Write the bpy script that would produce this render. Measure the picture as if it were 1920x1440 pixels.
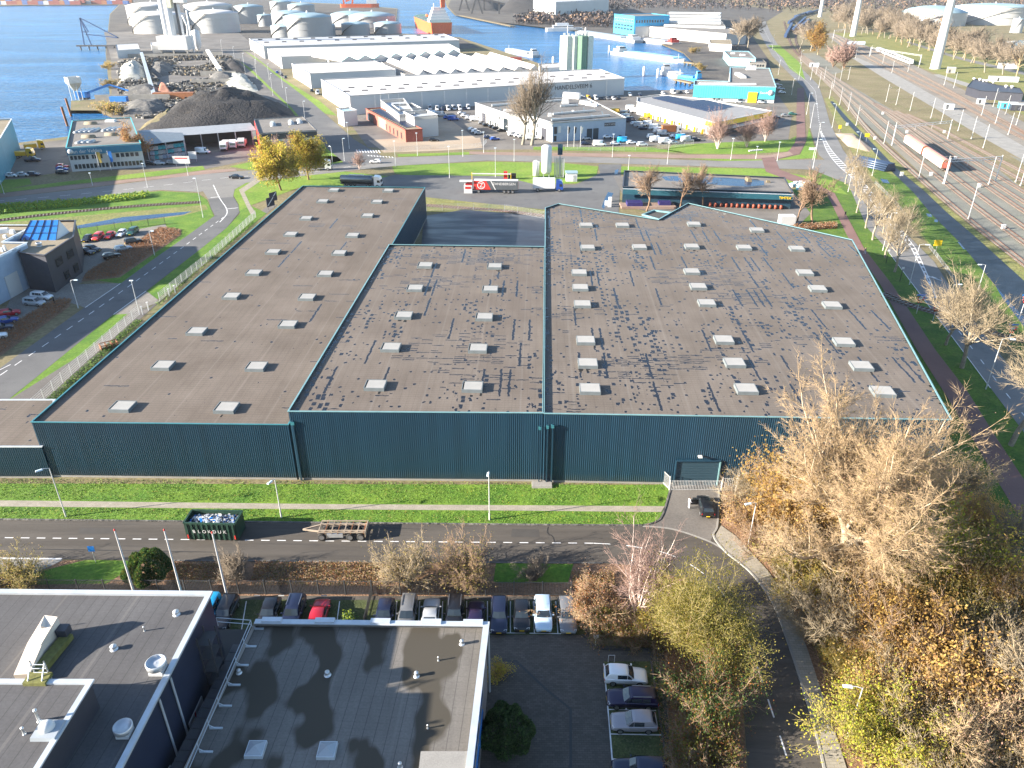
import bpy, bmesh, math, random
from mathutils import Vector, Matrix, noise
from mathutils.geometry import tessellate_polygon
for o in list(bpy.data.objects): bpy.data.objects.remove(o)
S = bpy.context.scene
COL = S.collection
R = math.radians
# ---------------- camera, sky, sun, exposure ----------------
CAM_H, FPX, PITCH = 60.0, 1425.0, R(28.2)
cd = bpy.data.cameras.new('camera'); cam = bpy.data.objects.new('camera', cd); COL.objects.link(cam)
cam.location = (0, 0, CAM_H); cam.rotation_euler = (R(90) - PITCH, 0, 0)
cd.sensor_width = 36; cd.lens = FPX / 1920 * 36; cd.clip_start = 0.5; cd.clip_end = 12000
S.camera = cam
SUN_EL = R(18.0)
SUN_DIR = Vector((-0.975 * math.cos(SUN_EL), -0.22 * math.cos(SUN_EL), math.sin(SUN_EL))).normalized()   # towards the sun
W = bpy.data.worlds.new('World'); S.world = W; W.use_nodes = True
wn = W.node_tree; bg = wn.nodes['Background']
sky = wn.nodes.new('ShaderNodeTexSky'); sky.sky_type = 'NISHITA'; sky.sun_disc = False
sky.sun_elevation = SUN_EL; sky.sun_rotation = math.atan2(SUN_DIR.x, SUN_DIR.y)
sky.air_density = 1.0; sky.dust_density = 0.6; sky.ozone_density = 2.0
wn.links.new(sky.outputs[0], bg.inputs[0]); bg.inputs[1].default_value = 0.078
sl = bpy.data.lights.new('sun', 'SUN'); sl.energy = 5.0; sl.angle = R(0.5); sl.color = (1.0, 0.9, 0.76)
so = bpy.data.objects.new('sun', sl); COL.objects.link(so); so.location = (-200, -50, 150)
so.rotation_euler = (-SUN_DIR).to_track_quat('-Z', 'Y').to_euler()
S.view_settings.view_transform = 'Standard'; S.view_settings.look = 'None'
S.view_settings.exposure = 2.18; S.view_settings.gamma = 1.0; S.view_settings.use_curve_mapping = False
S.cycles.max_bounces = 5; S.cycles.diffuse_bounces = 3; S.cycles.glossy_bounces = 3; S.cycles.transparent_max_bounces = 6
S.cycles.use_denoising = True

HAZE = 0.00004
# ---------------- helpers ----------------
CT, ST = math.cos(PITCH), math.sin(PITCH)
def G(px, py, z=0.0):
    """where the sight line of a photograph pixel meets the level z"""
    u, v = (px - 960) / FPX, (py - 720) / FPX
    dy, dz = CT - v * ST, -ST - v * CT
    t = (z - CAM_H) / dz
    return (u * t, dy * t)
def Gs(pts, z=0.0): return [G(x, y, z) for x, y in pts]
def hgt(bx, by, ty):
    """height of an upright whose foot is at pixel (bx,by) and head at row ty"""
    D = G(bx, by)[1]; a = PITCH + math.atan((ty - 720) / FPX)
    return CAM_H - D * math.tan(a)
MATS = {}
def node(t, typ, ins=None, **at):
    n = t.nodes.new(typ)
    for k, v in at.items(): setattr(n, k, v)
    for k, v in (ins or {}).items():
        s = n.inputs[k]
        if isinstance(v, bpy.types.NodeSocket): t.links.new(v, s)
        elif isinstance(v, tuple) and len(v) == 3 and s.type == 'RGBA': s.default_value = (*v, 1)
        else: s.default_value = v
    return n
def newmat(name):
    m = bpy.data.materials.new(name); m.use_nodes = True; t = m.node_tree
    MATS[name] = m
    return m, t, t.nodes['Principled BSDF']
def mth(t, op, a, b=0.0, c=0.0): return node(t, 'ShaderNodeMath', {0: a, 1: b, 2: c}, operation=op).outputs[0]
def mix(t, f, a, b): return node(t, 'ShaderNodeMix', {0: f, 6: a, 7: b}, data_type='RGBA').outputs[2]
def ramp(t, f, lo, hi): return node(t, 'ShaderNodeMapRange', {0: f, 1: lo, 2: hi}).outputs[0]
def coords(t, sc=(1, 1, 1), rot=0.0):
    tc = node(t, 'ShaderNodeTexCoord')
    return node(t, 'ShaderNodeMapping', {'Vector': tc.outputs['Object'], 'Scale': sc, 'Rotation': (0, 0, rot)}).outputs[0]
def nz(t, vec, scale, detail=3.0, rough=0.55):
    return node(t, 'ShaderNodeTexNoise', {'Vector': vec, 'Scale': scale, 'Detail': detail, 'Roughness': rough}).outputs[0]
def c3(v): return v if isinstance(v, tuple) else (v, v, v)
def paint(name, c, rough=0.5, metal=0.0, var=0.12, scale=0.8, coat=0.0, spec=0.5):
    """plain paint or metal, a little uneven"""
    if name in MATS: return name
    m, t, p = newmat(name); c = c3(c)
    f = ramp(t, nz(t, coords(t), scale, 4), 0.3, 0.7)
    col = mix(t, f, tuple(x * (1 - var) for x in c), tuple(min(x * (1 + var), 0.95) for x in c))
    t.links.new(col, p.inputs['Base Color'])
    p.inputs['Roughness'].default_value = rough; p.inputs['Metallic'].default_value = metal
    p.inputs['Coat Weight'].default_value = coat; p.inputs['Specular IOR Level'].default_value = spec
    return name
def surf(name, a, b, scale=0.3, rough=0.85, c=None, scale2=3.0, f2=0.5, bump=0.0, bscale=8.0, grain=0.15, sc=(1, 1, 1), spec=0.3, thr=(0.35, 0.65), thr2=(0.55, 0.7)):
    """ground-like surface: two tones over a broad noise, a third tone in patches, fine grain and relief"""
    m, t, p = newmat(name); v = coords(t, sc)
    col = mix(t, ramp(t, nz(t, v, scale, 5, 0.6), *thr), c3(a), c3(b))
    if c is not None:
        k = mth(t, 'MULTIPLY', ramp(t, nz(t, v, scale2, 4, 0.6), *thr2), f2)
        col = mix(t, k, col, c3(c))
    if grain:
        g = node(t, 'ShaderNodeMapRange', {0: nz(t, v, bscale, 3), 1: 0.3, 2: 0.7, 3: 1 - grain, 4: 1 + grain}).outputs[0]
        col = node(t, 'ShaderNodeVectorMath', {0: col, 'Scale': g}, operation='SCALE').outputs[0]
    t.links.new(col, p.inputs['Base Color'])
    p.inputs['Roughness'].default_value = rough; p.inputs['Specular IOR Level'].default_value = spec
    if bump:
        bn = node(t, 'ShaderNodeBump', {'Strength': 1.0, 'Distance': bump, 'Height': nz(t, v, bscale, 4)})
        t.links.new(bn.outputs[0], p.inputs['Normal'])
    return name
class MB:
    def __init__(s): s.v = []; s.f = []; s.m = []; s.s = []
    def face(s, pts, mat, smooth=False):
        i = len(s.v); s.v += [tuple(p) for p in pts]; s.f.append(tuple(range(i, i + len(pts)))); s.m.append(mat); s.s.append(smooth)
    def add(s, verts, faces, mat, smooth=False):
        i = len(s.v); s.v += [tuple(p) for p in verts]
        for f in faces: s.f.append(tuple(i + k for k in f)); s.m.append(mat); s.s.append(smooth)
    def box(s, cx, cy, z0, lx, ly, lz, mat, rot=0.0, top=None, ins=0.0):
        c, n = math.cos(rot), math.sin(rot); V = []
        for z, q in ((z0, 0), (z0 + lz, ins)):
            for sx, sy in ((-1, -1), (1, -1), (1, 1), (-1, 1)):
                x, y = sx * (lx / 2 - q), sy * (ly / 2 - q)
                V.append((cx + x * c - y * n, cy + x * n + y * c, z))
        s.add(V, [(0, 1, 5, 4), (1, 2, 6, 5), (2, 3, 7, 6), (3, 0, 4, 7), (3, 2, 1, 0)], mat)
        s.add(V[4:], [(0, 1, 2, 3)], top or mat)
    def beam(s, p, q, w, h, mat):
        """box beam between two points, h is its height (upwards)"""
        p, q = Vector(p), Vector(q); d = (q - p).normalized()
        a = d.cross(Vector((0, 0, 1)))
        a = a.normalized() if a.length > 1e-4 else Vector((1, 0, 0))
        b = a.cross(d).normalized(); V = []
        for e in (p, q):
            for i, j in ((-1, -1), (1, -1), (1, 1), (-1, 1)): V.append(e + a * i * w / 2 + b * j * h / 2)
        s.add(V, [(0, 1, 5, 4), (1, 2, 6, 5), (2, 3, 7, 6), (3, 0, 4, 7), (3, 2, 1, 0), (4, 5, 6, 7)], mat)
    def prism(s, poly, z0, z1, mat, top=None, bottom=False):
        if area(poly) < 0: poly = poly[::-1]
        n = len(poly)
        s.add([(x, y, z0) for x, y in poly] + [(x, y, z1) for x, y in poly], [(i, (i + 1) % n, n + (i + 1) % n, n + i) for i in range(n)], mat)
        s.cap(poly, z1, top or mat)
        if bottom: s.cap(poly, z0, mat, True)
    def cap(s, poly, z, mat, flip=False, holes=()):
        loops = [[Vector((x, y, 0)) for x, y in poly]] + [[Vector((x, y, 0)) for x, y in h] for h in holes]
        flat = [p for l in loops for p in l]; tr = tessellate_polygon(loops); F = []
        for a, b, c in tr:
            n = (flat[b] - flat[a]).cross(flat[c] - flat[a]).z
            if abs(n) < 1e-9: continue
            if (n < 0) != flip: a, c = c, a
            F.append((a, b, c))
        s.add([(p.x, p.y, z) for p in flat], F, mat)
    def tube(s, pts, rad, n, mat, smooth=True, cap=False):
        base = len(s.v); P = [Vector(p) for p in pts]; K = len(P)
        if isinstance(rad, (int, float)): rad = [rad] * K
        a = None
        for i, p in enumerate(P):
            d = (P[min(i + 1, K - 1)] - P[max(i - 1, 0)]).normalized()
            if a is None: a = d.orthogonal().normalized()
            else:
                a = a - d * a.dot(d); a = a.normalized() if a.length > 1e-5 else d.orthogonal().normalized()
            b = d.cross(a)
            for k in range(n):
                g = 2 * math.pi * k / n; q = p + (a * math.cos(g) + b * math.sin(g)) * rad[i]
                s.v.append((q.x, q.y, q.z))
        for i in range(K - 1):
            for k in range(n):
                k2 = (k + 1) % n
                s.f.append((base + i * n + k, base + i * n + k2, base + (i + 1) * n + k2, base + (i + 1) * n + k)); s.m.append(mat); s.s.append(smooth)
        if cap:
            s.f.append(tuple(base + k for k in range(n))[::-1]); s.m.append(mat); s.s.append(False)
            s.f.append(tuple(base + (K - 1) * n + k for k in range(n))); s.m.append(mat); s.s.append(False)
    def lathe(s, x, y, prof, n, mat, smooth=True, axis='z'):
        """prof: list of (radius, z)"""
        base = len(s.v); K = len(prof)
        for r, z in prof:
            for k in range(n):
                g = 2 * math.pi * k / n
                if axis == 'z': s.v.append((x + r * math.cos(g), y + r * math.sin(g), z))
                elif axis == 'y': s.v.append((x + r * math.cos(g), z, y + r * math.sin(g)))
                else: s.v.append((z, x + r * math.cos(g), y + r * math.sin(g)))
        for i in range(K - 1):
            for k in range(n):
                k2 = (k + 1) % n
                q = (base + i * n + k, base + i * n + k2, base + (i + 1) * n + k2, base + (i + 1) * n + k)
                s.f.append(q[::-1] if axis == 'y' else q); s.m.append(mat); s.s.append(smooth)
    def wall(s, p, q, z0, z1, mat):
        s.add([(p[0], p[1], z0), (q[0], q[1], z0), (q[0], q[1], z1), (p[0], p[1], z1)], [(0, 1, 2, 3)], mat)
    def build(s, name, parent=None, loc=None, angle=None):
        me = bpy.data.meshes.new(name)
        me.from_pydata(s.v, [], s.f)
        keys = []
        for k in s.m:
            if k not in keys: keys.append(k)
        ix = {k: i for i, k in enumerate(keys)}
        for k in keys: me.materials.append(MATS[k])
        me.polygons.foreach_set('material_index', [ix[k] for k in s.m])
        me.polygons.foreach_set('use_smooth', [bool(x) or angle is not None for x in s.s])
        if angle is not None:
            bm = bmesh.new(); bm.from_mesh(me); bmesh.ops.remove_doubles(bm, verts=bm.verts, dist=0.0005); bm.to_mesh(me); bm.free()
            me.set_sharp_from_angle(angle=R(angle))
        me.update()
        o = bpy.data.objects.new(name, me); COL.objects.link(o)
        if parent is not None: o.parent = parent
        if loc: o.location = loc
        return o
def area(p): return 0.5 * sum(p[i][0] * p[(i + 1) % len(p)][1] - p[(i + 1) % len(p)][0] * p[i][1] for i in range(len(p)))
def tag(o, label=None, cat=None, group=None, kind=None):
    if label: o['label'] = label
    if cat: o['category'] = cat
    if group: o['group'] = group
    if kind: o['kind'] = kind
    return o
def thing(name, label, cat, loc=(0, 0, 0), rz=0.0, group=None):
    o = bpy.data.objects.new(name, None); COL.objects.link(o); o.location = loc; o.rotation_euler = (0, 0, rz)
    o.empty_display_size = 0.2
    return tag(o, label, cat, group)
KIDS = {}
def copy_tree(o, loc, rz=0.0, scale=None, label=None, group=None):
    def rec(a, par):
        c = a.copy(); COL.objects.link(c)
        if par is not None: c.parent = par
        for k in KIDS.setdefault(a, list(a.children)): rec(k, c)
        return c
    r = rec(o, None); r.location = loc; r.rotation_euler = (0, 0, rz)
    if scale: r.scale = scale if isinstance(scale, tuple) else (scale,) * 3
    if label: r['label'] = label
    if group: r['group'] = group
    return r
ORD = ['first', 'second', 'third', 'fourth', 'fifth', 'sixth', 'seventh', 'eighth', 'ninth', 'tenth', 'eleventh', 'twelfth', 'thirteenth', 'fourteenth', 'fifteenth', 'sixteenth', 'seventeenth', 'eighteenth', 'nineteenth', 'twentieth']
def sheet(name, pts, z, mat, kind='structure', px=True, holes=()):
    m = MB(); poly = Gs(pts, z) if px else pts
    m.cap(poly, z, mat, holes=[Gs(h, z) if px else h for h in holes])
    return tag(m.build(name), kind=kind)
def ribbon(name, left, right, z, mat, kind='structure'):
    """surface between two edge lines given in photograph pixels"""
    return sheet(name, left + right[::-1], z, mat, kind)
def smooth_line(pts, n=6):
    """Catmull-Rom through ground points"""
    out = []; P = [pts[0]] + list(pts) + [pts[-1]]
    for i in range(1, len(P) - 2):
        for k in range(n):
            t = k / n; q = []
            for d in range(len(P[0])):
                a, b, c, e = P[i - 1][d], P[i][d], P[i + 1][d], P[i + 2][d]
                q.append(0.5 * ((2 * b) + (-a + c) * t + (2 * a - 5 * b + 4 * c - e) * t * t + (-a + 3 * b - 3 * c + e) * t ** 3))
            out.append(tuple(q))
    return out + [pts[-1]]
def offset(pts, d):
    out = []
    for i, p in enumerate(pts):
        a, b = pts[max(i - 1, 0)], pts[min(i + 1, len(pts) - 1)]
        tx, ty = b[0] - a[0], b[1] - a[1]; l = math.hypot(tx, ty) or 1
        out.append((p[0] - ty / l * d, p[1] + tx / l * d))
    return out
def strip(mb, pts, w, z, mat, h=0.0):
    """band of width w along ground points; with h a raised kerb"""
    L, Rr = offset(pts, w / 2), offset(pts, -w / 2)
    for i in range(len(pts) - 1):
        a, b, c, d = Rr[i], Rr[i + 1], L[i + 1], L[i]
        mb.face([(*a, z + h), (*b, z + h), (*c, z + h), (*d, z + h)], mat)
        if h:
            mb.face([(*a, z), (*b, z), (*b, z + h), (*a, z + h)], mat); mb.face([(*c, z), (*d, z), (*d, z + h), (*c, z + h)], mat)
def dashes(mb, pts, on, off, w, z, mat):
    seg = []; 
    d = 0.0
    for i in range(len(pts) - 1):
        a, b = Vector(pts[i]), Vector(pts[i + 1]); l = (b - a).length; s = 0.0
        while s < l:
            ph = d % (on + off); step = min((on - ph) if ph < on else (on + off - ph), l - s); step = max(step, 1e-3)
            if ph < on: strip(mb, [tuple(a.lerp(b, s / l)), tuple(a.lerp(b, min(1, (s + step) / l)))], w, z, mat)
            s += step; d += step
def text_on(name, body, parent, p0, ux, up, size, mat, depth=0.02, align='LEFT', sx=1.0, shear=0.0):
    """raised lettering: p0 baseline start, ux reading direction, up letter-up direction"""
    cu = bpy.data.curves.new(name, 'FONT'); cu.body = body; cu.size = size; cu.extrude = depth; cu.align_x = align; cu.shear = shear
    cu.resolution_u = 3
    o = bpy.data.objects.new(name, cu); COL.objects.link(o)
    ux, up = Vector(ux).normalized(), Vector(up).normalized(); nn = ux.cross(up)
    mt = Matrix((ux * sx, up, nn)).transposed().to_4x4(); mt.translation = Vector(p0)
    dg = bpy.context.evaluated_depsgraph_get(); me = bpy.data.meshes.new_from_object(o.evaluated_get(dg)); me.transform(mt)
    bpy.data.objects.remove(o); me.materials.clear(); me.materials.append(MATS[mat])
    q = bpy.data.objects.new(name, me); COL.objects.link(q); q.parent = parent
    return q

# ---------------- materials ----------------
surf('grass',(0.06,0.142,0.014),(0.12,0.205,0.022),0.22,0.9,c=(0.16,0.2,0.04),scale2=0.7,f2=0.45,bump=0.07,bscale=2.2,grain=0.24)
surf('grass verge',(0.045,0.1,0.012),(0.09,0.155,0.018),0.22,0.9,c=(0.13,0.14,0.04),scale2=0.5,f2=0.6,bump=0.08,bscale=2.2,grain=0.28)  # darker than the lawn grass: hall and tree shade put into its colour
surf('grass far',(0.1,0.19,0.02),(0.17,0.25,0.035),0.08,0.9,c=(0.2,0.2,0.06),scale2=0.25,f2=0.5,grain=0.25,bscale=1.2)
surf('rough grass',(0.13,0.15,0.045),(0.22,0.2,0.075),0.12,0.95,c=(0.11,0.16,0.03),scale2=0.4,f2=0.7,bump=0.2,bscale=1.5,grain=0.35)
surf('dry field',(0.14,0.12,0.062),(0.2,0.165,0.095),0.05,0.95,c=(0.12,0.14,0.045),scale2=0.12,f2=0.7,grain=0.3,bscale=1.2)
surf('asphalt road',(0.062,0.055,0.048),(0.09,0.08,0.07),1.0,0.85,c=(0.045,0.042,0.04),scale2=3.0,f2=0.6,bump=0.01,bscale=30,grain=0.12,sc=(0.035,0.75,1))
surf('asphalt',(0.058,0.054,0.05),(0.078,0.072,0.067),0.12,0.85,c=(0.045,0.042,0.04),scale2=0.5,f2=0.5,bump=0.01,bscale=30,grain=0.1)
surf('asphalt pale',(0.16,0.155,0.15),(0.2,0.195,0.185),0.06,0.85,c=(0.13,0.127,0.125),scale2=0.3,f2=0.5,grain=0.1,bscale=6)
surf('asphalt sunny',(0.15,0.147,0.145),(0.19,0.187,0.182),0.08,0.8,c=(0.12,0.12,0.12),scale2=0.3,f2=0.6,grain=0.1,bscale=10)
surf('terminal ground',(0.055,0.05,0.048),(0.1,0.09,0.08),0.03,0.9,c=(0.13,0.115,0.09),scale2=0.06,f2=0.6,grain=0.3,bscale=0.5)
surf('ditch dark',(0.008,0.013,0.022),(0.018,0.028,0.045),0.3,0.45,grain=0.2,spec=0.15)
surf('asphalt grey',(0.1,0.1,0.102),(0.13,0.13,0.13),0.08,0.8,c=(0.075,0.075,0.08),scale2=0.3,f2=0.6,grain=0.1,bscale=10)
surf('yard',(0.11,0.1,0.092),(0.17,0.158,0.145),0.05,0.8,c=(0.07,0.068,0.066),scale2=0.12,f2=0.7,grain=0.15,bscale=4)
surf('bike path',(0.155,0.092,0.082),(0.19,0.115,0.102),0.15,0.85,c=(0.15,0.09,0.08),scale2=0.6,f2=0.4,grain=0.1,bscale=10)
surf('clinker',(0.21,0.145,0.115),(0.27,0.19,0.155),0.1,0.85,c=(0.2,0.17,0.14),scale2=0.5,f2=0.5,grain=0.15,bscale=6)
surf('sand',(0.3,0.235,0.175),(0.38,0.31,0.235),0.06,0.95,c=(0.2,0.165,0.13),scale2=0.12,f2=0.6,grain=0.15,bscale=3)
surf('soil',(0.06,0.045,0.03),(0.11,0.075,0.045),0.3,0.95,c=(0.085,0.09,0.03),scale2=0.6,f2=0.6,bump=0.15,bscale=3,grain=0.35)
surf('leaf litter',(0.17,0.1,0.06),(0.24,0.145,0.09),0.4,0.95,c=(0.09,0.06,0.035),scale2=1.3,f2=0.7,bump=0.12,bscale=5,grain=0.4)
surf('ballast',(0.17,0.155,0.135),(0.22,0.2,0.172),0.05,0.95,c=(0.25,0.19,0.14),scale2=0.2,f2=0.6,grain=0.2,bscale=3)
surf('ballast green',(0.15,0.15,0.128),(0.19,0.187,0.16),0.05,0.95,c=(0.17,0.18,0.13),scale2=0.2,f2=0.6,grain=0.2,bscale=3)
surf('coal',(0.028,0.027,0.028),(0.045,0.042,0.042),0.1,0.9,c=(0.07,0.06,0.05),scale2=0.3,f2=0.4,bump=0.5,bscale=0.9,grain=0.35)
surf('gravel heap',(0.28,0.28,0.25),(0.42,0.42,0.38),0.08,0.95,c=(0.17,0.18,0.15),scale2=0.2,f2=0.7,bump=0.3,bscale=1.2,grain=0.2)
surf('dark gravel',(0.07,0.07,0.068),(0.13,0.125,0.12),0.1,0.95,c=(0.2,0.19,0.17),scale2=0.25,f2=0.7,bump=0.3,bscale=1.2,grain=0.3)
surf('dark wood mass',(0.035,0.032,0.04),(0.075,0.062,0.06),0.03,0.95,c=(0.11,0.085,0.07),scale2=0.08,f2=0.6,grain=0.4,bscale=0.4)
surf('concrete',(0.22,0.21,0.195),(0.28,0.27,0.25),0.3,0.85,c=(0.24,0.23,0.21),scale2=1.0,f2=0.5,grain=0.1)
surf('quay',(0.12,0.095,0.06),(0.2,0.16,0.1),0.3,0.9,c=(0.07,0.06,0.05),scale2=0.8,f2=0.6,grain=0.2)
surf('reed',(0.3,0.23,0.12),(0.42,0.33,0.19),0.3,0.95,grain=0.3)
def water_mat(name,deep,rough,scale,dist,stretch=(1,1,1),spec=0.3):
 m,t,p=newmat(name);v=coords(t,stretch)
 big=nz(t,v,0.012,4)
 col=mix(t,ramp(t,big,0.3,0.7),tuple(x*0.8 for x in deep),tuple(x*1.25 for x in deep))
 sw=ramp(t,nz(t,coords(t,(0.006,0.03,1)),1.0,5,0.65),0.5,0.72)
 t.links.new(mix(t,mth(t,'MULTIPLY',sw,0.6),col,tuple(min(x*2.2+0.03,0.6)for x in deep)),p.inputs['Base Color'])
 p.inputs['Roughness'].default_value=rough;p.inputs['IOR'].default_value=1.33;p.inputs['Specular IOR Level'].default_value=spec
 h=mth(t,'ADD',nz(t,v,scale,4),mth(t,'MULTIPLY',nz(t,v,scale*4,3),0.35))
 b=node(t,'ShaderNodeBump',{'Strength':1.0,'Distance':dist,'Height':h});t.links.new(b.outputs[0],p.inputs['Normal'])
water_mat('water',(0.008,0.092,0.235),0.25,0.22,1.6,(0.5,1,1),0.22)
water_mat('ditch water',(0.008,0.035,0.09),0.08,1.2,0.03,spec=0.3)
def cladding(name,a):
 m,t,p=newmat(name);v=coords(t,(1,1,1),R(1.4));x=node(t,'ShaderNodeSeparateXYZ',{0:v})
 pan=node(t,'ShaderNodeTexWhiteNoise',{'W':mth(t,'FLOOR',mth(t,'DIVIDE',x.outputs[0],1.02))},noise_dimensions='1D').outputs[0]
 k=mth(t,'ADD',mth(t,'MULTIPLY',pan,0.22),mth(t,'MULTIPLY',nz(t,coords(t,(1.6,1,0.12)),1.0,4),0.45))
 col=mix(t,k,tuple(q*0.72 for q in a),tuple(q*1.5 for q in a))
 low=mth(t,'MULTIPLY',node(t,'ShaderNodeMapRange',{0:x.outputs[2],1:1.6,2:0.3}).outputs[0],mth(t,'MULTIPLY',nz(t,coords(t,(0.7,1,0.5)),1.0,4),0.7))
 t.links.new(mix(t,low,col,(0.06,0.065,0.05)),p.inputs['Base Color']);p.inputs['Roughness'].default_value=0.4
def felt(name,a,b,wet,seam=1.0,rot=R(2),wetcol=(0.012,0.012,0.014),stain=None,grid=(0.85,1.25),wrough=0.06):
 """bitumen roofing: seams, dull mottling and flat puddles that mirror the sky"""
 m,t,p=newmat(name);v=coords(t,(1,1,1),rot);sline=0.2 if wet else 0.45
 xyz=node(t,'ShaderNodeSeparateXYZ',{0:v})
 col=mix(t,ramp(t,nz(t,v,0.12,5,0.6),0.35,0.65),a,b)
 st=coords(t,(0.9,0.05,1),rot)
 col=node(t,'ShaderNodeVectorMath',{0:col,'Scale':node(t,'ShaderNodeMapRange',{0:nz(t,st,1.6,4),1:0.3,2:0.7,3:0.92,4:1.06}).outputs[0]},operation='SCALE').outputs[0]
 col=node(t,'ShaderNodeVectorMath',{0:col,'Scale':node(t,'ShaderNodeMapRange',{0:nz(t,v,5,4),1:0.3,2:0.7,3:0.88,4:1.1}).outputs[0]},operation='SCALE').outputs[0]
 if seam:
  fr=mth(t,'FRACT',mth(t,'DIVIDE',xyz.outputs[0],seam));line=mth(t,'LESS_THAN',fr,0.06)
  col=mix(t,mth(t,'MULTIPLY',line,sline),col,(0.02,0.02,0.02))
  fy=mth(t,'FRACT',mth(t,'DIVIDE',xyz.outputs[1],0.62));ly=mth(t,'LESS_THAN',fy,0.14)
  col=mix(t,mth(t,'MULTIPLY',ly,0.3 if wet else 0.1),col,(0.05,0.045,0.04))
  col=mix(t,mth(t,'MULTIPLY',mth(t,'LESS_THAN',mth(t,'FRACT',mth(t,'DIVIDE',xyz.outputs[0],seam*6.5)),0.04),0.16),col,(0.24,0.22,0.2))
 rgh=0.85
 if stain:
  k=ramp(t,nz(t,coords(t,(1,0.55,1),rot),stain[1],2,0.4),stain[2],stain[2]+0.06)
  col=mix(t,k,col,stain[0])
 if wet:
  jit=node(t,'ShaderNodeTexNoise',{'Vector':v,'Scale':1.3,'Detail':3.0}).outputs[1]
  vj=node(t,'ShaderNodeVectorMath',{0:v,1:node(t,'ShaderNodeVectorMath',{0:jit,'Scale':0.55},operation='SCALE').outputs[0]},operation='ADD').outputs[0]
  def cells(gx,gy,seedz):
   q=node(t,'ShaderNodeVectorMath',{0:vj,1:(1/gx,1/gy,0.0)},operation='MULTIPLY').outputs[0]
   q=node(t,'ShaderNodeVectorMath',{0:q,1:(seedz,seedz*1.7,0)},operation='ADD').outputs[0]
   s=node(t,'ShaderNodeSeparateXYZ',{0:q})
   cell=node(t,'ShaderNodeVectorMath',{0:q},operation='FLOOR').outputs[0]
   rnd=node(t,'ShaderNodeTexWhiteNoise',{'Vector':cell},noise_dimensions='2D').outputs[0]
   fx=mth(t,'ABSOLUTE',mth(t,'SUBTRACT',mth(t,'FRACT',s.outputs[0]),0.5));fy_=mth(t,'ABSOLUTE',mth(t,'SUBTRACT',mth(t,'FRACT',s.outputs[1]),0.5))
   return rnd,fx,fy_
  dens=ramp(t,nz(t,coords(t,(1,0.35,1),rot),0.11,3,0.5),0.4,0.62)
  dens2=ramp(t,nz(t,coords(t,(0.3,1,1),rot),0.13,3,0.5),0.5,0.72)
  q=node(t,'ShaderNodeVectorMath',{0:node(t,'ShaderNodeVectorMath',{0:v,1:node(t,'ShaderNodeVectorMath',{0:jit,'Scale':0.3},operation='SCALE').outputs[0]},operation='ADD').outputs[0],1:(1/grid[0],1/grid[1],0.0)},operation='MULTIPLY').outputs[0]
  vo=node(t,'ShaderNodeTexVoronoi',{'Vector':q,'Scale':1.0,'Randomness':0.85},feature='F1',distance='CHEBYCHEV',voronoi_dimensions='2D')
  rr=node(t,'ShaderNodeSeparateColor',{0:vo.outputs[1]}).outputs[0]
  colm=ramp(t,nz(t,coords(t,(0.9,0.04,1),rot),1.0,2,0.5),0.46,0.58)
  dd=mth(t,'MULTIPLY',dens,mth(t,'ADD',mth(t,'MULTIPLY',colm,0.62),0.3))
  size=mth(t,'MULTIPLY',mth(t,'SUBTRACT',mth(t,'ADD',rr,mth(t,'MULTIPLY',dd,0.9*wet)),0.96),0.8)
  on=mth(t,'LESS_THAN',vo.outputs[0],mth(t,'MINIMUM',size,0.34))
  rnd2,fx2,fy2=cells(grid[1]*1.5,grid[0]*0.75,7.3)
  on2=mth(t,'MULTIPLY',mth(t,'LESS_THAN',rnd2,mth(t,'MULTIPLY',dens2,0.7*wet)),mth(t,'MULTIPLY',mth(t,'LESS_THAN',fy2,0.17),mth(t,'LESS_THAN',fx2,0.47)))
  rnd3,fx3,fy3=cells(1.25,9.0,3.1)
  on3=mth(t,'MULTIPLY',mth(t,'LESS_THAN',rnd3,0.11*wet),mth(t,'MULTIPLY',mth(t,'LESS_THAN',fx3,0.13),mth(t,'LESS_THAN',fy3,0.45)))
  rnd4,fx4,fy4=cells(1.0,1.25,11.9)
  on4=mth(t,'MULTIPLY',mth(t,'LESS_THAN',rnd4,0.12*wet),mth(t,'LESS_THAN',mth(t,'ADD',mth(t,'MULTIPLY',fx4,fx4),mth(t,'MULTIPLY',fy4,fy4)),0.04))
  pm=mth(t,'MAXIMUM',mth(t,'MAXIMUM',on,on2),mth(t,'MAXIMUM',on3,on4))
  col=mix(t,pm,col,wetcol)
  rgh=node(t,'ShaderNodeMapRange',{0:pm,3:0.85,4:wrough}).outputs[0]
  t.links.new(rgh,p.inputs['Roughness'])
  t.links.new(node(t,'ShaderNodeMapRange',{0:pm,3:0.2,4:0.6}).outputs[0],p.inputs['Specular IOR Level'])
 else:p.inputs['Roughness'].default_value=rgh;p.inputs['Specular IOR Level'].default_value=0.25
 t.links.new(col,p.inputs['Base Color'])
 return name
felt('roof felt dry',(0.122,0.1,0.083),(0.158,0.132,0.112),0.16,1.0,grid=(0.9,2.6))
felt('roof felt wet',(0.125,0.103,0.087),(0.16,0.135,0.115),1.05,1.0)
felt('roof felt patched',(0.128,0.107,0.09),(0.165,0.14,0.12),1.15,1.15)
felt('roof felt slate',(0.07,0.069,0.073),(0.095,0.094,0.098),0.0,0.95,rot=R(4))
felt('roof felt damp',(0.125,0.116,0.106),(0.165,0.153,0.14),0.0,0.95,rot=R(4),stain=((0.058,0.051,0.04),0.34,0.475))
felt('roof grey far',(0.15,0.14,0.13),(0.2,0.185,0.17),0.0,0)
felt('roof gravel',(0.2,0.17,0.12),(0.26,0.22,0.16),0.0,0)
felt('roof flooded',(0.13,0.125,0.12),(0.16,0.155,0.15),0.5,0,grid=(7,5))
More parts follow.
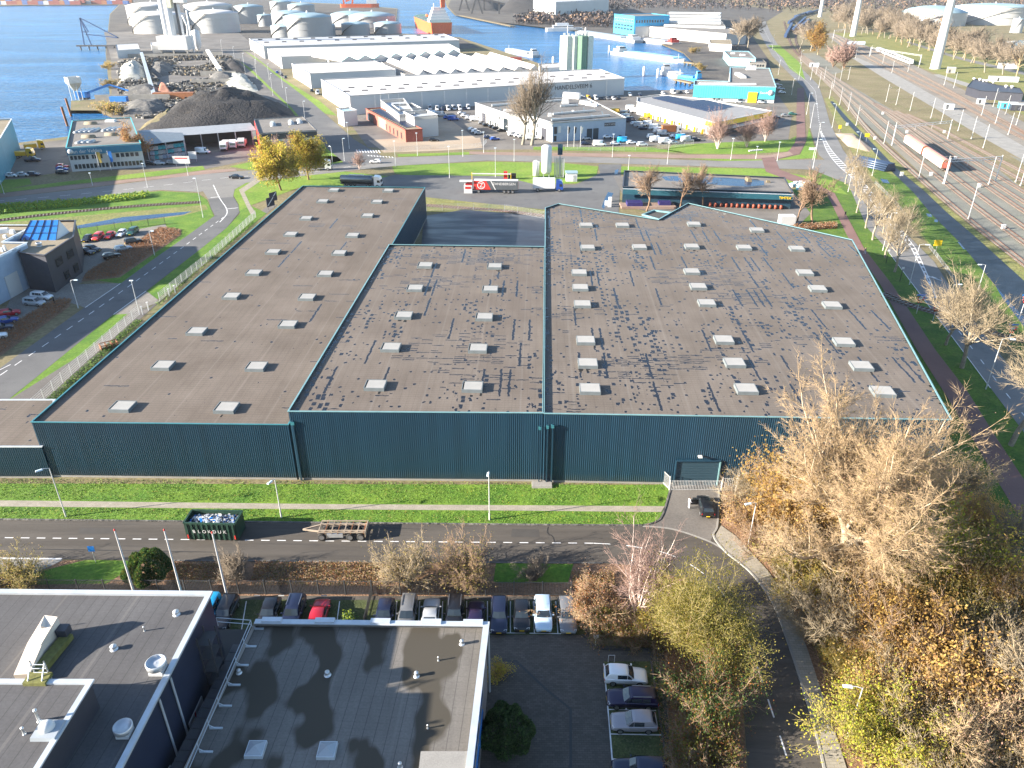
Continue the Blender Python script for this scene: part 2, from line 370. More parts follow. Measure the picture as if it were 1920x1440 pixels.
def paving(name,a,b,gx,gy,rot=R(1.4),joint=0.5):
 m,t,p=newmat(name);v=coords(t,(1,1,1),rot)
 br=node(t,'ShaderNodeTexBrick',{'Vector':v,'Color1':a,'Color2':b,'Mortar':tuple(x*joint for x in a),'Scale':1.0,'Mortar Size':0.012,'Brick Width':gx,'Row Height':gy})
 k=ramp(t,nz(t,v,0.5,4),0.3,0.7)
 col=mix(t,mth(t,'MULTIPLY',k,0.5),br.outputs[0],tuple(x*0.72 for x in a))
 t.links.new(col,p.inputs['Base Color']);p.inputs['Roughness'].default_value=0.9;p.inputs['Specular IOR Level'].default_value=0.3
paving('path paving',(0.27,0.245,0.2),(0.34,0.31,0.26),0.6,0.3)
paving('car park paving',(0.075,0.068,0.06),(0.11,0.1,0.088),0.44,0.22,0.0)
paving('court paving',(0.2,0.185,0.165),(0.25,0.235,0.21),0.5,0.25,R(40))
def grassblock(name):
 surf(name,(0.04,0.055,0.02),(0.07,0.085,0.03),0.5,0.9,c=(0.1,0.09,0.06),scale2=3.0,f2=0.6,bump=0.05,bscale=6,grain=0.35)
grassblock('grass paving')
paint('road white',0.62,0.7,var=0.18,scale=1.5)
cladding('teal steel',(0.011,0.042,0.073))
paint('teal trim',(0.04,0.17,0.2),0.35,0.0,0.1)
paint('teal pale trim',(0.15,0.28,0.3),0.35,0.0,0.1)
paint('dark inner',(0.02,0.035,0.05),0.5)
paint('white panel',(0.48,0.48,0.475),0.5,0,0.05,0.05)
paint('grey panel',(0.4,0.43,0.45),0.5,0,0.06,0.05)
paint('white roof',(0.5,0.485,0.475),0.75,0,0.06,0.04)
paint('pale grey roof',(0.36,0.37,0.39),0.75,0,0.08,0.04)
paint('tank shell',(0.27,0.28,0.29),0.5,0.0,0.08,0.06)
paint('tank shell white',(0.4,0.4,0.395),0.45,0.0,0.06,0.06)
paint('tank roof',(0.24,0.34,0.39),0.5,0.0,0.08,0.05)
paint('white',(0.56,0.56,0.56),0.4,0,0.04)
paint('galvanised',(0.52,0.54,0.56),0.4,0.6,0.12)
paint('lamp post grey',(0.6,0.61,0.62),0.4,0.3,0.08)
paint('mast white',(0.45,0.46,0.47),0.45,0.1,0.06)
paint('zinc trim',(0.5,0.54,0.58),0.35,0.3,0.1)
paint('black',(0.012,0.012,0.013),0.5);paint('tyre',(0.018,0.018,0.018),0.85)
paint('rim',(0.4,0.41,0.43),0.3,0.8);paint('dark steel',(0.06,0.06,0.065),0.5,0.3)
paint('navy cladding',(0.016,0.024,0.05),0.4,0,0.1);paint('anthracite',(0.035,0.037,0.05),0.5)
paint('blue grey cladding',(0.3,0.38,0.48),0.45,0,0.06)
paint('red',(0.5,0.03,0.025),0.45);paint('orange hull',(0.72,0.12,0.03),0.5);paint('yellow',(0.8,0.52,0.02),0.4,0,0.04)
paint('van yellow',(0.75,0.42,0.02),0.4);paint('blue',(0.015,0.16,0.5),0.4);paint('crane blue',(0.02,0.17,0.5),0.4)
paint('cyan wall',(0.05,0.4,0.68),0.5);paint('cyan pale',(0.3,0.62,0.75),0.5);paint('teal wall',(0.06,0.36,0.4),0.45)
paint('brick',(0.3,0.085,0.06),0.85,0,0.2,2.0);paint('green',(0.02,0.12,0.05),0.5);paint('skip green',(0.012,0.045,0.03),0.55,0,0.3)
paint('silo green',(0.12,0.22,0.15),0.5);paint('silo white',(0.5,0.55,0.47),0.5)
paint('wood',(0.3,0.21,0.12),0.8,0,0.25,2);paint('rust',(0.2,0.085,0.04),0.8,0.2,0.35,1.2);paint('rail rust',(0.17,0.09,0.062),0.6,0.3,0.2)
paint('wagon roof',(0.42,0.19,0.15),0.55,0,0.1);paint('wagon side',(0.7,0.52,0.46),0.5,0.1,0.1)
paint('mossy',(0.12,0.12,0.03),0.9,0,0.3,3);paint('sleeper',(0.24,0.225,0.195),0.9,0,0.2)
paint('plate',(0.75,0.5,0.03),0.4);paint('tail red',(0.45,0.01,0.012),0.25);paint('lamp clear',(0.75,0.78,0.8),0.15)
paint('skin',(0.5,0.3,0.22),0.6);paint('pale cloth',(0.62,0.62,0.66),0.9);paint('dark cloth',(0.03,0.03,0.04),0.9);paint('hair',(0.05,0.03,0.02),0.8)
paint('terracotta',(0.4,0.25,0.17),0.8)
paint('container red',(0.2,0.04,0.03),0.6);paint('container blue',(0.04,0.1,0.3),0.6);paint('container orange',(0.25,0.09,0.03),0.6)
paint('tarpaulin',(0.02,0.25,0.75),0.35,0,0.2,3)
def glass(name,c,rough=0.06):
 m,t,p=newmat(name);p.inputs['Base Color'].default_value=(*c,1);p.inputs['Roughness'].default_value=rough
 p.inputs['Specular IOR Level'].default_value=0.8;p.inputs['Coat Weight'].default_value=0.3;return name
glass('glass',(0.02,0.028,0.035));glass('blue glass',(0.02,0.14,0.42),0.1);glass('solar',(0.01,0.018,0.05),0.35);MATS['solar'].node_tree.nodes['Principled BSDF'].inputs['Specular IOR Level'].default_value=0.25;MATS['solar'].node_tree.nodes['Principled BSDF'].inputs['Coat Weight'].default_value=0
glass('sky glass',(0.25,0.34,0.4),0.1)
paint('polycarbonate',(0.31,0.3,0.28),0.5,0,0.08);paint('polycarbonate ridged',(0.28,0.28,0.275),0.5,0,0.06)
paint('dome',(0.3,0.33,0.36),0.15,0,0.05)
for n_,a_,b_ in(('bark tan',(0.36,0.27,0.16),(0.22,0.16,0.1)),('bark pale',(0.32,0.28,0.215),(0.2,0.17,0.13)),('bark grey',(0.27,0.24,0.19),(0.17,0.15,0.12)),('bark brown',(0.24,0.15,0.1),(0.15,0.1,0.065)),('bark birch',(0.72,0.62,0.56),(0.45,0.33,0.29)),('twig birch',(0.29,0.2,0.17),(0.21,0.135,0.115)),('twig tan',(0.36,0.265,0.16),(0.25,0.18,0.11)),('twig pale',(0.29,0.235,0.155),(0.175,0.14,0.095)),('twig brown',(0.28,0.195,0.13),(0.19,0.13,0.088)),('twig olive',(0.28,0.235,0.095),(0.19,0.155,0.07)),('twig grey',(0.2,0.165,0.125),(0.14,0.112,0.085))):
 surf(n_,b_,a_,1.5,0.9,grain=0.2)
for n_,c_ in(('leaf gold',(0.5,0.335,0.1)),('leaf orange',(0.42,0.25,0.1)),('leaf yellow',(0.48,0.42,0.05)),('leaf olive',(0.24,0.22,0.04)),('leaf olive dark',(0.13,0.14,0.03)),('leaf khaki',(0.34,0.28,0.07)),('leaf green',(0.06,0.12,0.03)),('leaf dark',(0.03,0.065,0.02)),('leaf rust',(0.3,0.12,0.04)),('leaf lime',(0.3,0.36,0.03)),('leaf tan',(0.4,0.27,0.12)),('leaf red',(0.35,0.05,0.03)),('leaf pink tan',(0.42,0.26,0.19))):
 paint(n_,c_,0.6,0,0.25,4.0,spec=0.3);t_=MATS[n_].node_tree;p_=t_.nodes['Principled BSDF']
 tl=node(t_,'ShaderNodeBsdfTranslucent',{'Color':p_.inputs['Base Color'].links[0].from_socket});ms_=node(t_,'ShaderNodeMixShader',{0:0.55,1:p_.outputs[0],2:tl.outputs[0]})
 t_.links.new(ms_.outputs[0],t_.nodes['Material Output'].inputs['Surface'])
paint('crack',(0.02,0.02,0.02),.6)
paint('road patch',(0.05,0.046,0.042),.8)
paint('skylight frame',(0.13,0.15,0.16),0.5)
paint('teal door',(0.022,0.055,0.08),0.6,0.0,0.06)
paint('gate white',0.5,0.4)
paint('pale duct',(0.62,0.54,0.45),0.7,0,0.12)
paint('wall grey',(0.22,0.21,0.21),0.7)
paint('parapet inner',(0.2,0.2,0.18),0.8,0,.3,2)
paint('blue frame',(0.03,0.2,0.5),0.4)
paint('link roof',(0.02,0.02,0.022),0.7)
paint('link panel',(0.05,0.05,0.055),0.5)
paint('fence grey',(0.07,0.07,0.072),0.5)
paint('wet line',(0.025,0.025,0.027),0.5)
paint('tank steel',(0.2,0.22,0.23),.25,.7)
paint('trailer grey',(0.07,0.08,0.09),.45)
paint('skip inner',(0.17,0.08,0.05),.8,.2,.3)
paint('silver scrap',(.5,.55,.62),.3,.5)
paint('trailer frame',(.32,.26,.2),.7,.2,.3)
paint('reed green',(.13,.25,.03),.8,0,.2,3)
paint('blade',(.085,.17,.016),.8,0,.3,.6)
paint('blade light',(.145,.23,.03),.8,0,.2,.6)
paint('depot roof',(.22,.22,.225),.8)
paint('orange drum',(.22,.05,.025),.6)
paint('teal wall dark',(.012,.07,.1),.5)
paint('purple sheet',(.02,.015,.1),.6)
paint('blue fascia',(.015,.14,.24),.45)
paint('shed roof',(.33,.34,.35),.5,.3)
paint('shed roof dark',(.13,.16,.19),.5,.3)
paint('teal fascia',(.02,.2,.3),.5)
paint('orange heap',(.32,.15,.1),.9,0,.3,.5)
paint('mossy pale',(.5,.5,.38),.7)
paint('crane blue dark',(.02,.06,.16),.5)
paint('deck green',(.08,.16,.13),.7)
paint('hull grey',(.32,.32,.32),.5)
paint('wagon blue',(.03,.06,.14),.5)
paint('red ring',(.5,.04,.04),.5)
paint('pipe blue',(.05,.08,.14),.35,.3)
paint('lamp head',(.55,.66,.74),.35)
def PB(t,n,*a,**k):m=MB();m.box(*a,**k);return m.build(n,t)
def PE(t,n,*a,**k):m=MB();m.beam(*a,**k);return m.build(n,t)
def PT(t,n,*a,**k):m=MB();m.tube(*a,**k);return m.build(n,t)
def PL(t,n,*a,**k):m=MB();m.lathe(*a,**k);return m.build(n,t)
# ---------------- ground, water, roads ----------------
far=lambda x,y:(x,y)
outer=[(-1500,-120),(1500,-120),(5000,3000),(5000,9000)]
shore=([(1500,9000)]+Gs([(832,-5),(838,12),(853,27),(905,37),(1040,53),(1120,60),(1220,73),(1282,97),(1313,126),(1308,150),(1300,167),(1172,178),(1000,115),(862,70),(740,62),(745,16)])+Gs([(650,8),(560,4),(470,-4),(300,-9),(232,0),(206,26),(198,100),(204,160),(206,184),(133,189),(132,207),(190,207),(221,219),(222,226),(160,232),(126,256),(0,272)])+[(-420,262),(-1500,240)])
land=MB();poly=outer+shore;land.cap(poly,0,'dry field')
for i in range(len(shore)-1):land.wall(shore[i],shore[i+1],-3,0,'quay');land.wall(shore[i+1],shore[i],-3,0,'quay')
tag(land.build('ground'),kind='structure')
bank=Gs([(-500,10),(0,10.5),(60,9.5),(235,8.5),(245,-2),(560,-4),(700,-14)])
m=MB();pl=bank+[(400,9000),(-6000,9000),(-6000,2400)];m.cap(pl,0.2,'quay')
for i in range(len(bank)-1):m.wall(bank[i],bank[i+1],-3,0.2,'quay')
tag(m.build('river_bank'),kind='structure')
sheet('water',[(-7000,60),(7000,60),(7000,9000),(-7000,9000)],-1.6,'water',px=False)
sheet('lawn',[(-700,905),(1250,909),(1256,925),(1240,975),(1205,986),(600,978),(-700,972)],0.03,'grass')
sheet('path',[(-700,938),(0,938),(600,945),(1246,949),(1240,960),(1000,957.5),(500,954),(0,949.5),(-700,949)],0.06,'path paving')
sheet('road',[(-700,973),(0,975),(600,981),(1000,985),(1205,986),(1240,974),(1257,920),(1350,920),(1345,985),(1338,1005),(1360,1035),(1405,1072),(1445,1125),(1480,1215),(1510,1310),(1535,1400),(1560,1520),(1410,1520),(1402,1440),(1392,1300),(1375,1210),(1340,1130),(1280,1085),(1200,1060),(1130,1056),(600,1053),(0,1048),(-700,1046)],0.035,'asphalt road')
sheet('forecourt',[(1257,919),(1240,974),(1212,986),(1262,992),(1332,1015),(1345,985),(1352,919),(1385,905),(1240,905)],0.05,'yard')
sheet('sidewalk',[(1352,985),(1380,1005),(1440,1070),(1480,1130),(1515,1220),(1545,1310),(1575,1400),(1612,1520),(1562,1520),(1537,1400),(1512,1310),(1482,1215),(1447,1125),(1407,1072),(1362,1035),(1340,1006)],0.12,'path paving')
kb=MB();strip(kb,smooth_line(Gs([(1348,920),(1345,985),(1338,1006),(1361,1036),(1406,1073),(1446,1126),(1481,1216),(1511,1311),(1536,1401),(1561,1520)])),0.22,0.0,'concrete',0.16)
strip(kb,Gs([(-700,972.5),(0,974.5),(600,980.5),(1000,984.5),(1205,985.5)])+smooth_line(Gs([(1205,985.5),(1228,980),(1242,966),(1256,920)])),0.22,0.0,'dark gravel',0.13)
strip(kb,Gs([(240,1051),(600,1053.5),(1130,1056.5)]),0.2,0.0,'dark gravel',0.1)
tag(kb.build('kerb'),kind='structure')
sheet('verge',[(80,1050),(600,1053.5),(1130,1056.5),(1200,1061),(1280,1086),(1340,1131),(1375,1211),(1392,1300),(1400,1440),(1402,1520),(1235,1520),(1240,1250),(1130,1190),(1075,1120),(-700,1112),(-700,1050)],0.03,'leaf litter')
sheet('lawn',[(160,1050),(245,1051),(230,1075),(200,1094),(60,1096),(20,1085)],0.045,'grass')
sheet('lawn',[(930,1056),(1075,1057.5),(1065,1092),(925,1092)],0.045,'grass')
sheet('driveway',[(-100,1046),(118,1050),(60,1078),(-100,1078)],0.05,'concrete')
sheet('car_park',[(-300,1116),(1085,1118),(1100,1180),(1130,1210),(1245,1215),(1262,1520),(-300,1520)],0.04,'car park paving')
sheet('parking_bays',[(380,1124),(1085,1126),(1098,1190),(380,1190)],0.055,'grass paving')
sheet('parking_bays',[(1132,1240),(1235,1240),(1262,1520),(1160,1520)],0.055,'grass paving')
sheet('woodland_floor',[(1352,915),(1560,905),(1800,905),(1905,1040),(2100,1300),(2200,1520),(1612,1520),(1575,1400),(1545,1310),(1515,1220),(1480,1130),(1440,1070),(1380,1005),(1352,985)],0.05,'leaf litter')
sheet('lawn',[(1560,300),(1590,330),(1626,427),(1664,468),(1726,552),(1801,652),(1857,727),(2100,1040),(2300,1300),(2100,1300),(1905,1000),(1830,905),(1780,905),(1500,440),(1430,395),(1480,360),(1530,330)],0.03,'grass verge')
bp=ribbon('bike_path',[(1495,165),(1493,215),(1494,262),(1478,285),(1440,292)],[(1508,165),(1509,215),(1511,264),(1500,288),(1455,299)],0.064,'bike path')
ribbon('bike_path',[(1428,296),(1436,322),(1480,338),(1551,365),(1589,443),(1651,534),(1717,652),(1770,735),(1822,820),(1905,960),(2050,1200)],[(1452,294),(1462,318),(1510,335),(1565,362),(1620,465),(1673,534),(1754,656),(1815,735),(1868,820),(1960,960),(2130,1200)],0.072,'bike path')
sheet('bike_path',[(880,284),(1290,290),(1440,291),(1480,284),(1488,290),(1450,299),(1290,297),(1000,292),(880,289)],0.068,'clinker')
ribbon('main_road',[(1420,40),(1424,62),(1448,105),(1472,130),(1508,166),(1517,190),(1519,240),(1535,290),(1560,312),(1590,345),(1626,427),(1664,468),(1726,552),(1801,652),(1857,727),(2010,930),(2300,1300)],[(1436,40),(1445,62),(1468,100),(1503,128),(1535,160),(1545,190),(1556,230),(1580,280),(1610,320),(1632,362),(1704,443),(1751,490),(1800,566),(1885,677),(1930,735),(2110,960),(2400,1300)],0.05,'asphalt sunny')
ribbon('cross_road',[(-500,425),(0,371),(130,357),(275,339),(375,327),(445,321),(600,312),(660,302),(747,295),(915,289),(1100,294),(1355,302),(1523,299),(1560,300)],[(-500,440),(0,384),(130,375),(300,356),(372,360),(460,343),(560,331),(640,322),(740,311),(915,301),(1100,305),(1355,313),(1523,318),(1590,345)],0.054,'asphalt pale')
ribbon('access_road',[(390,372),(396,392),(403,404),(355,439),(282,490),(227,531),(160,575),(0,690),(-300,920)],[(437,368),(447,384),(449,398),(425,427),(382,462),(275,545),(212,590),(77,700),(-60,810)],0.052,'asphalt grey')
sheet('access_road',[(372,345),(470,338),(440,355),(437,369),(390,373)],0.056,'asphalt pale')
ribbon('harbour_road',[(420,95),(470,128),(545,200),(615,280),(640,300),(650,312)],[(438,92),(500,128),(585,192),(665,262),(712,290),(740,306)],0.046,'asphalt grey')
sheet('terminal_ground',[(199,100),(207,27),(233,1),(300,-8),(470,-3),(560,5),(650,9),(744,17),(739,63),(860,71),(900,90),(700,100),(470,92),(440,75),(430,110),(200,112)],0.012,'terminal ground')
sheet('terminal_ground',[(856,29),(905,38),(1040,54),(1120,61),(1218,73),(1280,97),(1312,127),(1306,150),(1298,168),(1460,178),(1440,110),(1405,60),(1470,20),(1300,0),(845,0),(840,12)],0.012,'terminal ground')
sheet('yard',[(195,60),(440,55),(520,120),(560,190),(600,285),(470,300),(380,318),(260,318),(120,322),(0,340),(-300,380),(-300,300),(0,276),(120,262),(210,225),(208,110)],0.02,'yard')
sheet('lawn',[(434,100),(455,112),(560,190),(612,265),(650,300),(618,306),(590,280),(545,205)],0.04,'grass far')
sheet('lawn',[(455,93),(480,108),(535,150),(600,190),(632,217),(610,213),(560,178),(495,122)],0.04,'grass far')
sheet('yard',[(600,150),(1180,170),(1300,168),(1460,180),(1485,215),(1478,262),(1340,268),(1000,280),(850,281),(690,276),(655,230)],0.02,'yard')
sheet('sandy_lot',[(690,262),(760,272),(900,258),(905,277),(820,283),(720,286)],0.04,'sand')
sheet('sandy_lot',[(800,205),(845,225),(880,250),(900,265),(720,275),(700,262),(820,255)],0.035,'sand')
sheet('lawn',[(745,289),(915,284),(1170,290),(1200,296),(915,288.5),(747,294)],0.045,'grass far')
sheet('lawn',[(1000,275),(1220,276),(1285,286),(1000,281)],0.04,'grass far')
sheet('lawn',[(1250,282),(1260,272),(1330,268),(1480,262),(1492,255),(1490,275),(1475,284),(1400,289),(1290,288)],0.04,'grass far')
sheet('lawn',[(1285,297),(1425,296),(1432,302),(1355,302)],0.045,'grass far')
sheet('lawn',[(1455,300),(1500,290),(1512,266),(1517,240),(1530,285),(1532,296)],0.045,'grass far')
sheet('lawn',[(735,311),(915,303),(1060,306),(1122,312),(1118,330),(1080,344),(1000,345),(940,332),(780,332),(740,325)],0.04,'grass far')
sheet('lawn',[(1165,312),(1430,316),(1560,338),(1590,365),(1480,345),(1160,326)],0.04,'grass far')
sheet('lawn',[(0,362),(0,356),(110,342),(380,311),(385,318),(300,329),(130,346)],0.04,'grass far')
sheet('lawn',[(-200,365),(-200,345),(55,335),(60,345),(0,357)],0.045,'grass far')
sheet('lawn',[(430,312),(500,297),(620,292),(665,298),(640,305),(560,316),(470,319)],0.04,'grass far')
sheet('clinker_path',[(0,371),(0,363),(130,348),(300,331),(380,320),(440,316),(445,320),(275,338)],0.055,'clinker')
sheet('lawn',[(-400,428),(0,386),(140,374),(300,358),(370,362),(388,374),(396,393),(402,406),(355,440),(282,491),(227,532),(140,520),(140,440),(-400,520)],0.035,'grass')
sheet('rough_verge',[(-400,465),(0,418),(160,404),(385,384),(390,392),(340,405),(150,428),(-400,510)],0.045,'rough grass')
sheet('ditch',[(-400,505),(145,423),(230,407),(360,396),(345,402),(260,413),(150,428),(-400,530)],0.052,'ditch water')
sheet('lawn',[(445,345),(600,318),(650,322),(740,332),(700,350),(560,352),(470,385),(440,400),(448,384),(437,365)],0.04,'grass far')
sheet('clinker_path',[(478,336),(492,337),(458,360),(470,385),(480,400),(470,402),(462,386),(448,356)],0.06,'path paving')
sheet('lawn',[(448,384),(470,385),(500,400),(400,480),(283,570),(275,546),(382,462),(425,427),(450,400)],0.038,'grass')
sheet('lawn',[(212,590),(245,584),(160,660),(20,748),(-120,850),(-60,810),(77,700)],0.038,'grass')
sheet('gravel_strip',[(505,383),(520,384),(400,480),(283,580),(160,690),(60,780),(-60,880),(-110,870),(15,750),(250,585),(283,575)],0.036,'yard')
sheet('driveway',[(212,590),(275,546),(300,565),(245,588)],0.06,'court paving')
sheet('court',[(-300,640),(0,600),(30,540),(150,480),(155,450),(310,420),(320,440),(210,505),(140,535),(150,560),(100,585),(-50,660),(-300,760)],0.05,'court paving')
sheet('driveway',[(140,533),(227,531),(160,577),(110,560)],0.058,'court paving')
sheet('planting_bed',[(152,528),(225,520),(340,440),(340,430),(300,425),(215,478),(160,512)],0.06,'leaf litter')
sheet('planting_bed',[(-160,760),(0,668),(130,575),(135,560),(100,562),(0,620),(-160,700)],0.06,'leaf litter')
sheet('back_yard',[(790,462),(795,405),(870,393),(1021,405),(1021,470)],0.045,'ditch water')
MATS['ditch water']
m_,t_,p_=newmat('wet asphalt');v_=coords(t_)
k_=ramp(t_,nz(t_,coords(t_,(0.25,1,1)),0.25,4),0.42,0.62)
t_.links.new(mix(t_,k_,(0.026,0.03,0.042),(0.018,0.022,0.034)),p_.inputs['Base Color']);t_.links.new(node(t_,'ShaderNodeMapRange',{0:k_,3:0.5,4:0.3}).outputs[0],p_.inputs['Roughness'])
bpy.data.objects['back_yard'].data.materials[0]=m_
sheet('lawn',[(735,362),(820,372),(1030,394),(1020,412),(870,396),(800,398)],0.04,'rough grass')
sheet('service_yard',[(640,350),(740,328),(940,330),(1000,345),(1080,346),(1125,325),(1122,308),(1165,308),(1160,400),(1240,412),(1200,425),(1040,395),(820,372)],0.042,'asphalt grey')
sheet('service_yard',[(1150,330),(1180,390),(1480,440),(1520,400),(1475,345)],0.046,'yard')
sheet('puddle',[(1140,360),(1150,362),(1143,378),(1132,392),(1128,388),(1134,372)],0.052,'ditch water')
sheet('puddle',[(1153,319),(1160,317),(1158,326),(1152,327)],0.056,'ditch water')
sheet('rough_verge',[(1545,185),(1600,290),(1640,345),(1760,480),(1850,600),(2000,760),(2400,1200),(2500,1100),(2100,680),(1930,510),(1790,400),(1700,320),(1600,225),(1560,180)],0.03,'rough grass')
sheet('lawn',[(1612,300),(1700,340),(1790,440),(1900,580),(2100,800),(2050,800),(1870,620),(1770,490),(1690,390)],0.04,'grass verge')
for px_ in([(1650,335),(1664,337),(1668,344),(1655,342)],[(1736,400),(1746,401),(1748,407),(1740,406)],[(1752,411),(1760,412),(1758,417),(1752,416)],[(1795,453),(1808,456),(1818,469),(1806,467)],[(1845,496),(1862,503),(1900,555),(1960,640),(1945,645),(1880,560)]):
 sheet('puddle',px_,0.058,'ditch water')
ribbon('ditch',[(1556,190),(1580,222),(1630,275),(1665,315),(1712,360),(1745,400),(1800,455),(1870,540),(2050,740)],[(1562,190),(1590,222),(1642,275),(1680,315),(1733,358),(1775,398),(1830,445),(1935,540),(2120,730)],0.062,'ditch dark')
sheet('railway_bed',[(1498,100),(1530,130),(1600,210),(1700,300),(1790,385),(1950,530),(2300,830),(2700,800),(2000,330),(1850,275),(1700,190),(1590,140),(1530,100)],0.09,'ballast green')
sheet('dry_verge',[(1560,140),(1600,130),(1700,180),(1960,330),(2100,430),(2000,420),(1850,300),(1700,222)],0.1,'dry field')
sheet('concrete_path',[(1596,108),(1608,108),(1680,140),(1770,190),(1860,240),(2000,320),(1980,335),(1850,262),(1756,205),(1660,148)],0.12,'concrete')
sheet('railway_bed',[(1545,62),(1562,62),(1700,115),(1800,165),(1960,250),(2100,320),(2000,330),(1860,245),(1770,192),(1680,142),(1600,105)],0.085,'ballast')
sheet('lawn',[(1560,62),(1700,60),(1960,100),(2300,200),(2300,400),(1960,235),(1760,140),(1650,95)],0.04,'rough grass')
sheet('service_road',[(1745,140),(1760,139),(1960,200),(2300,300),(2300,320),(1960,212)],0.06,'concrete')
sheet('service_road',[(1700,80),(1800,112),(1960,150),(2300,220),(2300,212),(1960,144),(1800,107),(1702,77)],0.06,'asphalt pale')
sheet('pond',[(1880,78),(1960,72),(2100,85),(2100,110),(1930,108),(1885,95)],0.06,'ditch water')
sheet('lawn',[(1440,85),(1462,85),(1500,118),(1510,150),(1480,128),(1468,108)],0.06,'grass far')
mk=MB()
dashes(mk,Gs([(-200,1007),(20,1008.7),(613,1014.7),(1113,1019)]),1.05,0.9,0.14,0.045,'road white')
dashes(mk,smooth_line(Gs([(1113,1019),(1180,1024),(1260,1042),(1330,1085),(1380,1150),(1402,1200),(1440,1312),(1475,1420),(1500,1500)])),2.0,1.9,0.14,0.045,'road white')
dashes(mk,smooth_line(Gs([(-60,745),(150,602),(300,495),(420,407)])),1.9,1.9,0.18,0.062,'road white')
strip(mk,smooth_line(Gs([(412,417),(425,402),(424,390),(412,372),(400,347)])),0.25,0.066,'road white')
strip(mk,Gs([(395,371),(412,369)]),0.4,0.067,'road white');strip(mk,Gs([(426,392),(446,390)]),0.4,0.067,'road white')
strip(mk,Gs([(160,577),(226,532)]),0.18,0.064,'road white');strip(mk,Gs([(213,590),(274,546)]),0.18,0.064,'road white');strip(mk,Gs([(-20,704),(20,684)]),0.18,0.064,'road white')
strip(mk,Gs([(-100,1046.5),(116,1048.5)]),0.25,0.056,'road white')
strip(mk,smooth_line(Gs([(1205,987),(1262,993),(1330,1016),(1365,1037)])),0.3,0.06,'concrete')
for i in range(9):strip(mk,Gs([(668+i*5.2,281+i*.1),(671+i*5.2,286+i*.1)]),0.5,0.064,'road white')
for i in range(9):strip(mk,Gs([(690+i*5.6,291+i*.4),(692+i*5.6,293+i*.4)]),0.5,0.064,'road white')
dashes(mk,smooth_line(Gs([(1430,50),(1458,103),(1488,131),(1524,165),(1531,190),(1537,235),(1548,262)])),3,3,0.2,0.062,'road white')
for a,b in((1536,1545),(1541,1550),):pass
lad=smooth_line(Gs([(1538,246),(1549,280),(1571,310),(1610,345),(1650,400),(1700,455),(1715,478),(1757,562)]),8);lad2=smooth_line(Gs([(1539,246),(1558,280),(1585,310),(1622,345),(1664,400),(1706,452),(1722,478),(1759,562)]),8)
strip(mk,lad,0.22,0.062,'road white');strip(mk,lad2,0.22,0.062,'road white')
def resample(pts,n):
 acc=[0]
 for i in range(len(pts)-1):acc.append(acc[-1]+math.dist(pts[i],pts[i+1]))
 out=[]
 for k in range(n):
  d=acc[-1]*k/(n-1);j=max(i for i in range(len(acc))if acc[i]<=d+1e-9);j=min(j,len(pts)-2)
  u=(d-acc[j])/max(acc[j+1]-acc[j],1e-6);out.append((pts[j][0]+(pts[j+1][0]-pts[j][0])*u,pts[j][1]+(pts[j+1][1]-pts[j][1])*u))
 return out
ra,rb=resample(lad,58),resample(lad2,58)
for k in range(3,55):strip(mk,[ra[k],rb[k]],0.95,0.061,'road white')
strip(mk,Gs([(1728,557),(1757,558)]),0.35,0.063,'road white')
dashes(mk,smooth_line(Gs([(1762,575),(1835,670),(1880,730),(2010,890)])),1.8,4.5,0.18,0.062,'road white')
strip(mk,smooth_line(Gs([(1664,470),(1726,553),(1801,653),(1857,728)])),0.14,0.062,'road white')
ax,ay=G(1751,522)
for dx,l in((0,3.2),(0.9,2.0)):strip(mk,[(ax+dx*.7-l*.22,ay+l*.42-dx),(ax+dx*.7+l*.22,ay-l*.42-dx)],0.28,0.064,'road white')
mk.face([(ax-1.4,ay+1.6,.064),(ax-.2,ay+1.1,.064),(ax-.9,ay+2.4,.064)][::-1],'road white');mk.face([(ax-.4,ay+.4,.064),(ax+.8,ay-.1,.064),(ax+.1,ay+1.3,.064)][::-1],'road white')
dashes(mk,smooth_line(Gs([(-100,385),(130,366),(320,346),(430,333),(600,321),(700,304)])),3,3,0.2,0.062,'road white')
for x,y in((1445,305),(1438,305),(1450,318),(1465,318)):pass
tag(mk.build('road_markings'),kind='structure')
ck=MB()
for w_,pts in((.14,[(1028,988),(1027,1000),(1036,1006),(1040,1017)]),(.1,[(720,990),(742,991),(801,993)]),(.12,[(60,1030),(240,1033),(420,1036)]),(.1,[(860,1030),(1000,1033),(1090,1036)])):strip(ck,smooth_line(Gs(pts),4),w_,.041,'crack')
for pts in([(150,990),(215,990),(214,1001),(146,1001)],[(700,1028),(790,1029),(792,1044),(698,1043)],[(960,992),(1010,993),(1012,1008),(958,1007)],[(1405,1215),(1440,1215),(1458,1270),(1418,1270)]):ck.cap(Gs(pts),.04,'road patch')
tag(ck.build('road_repairs'),kind='structure')
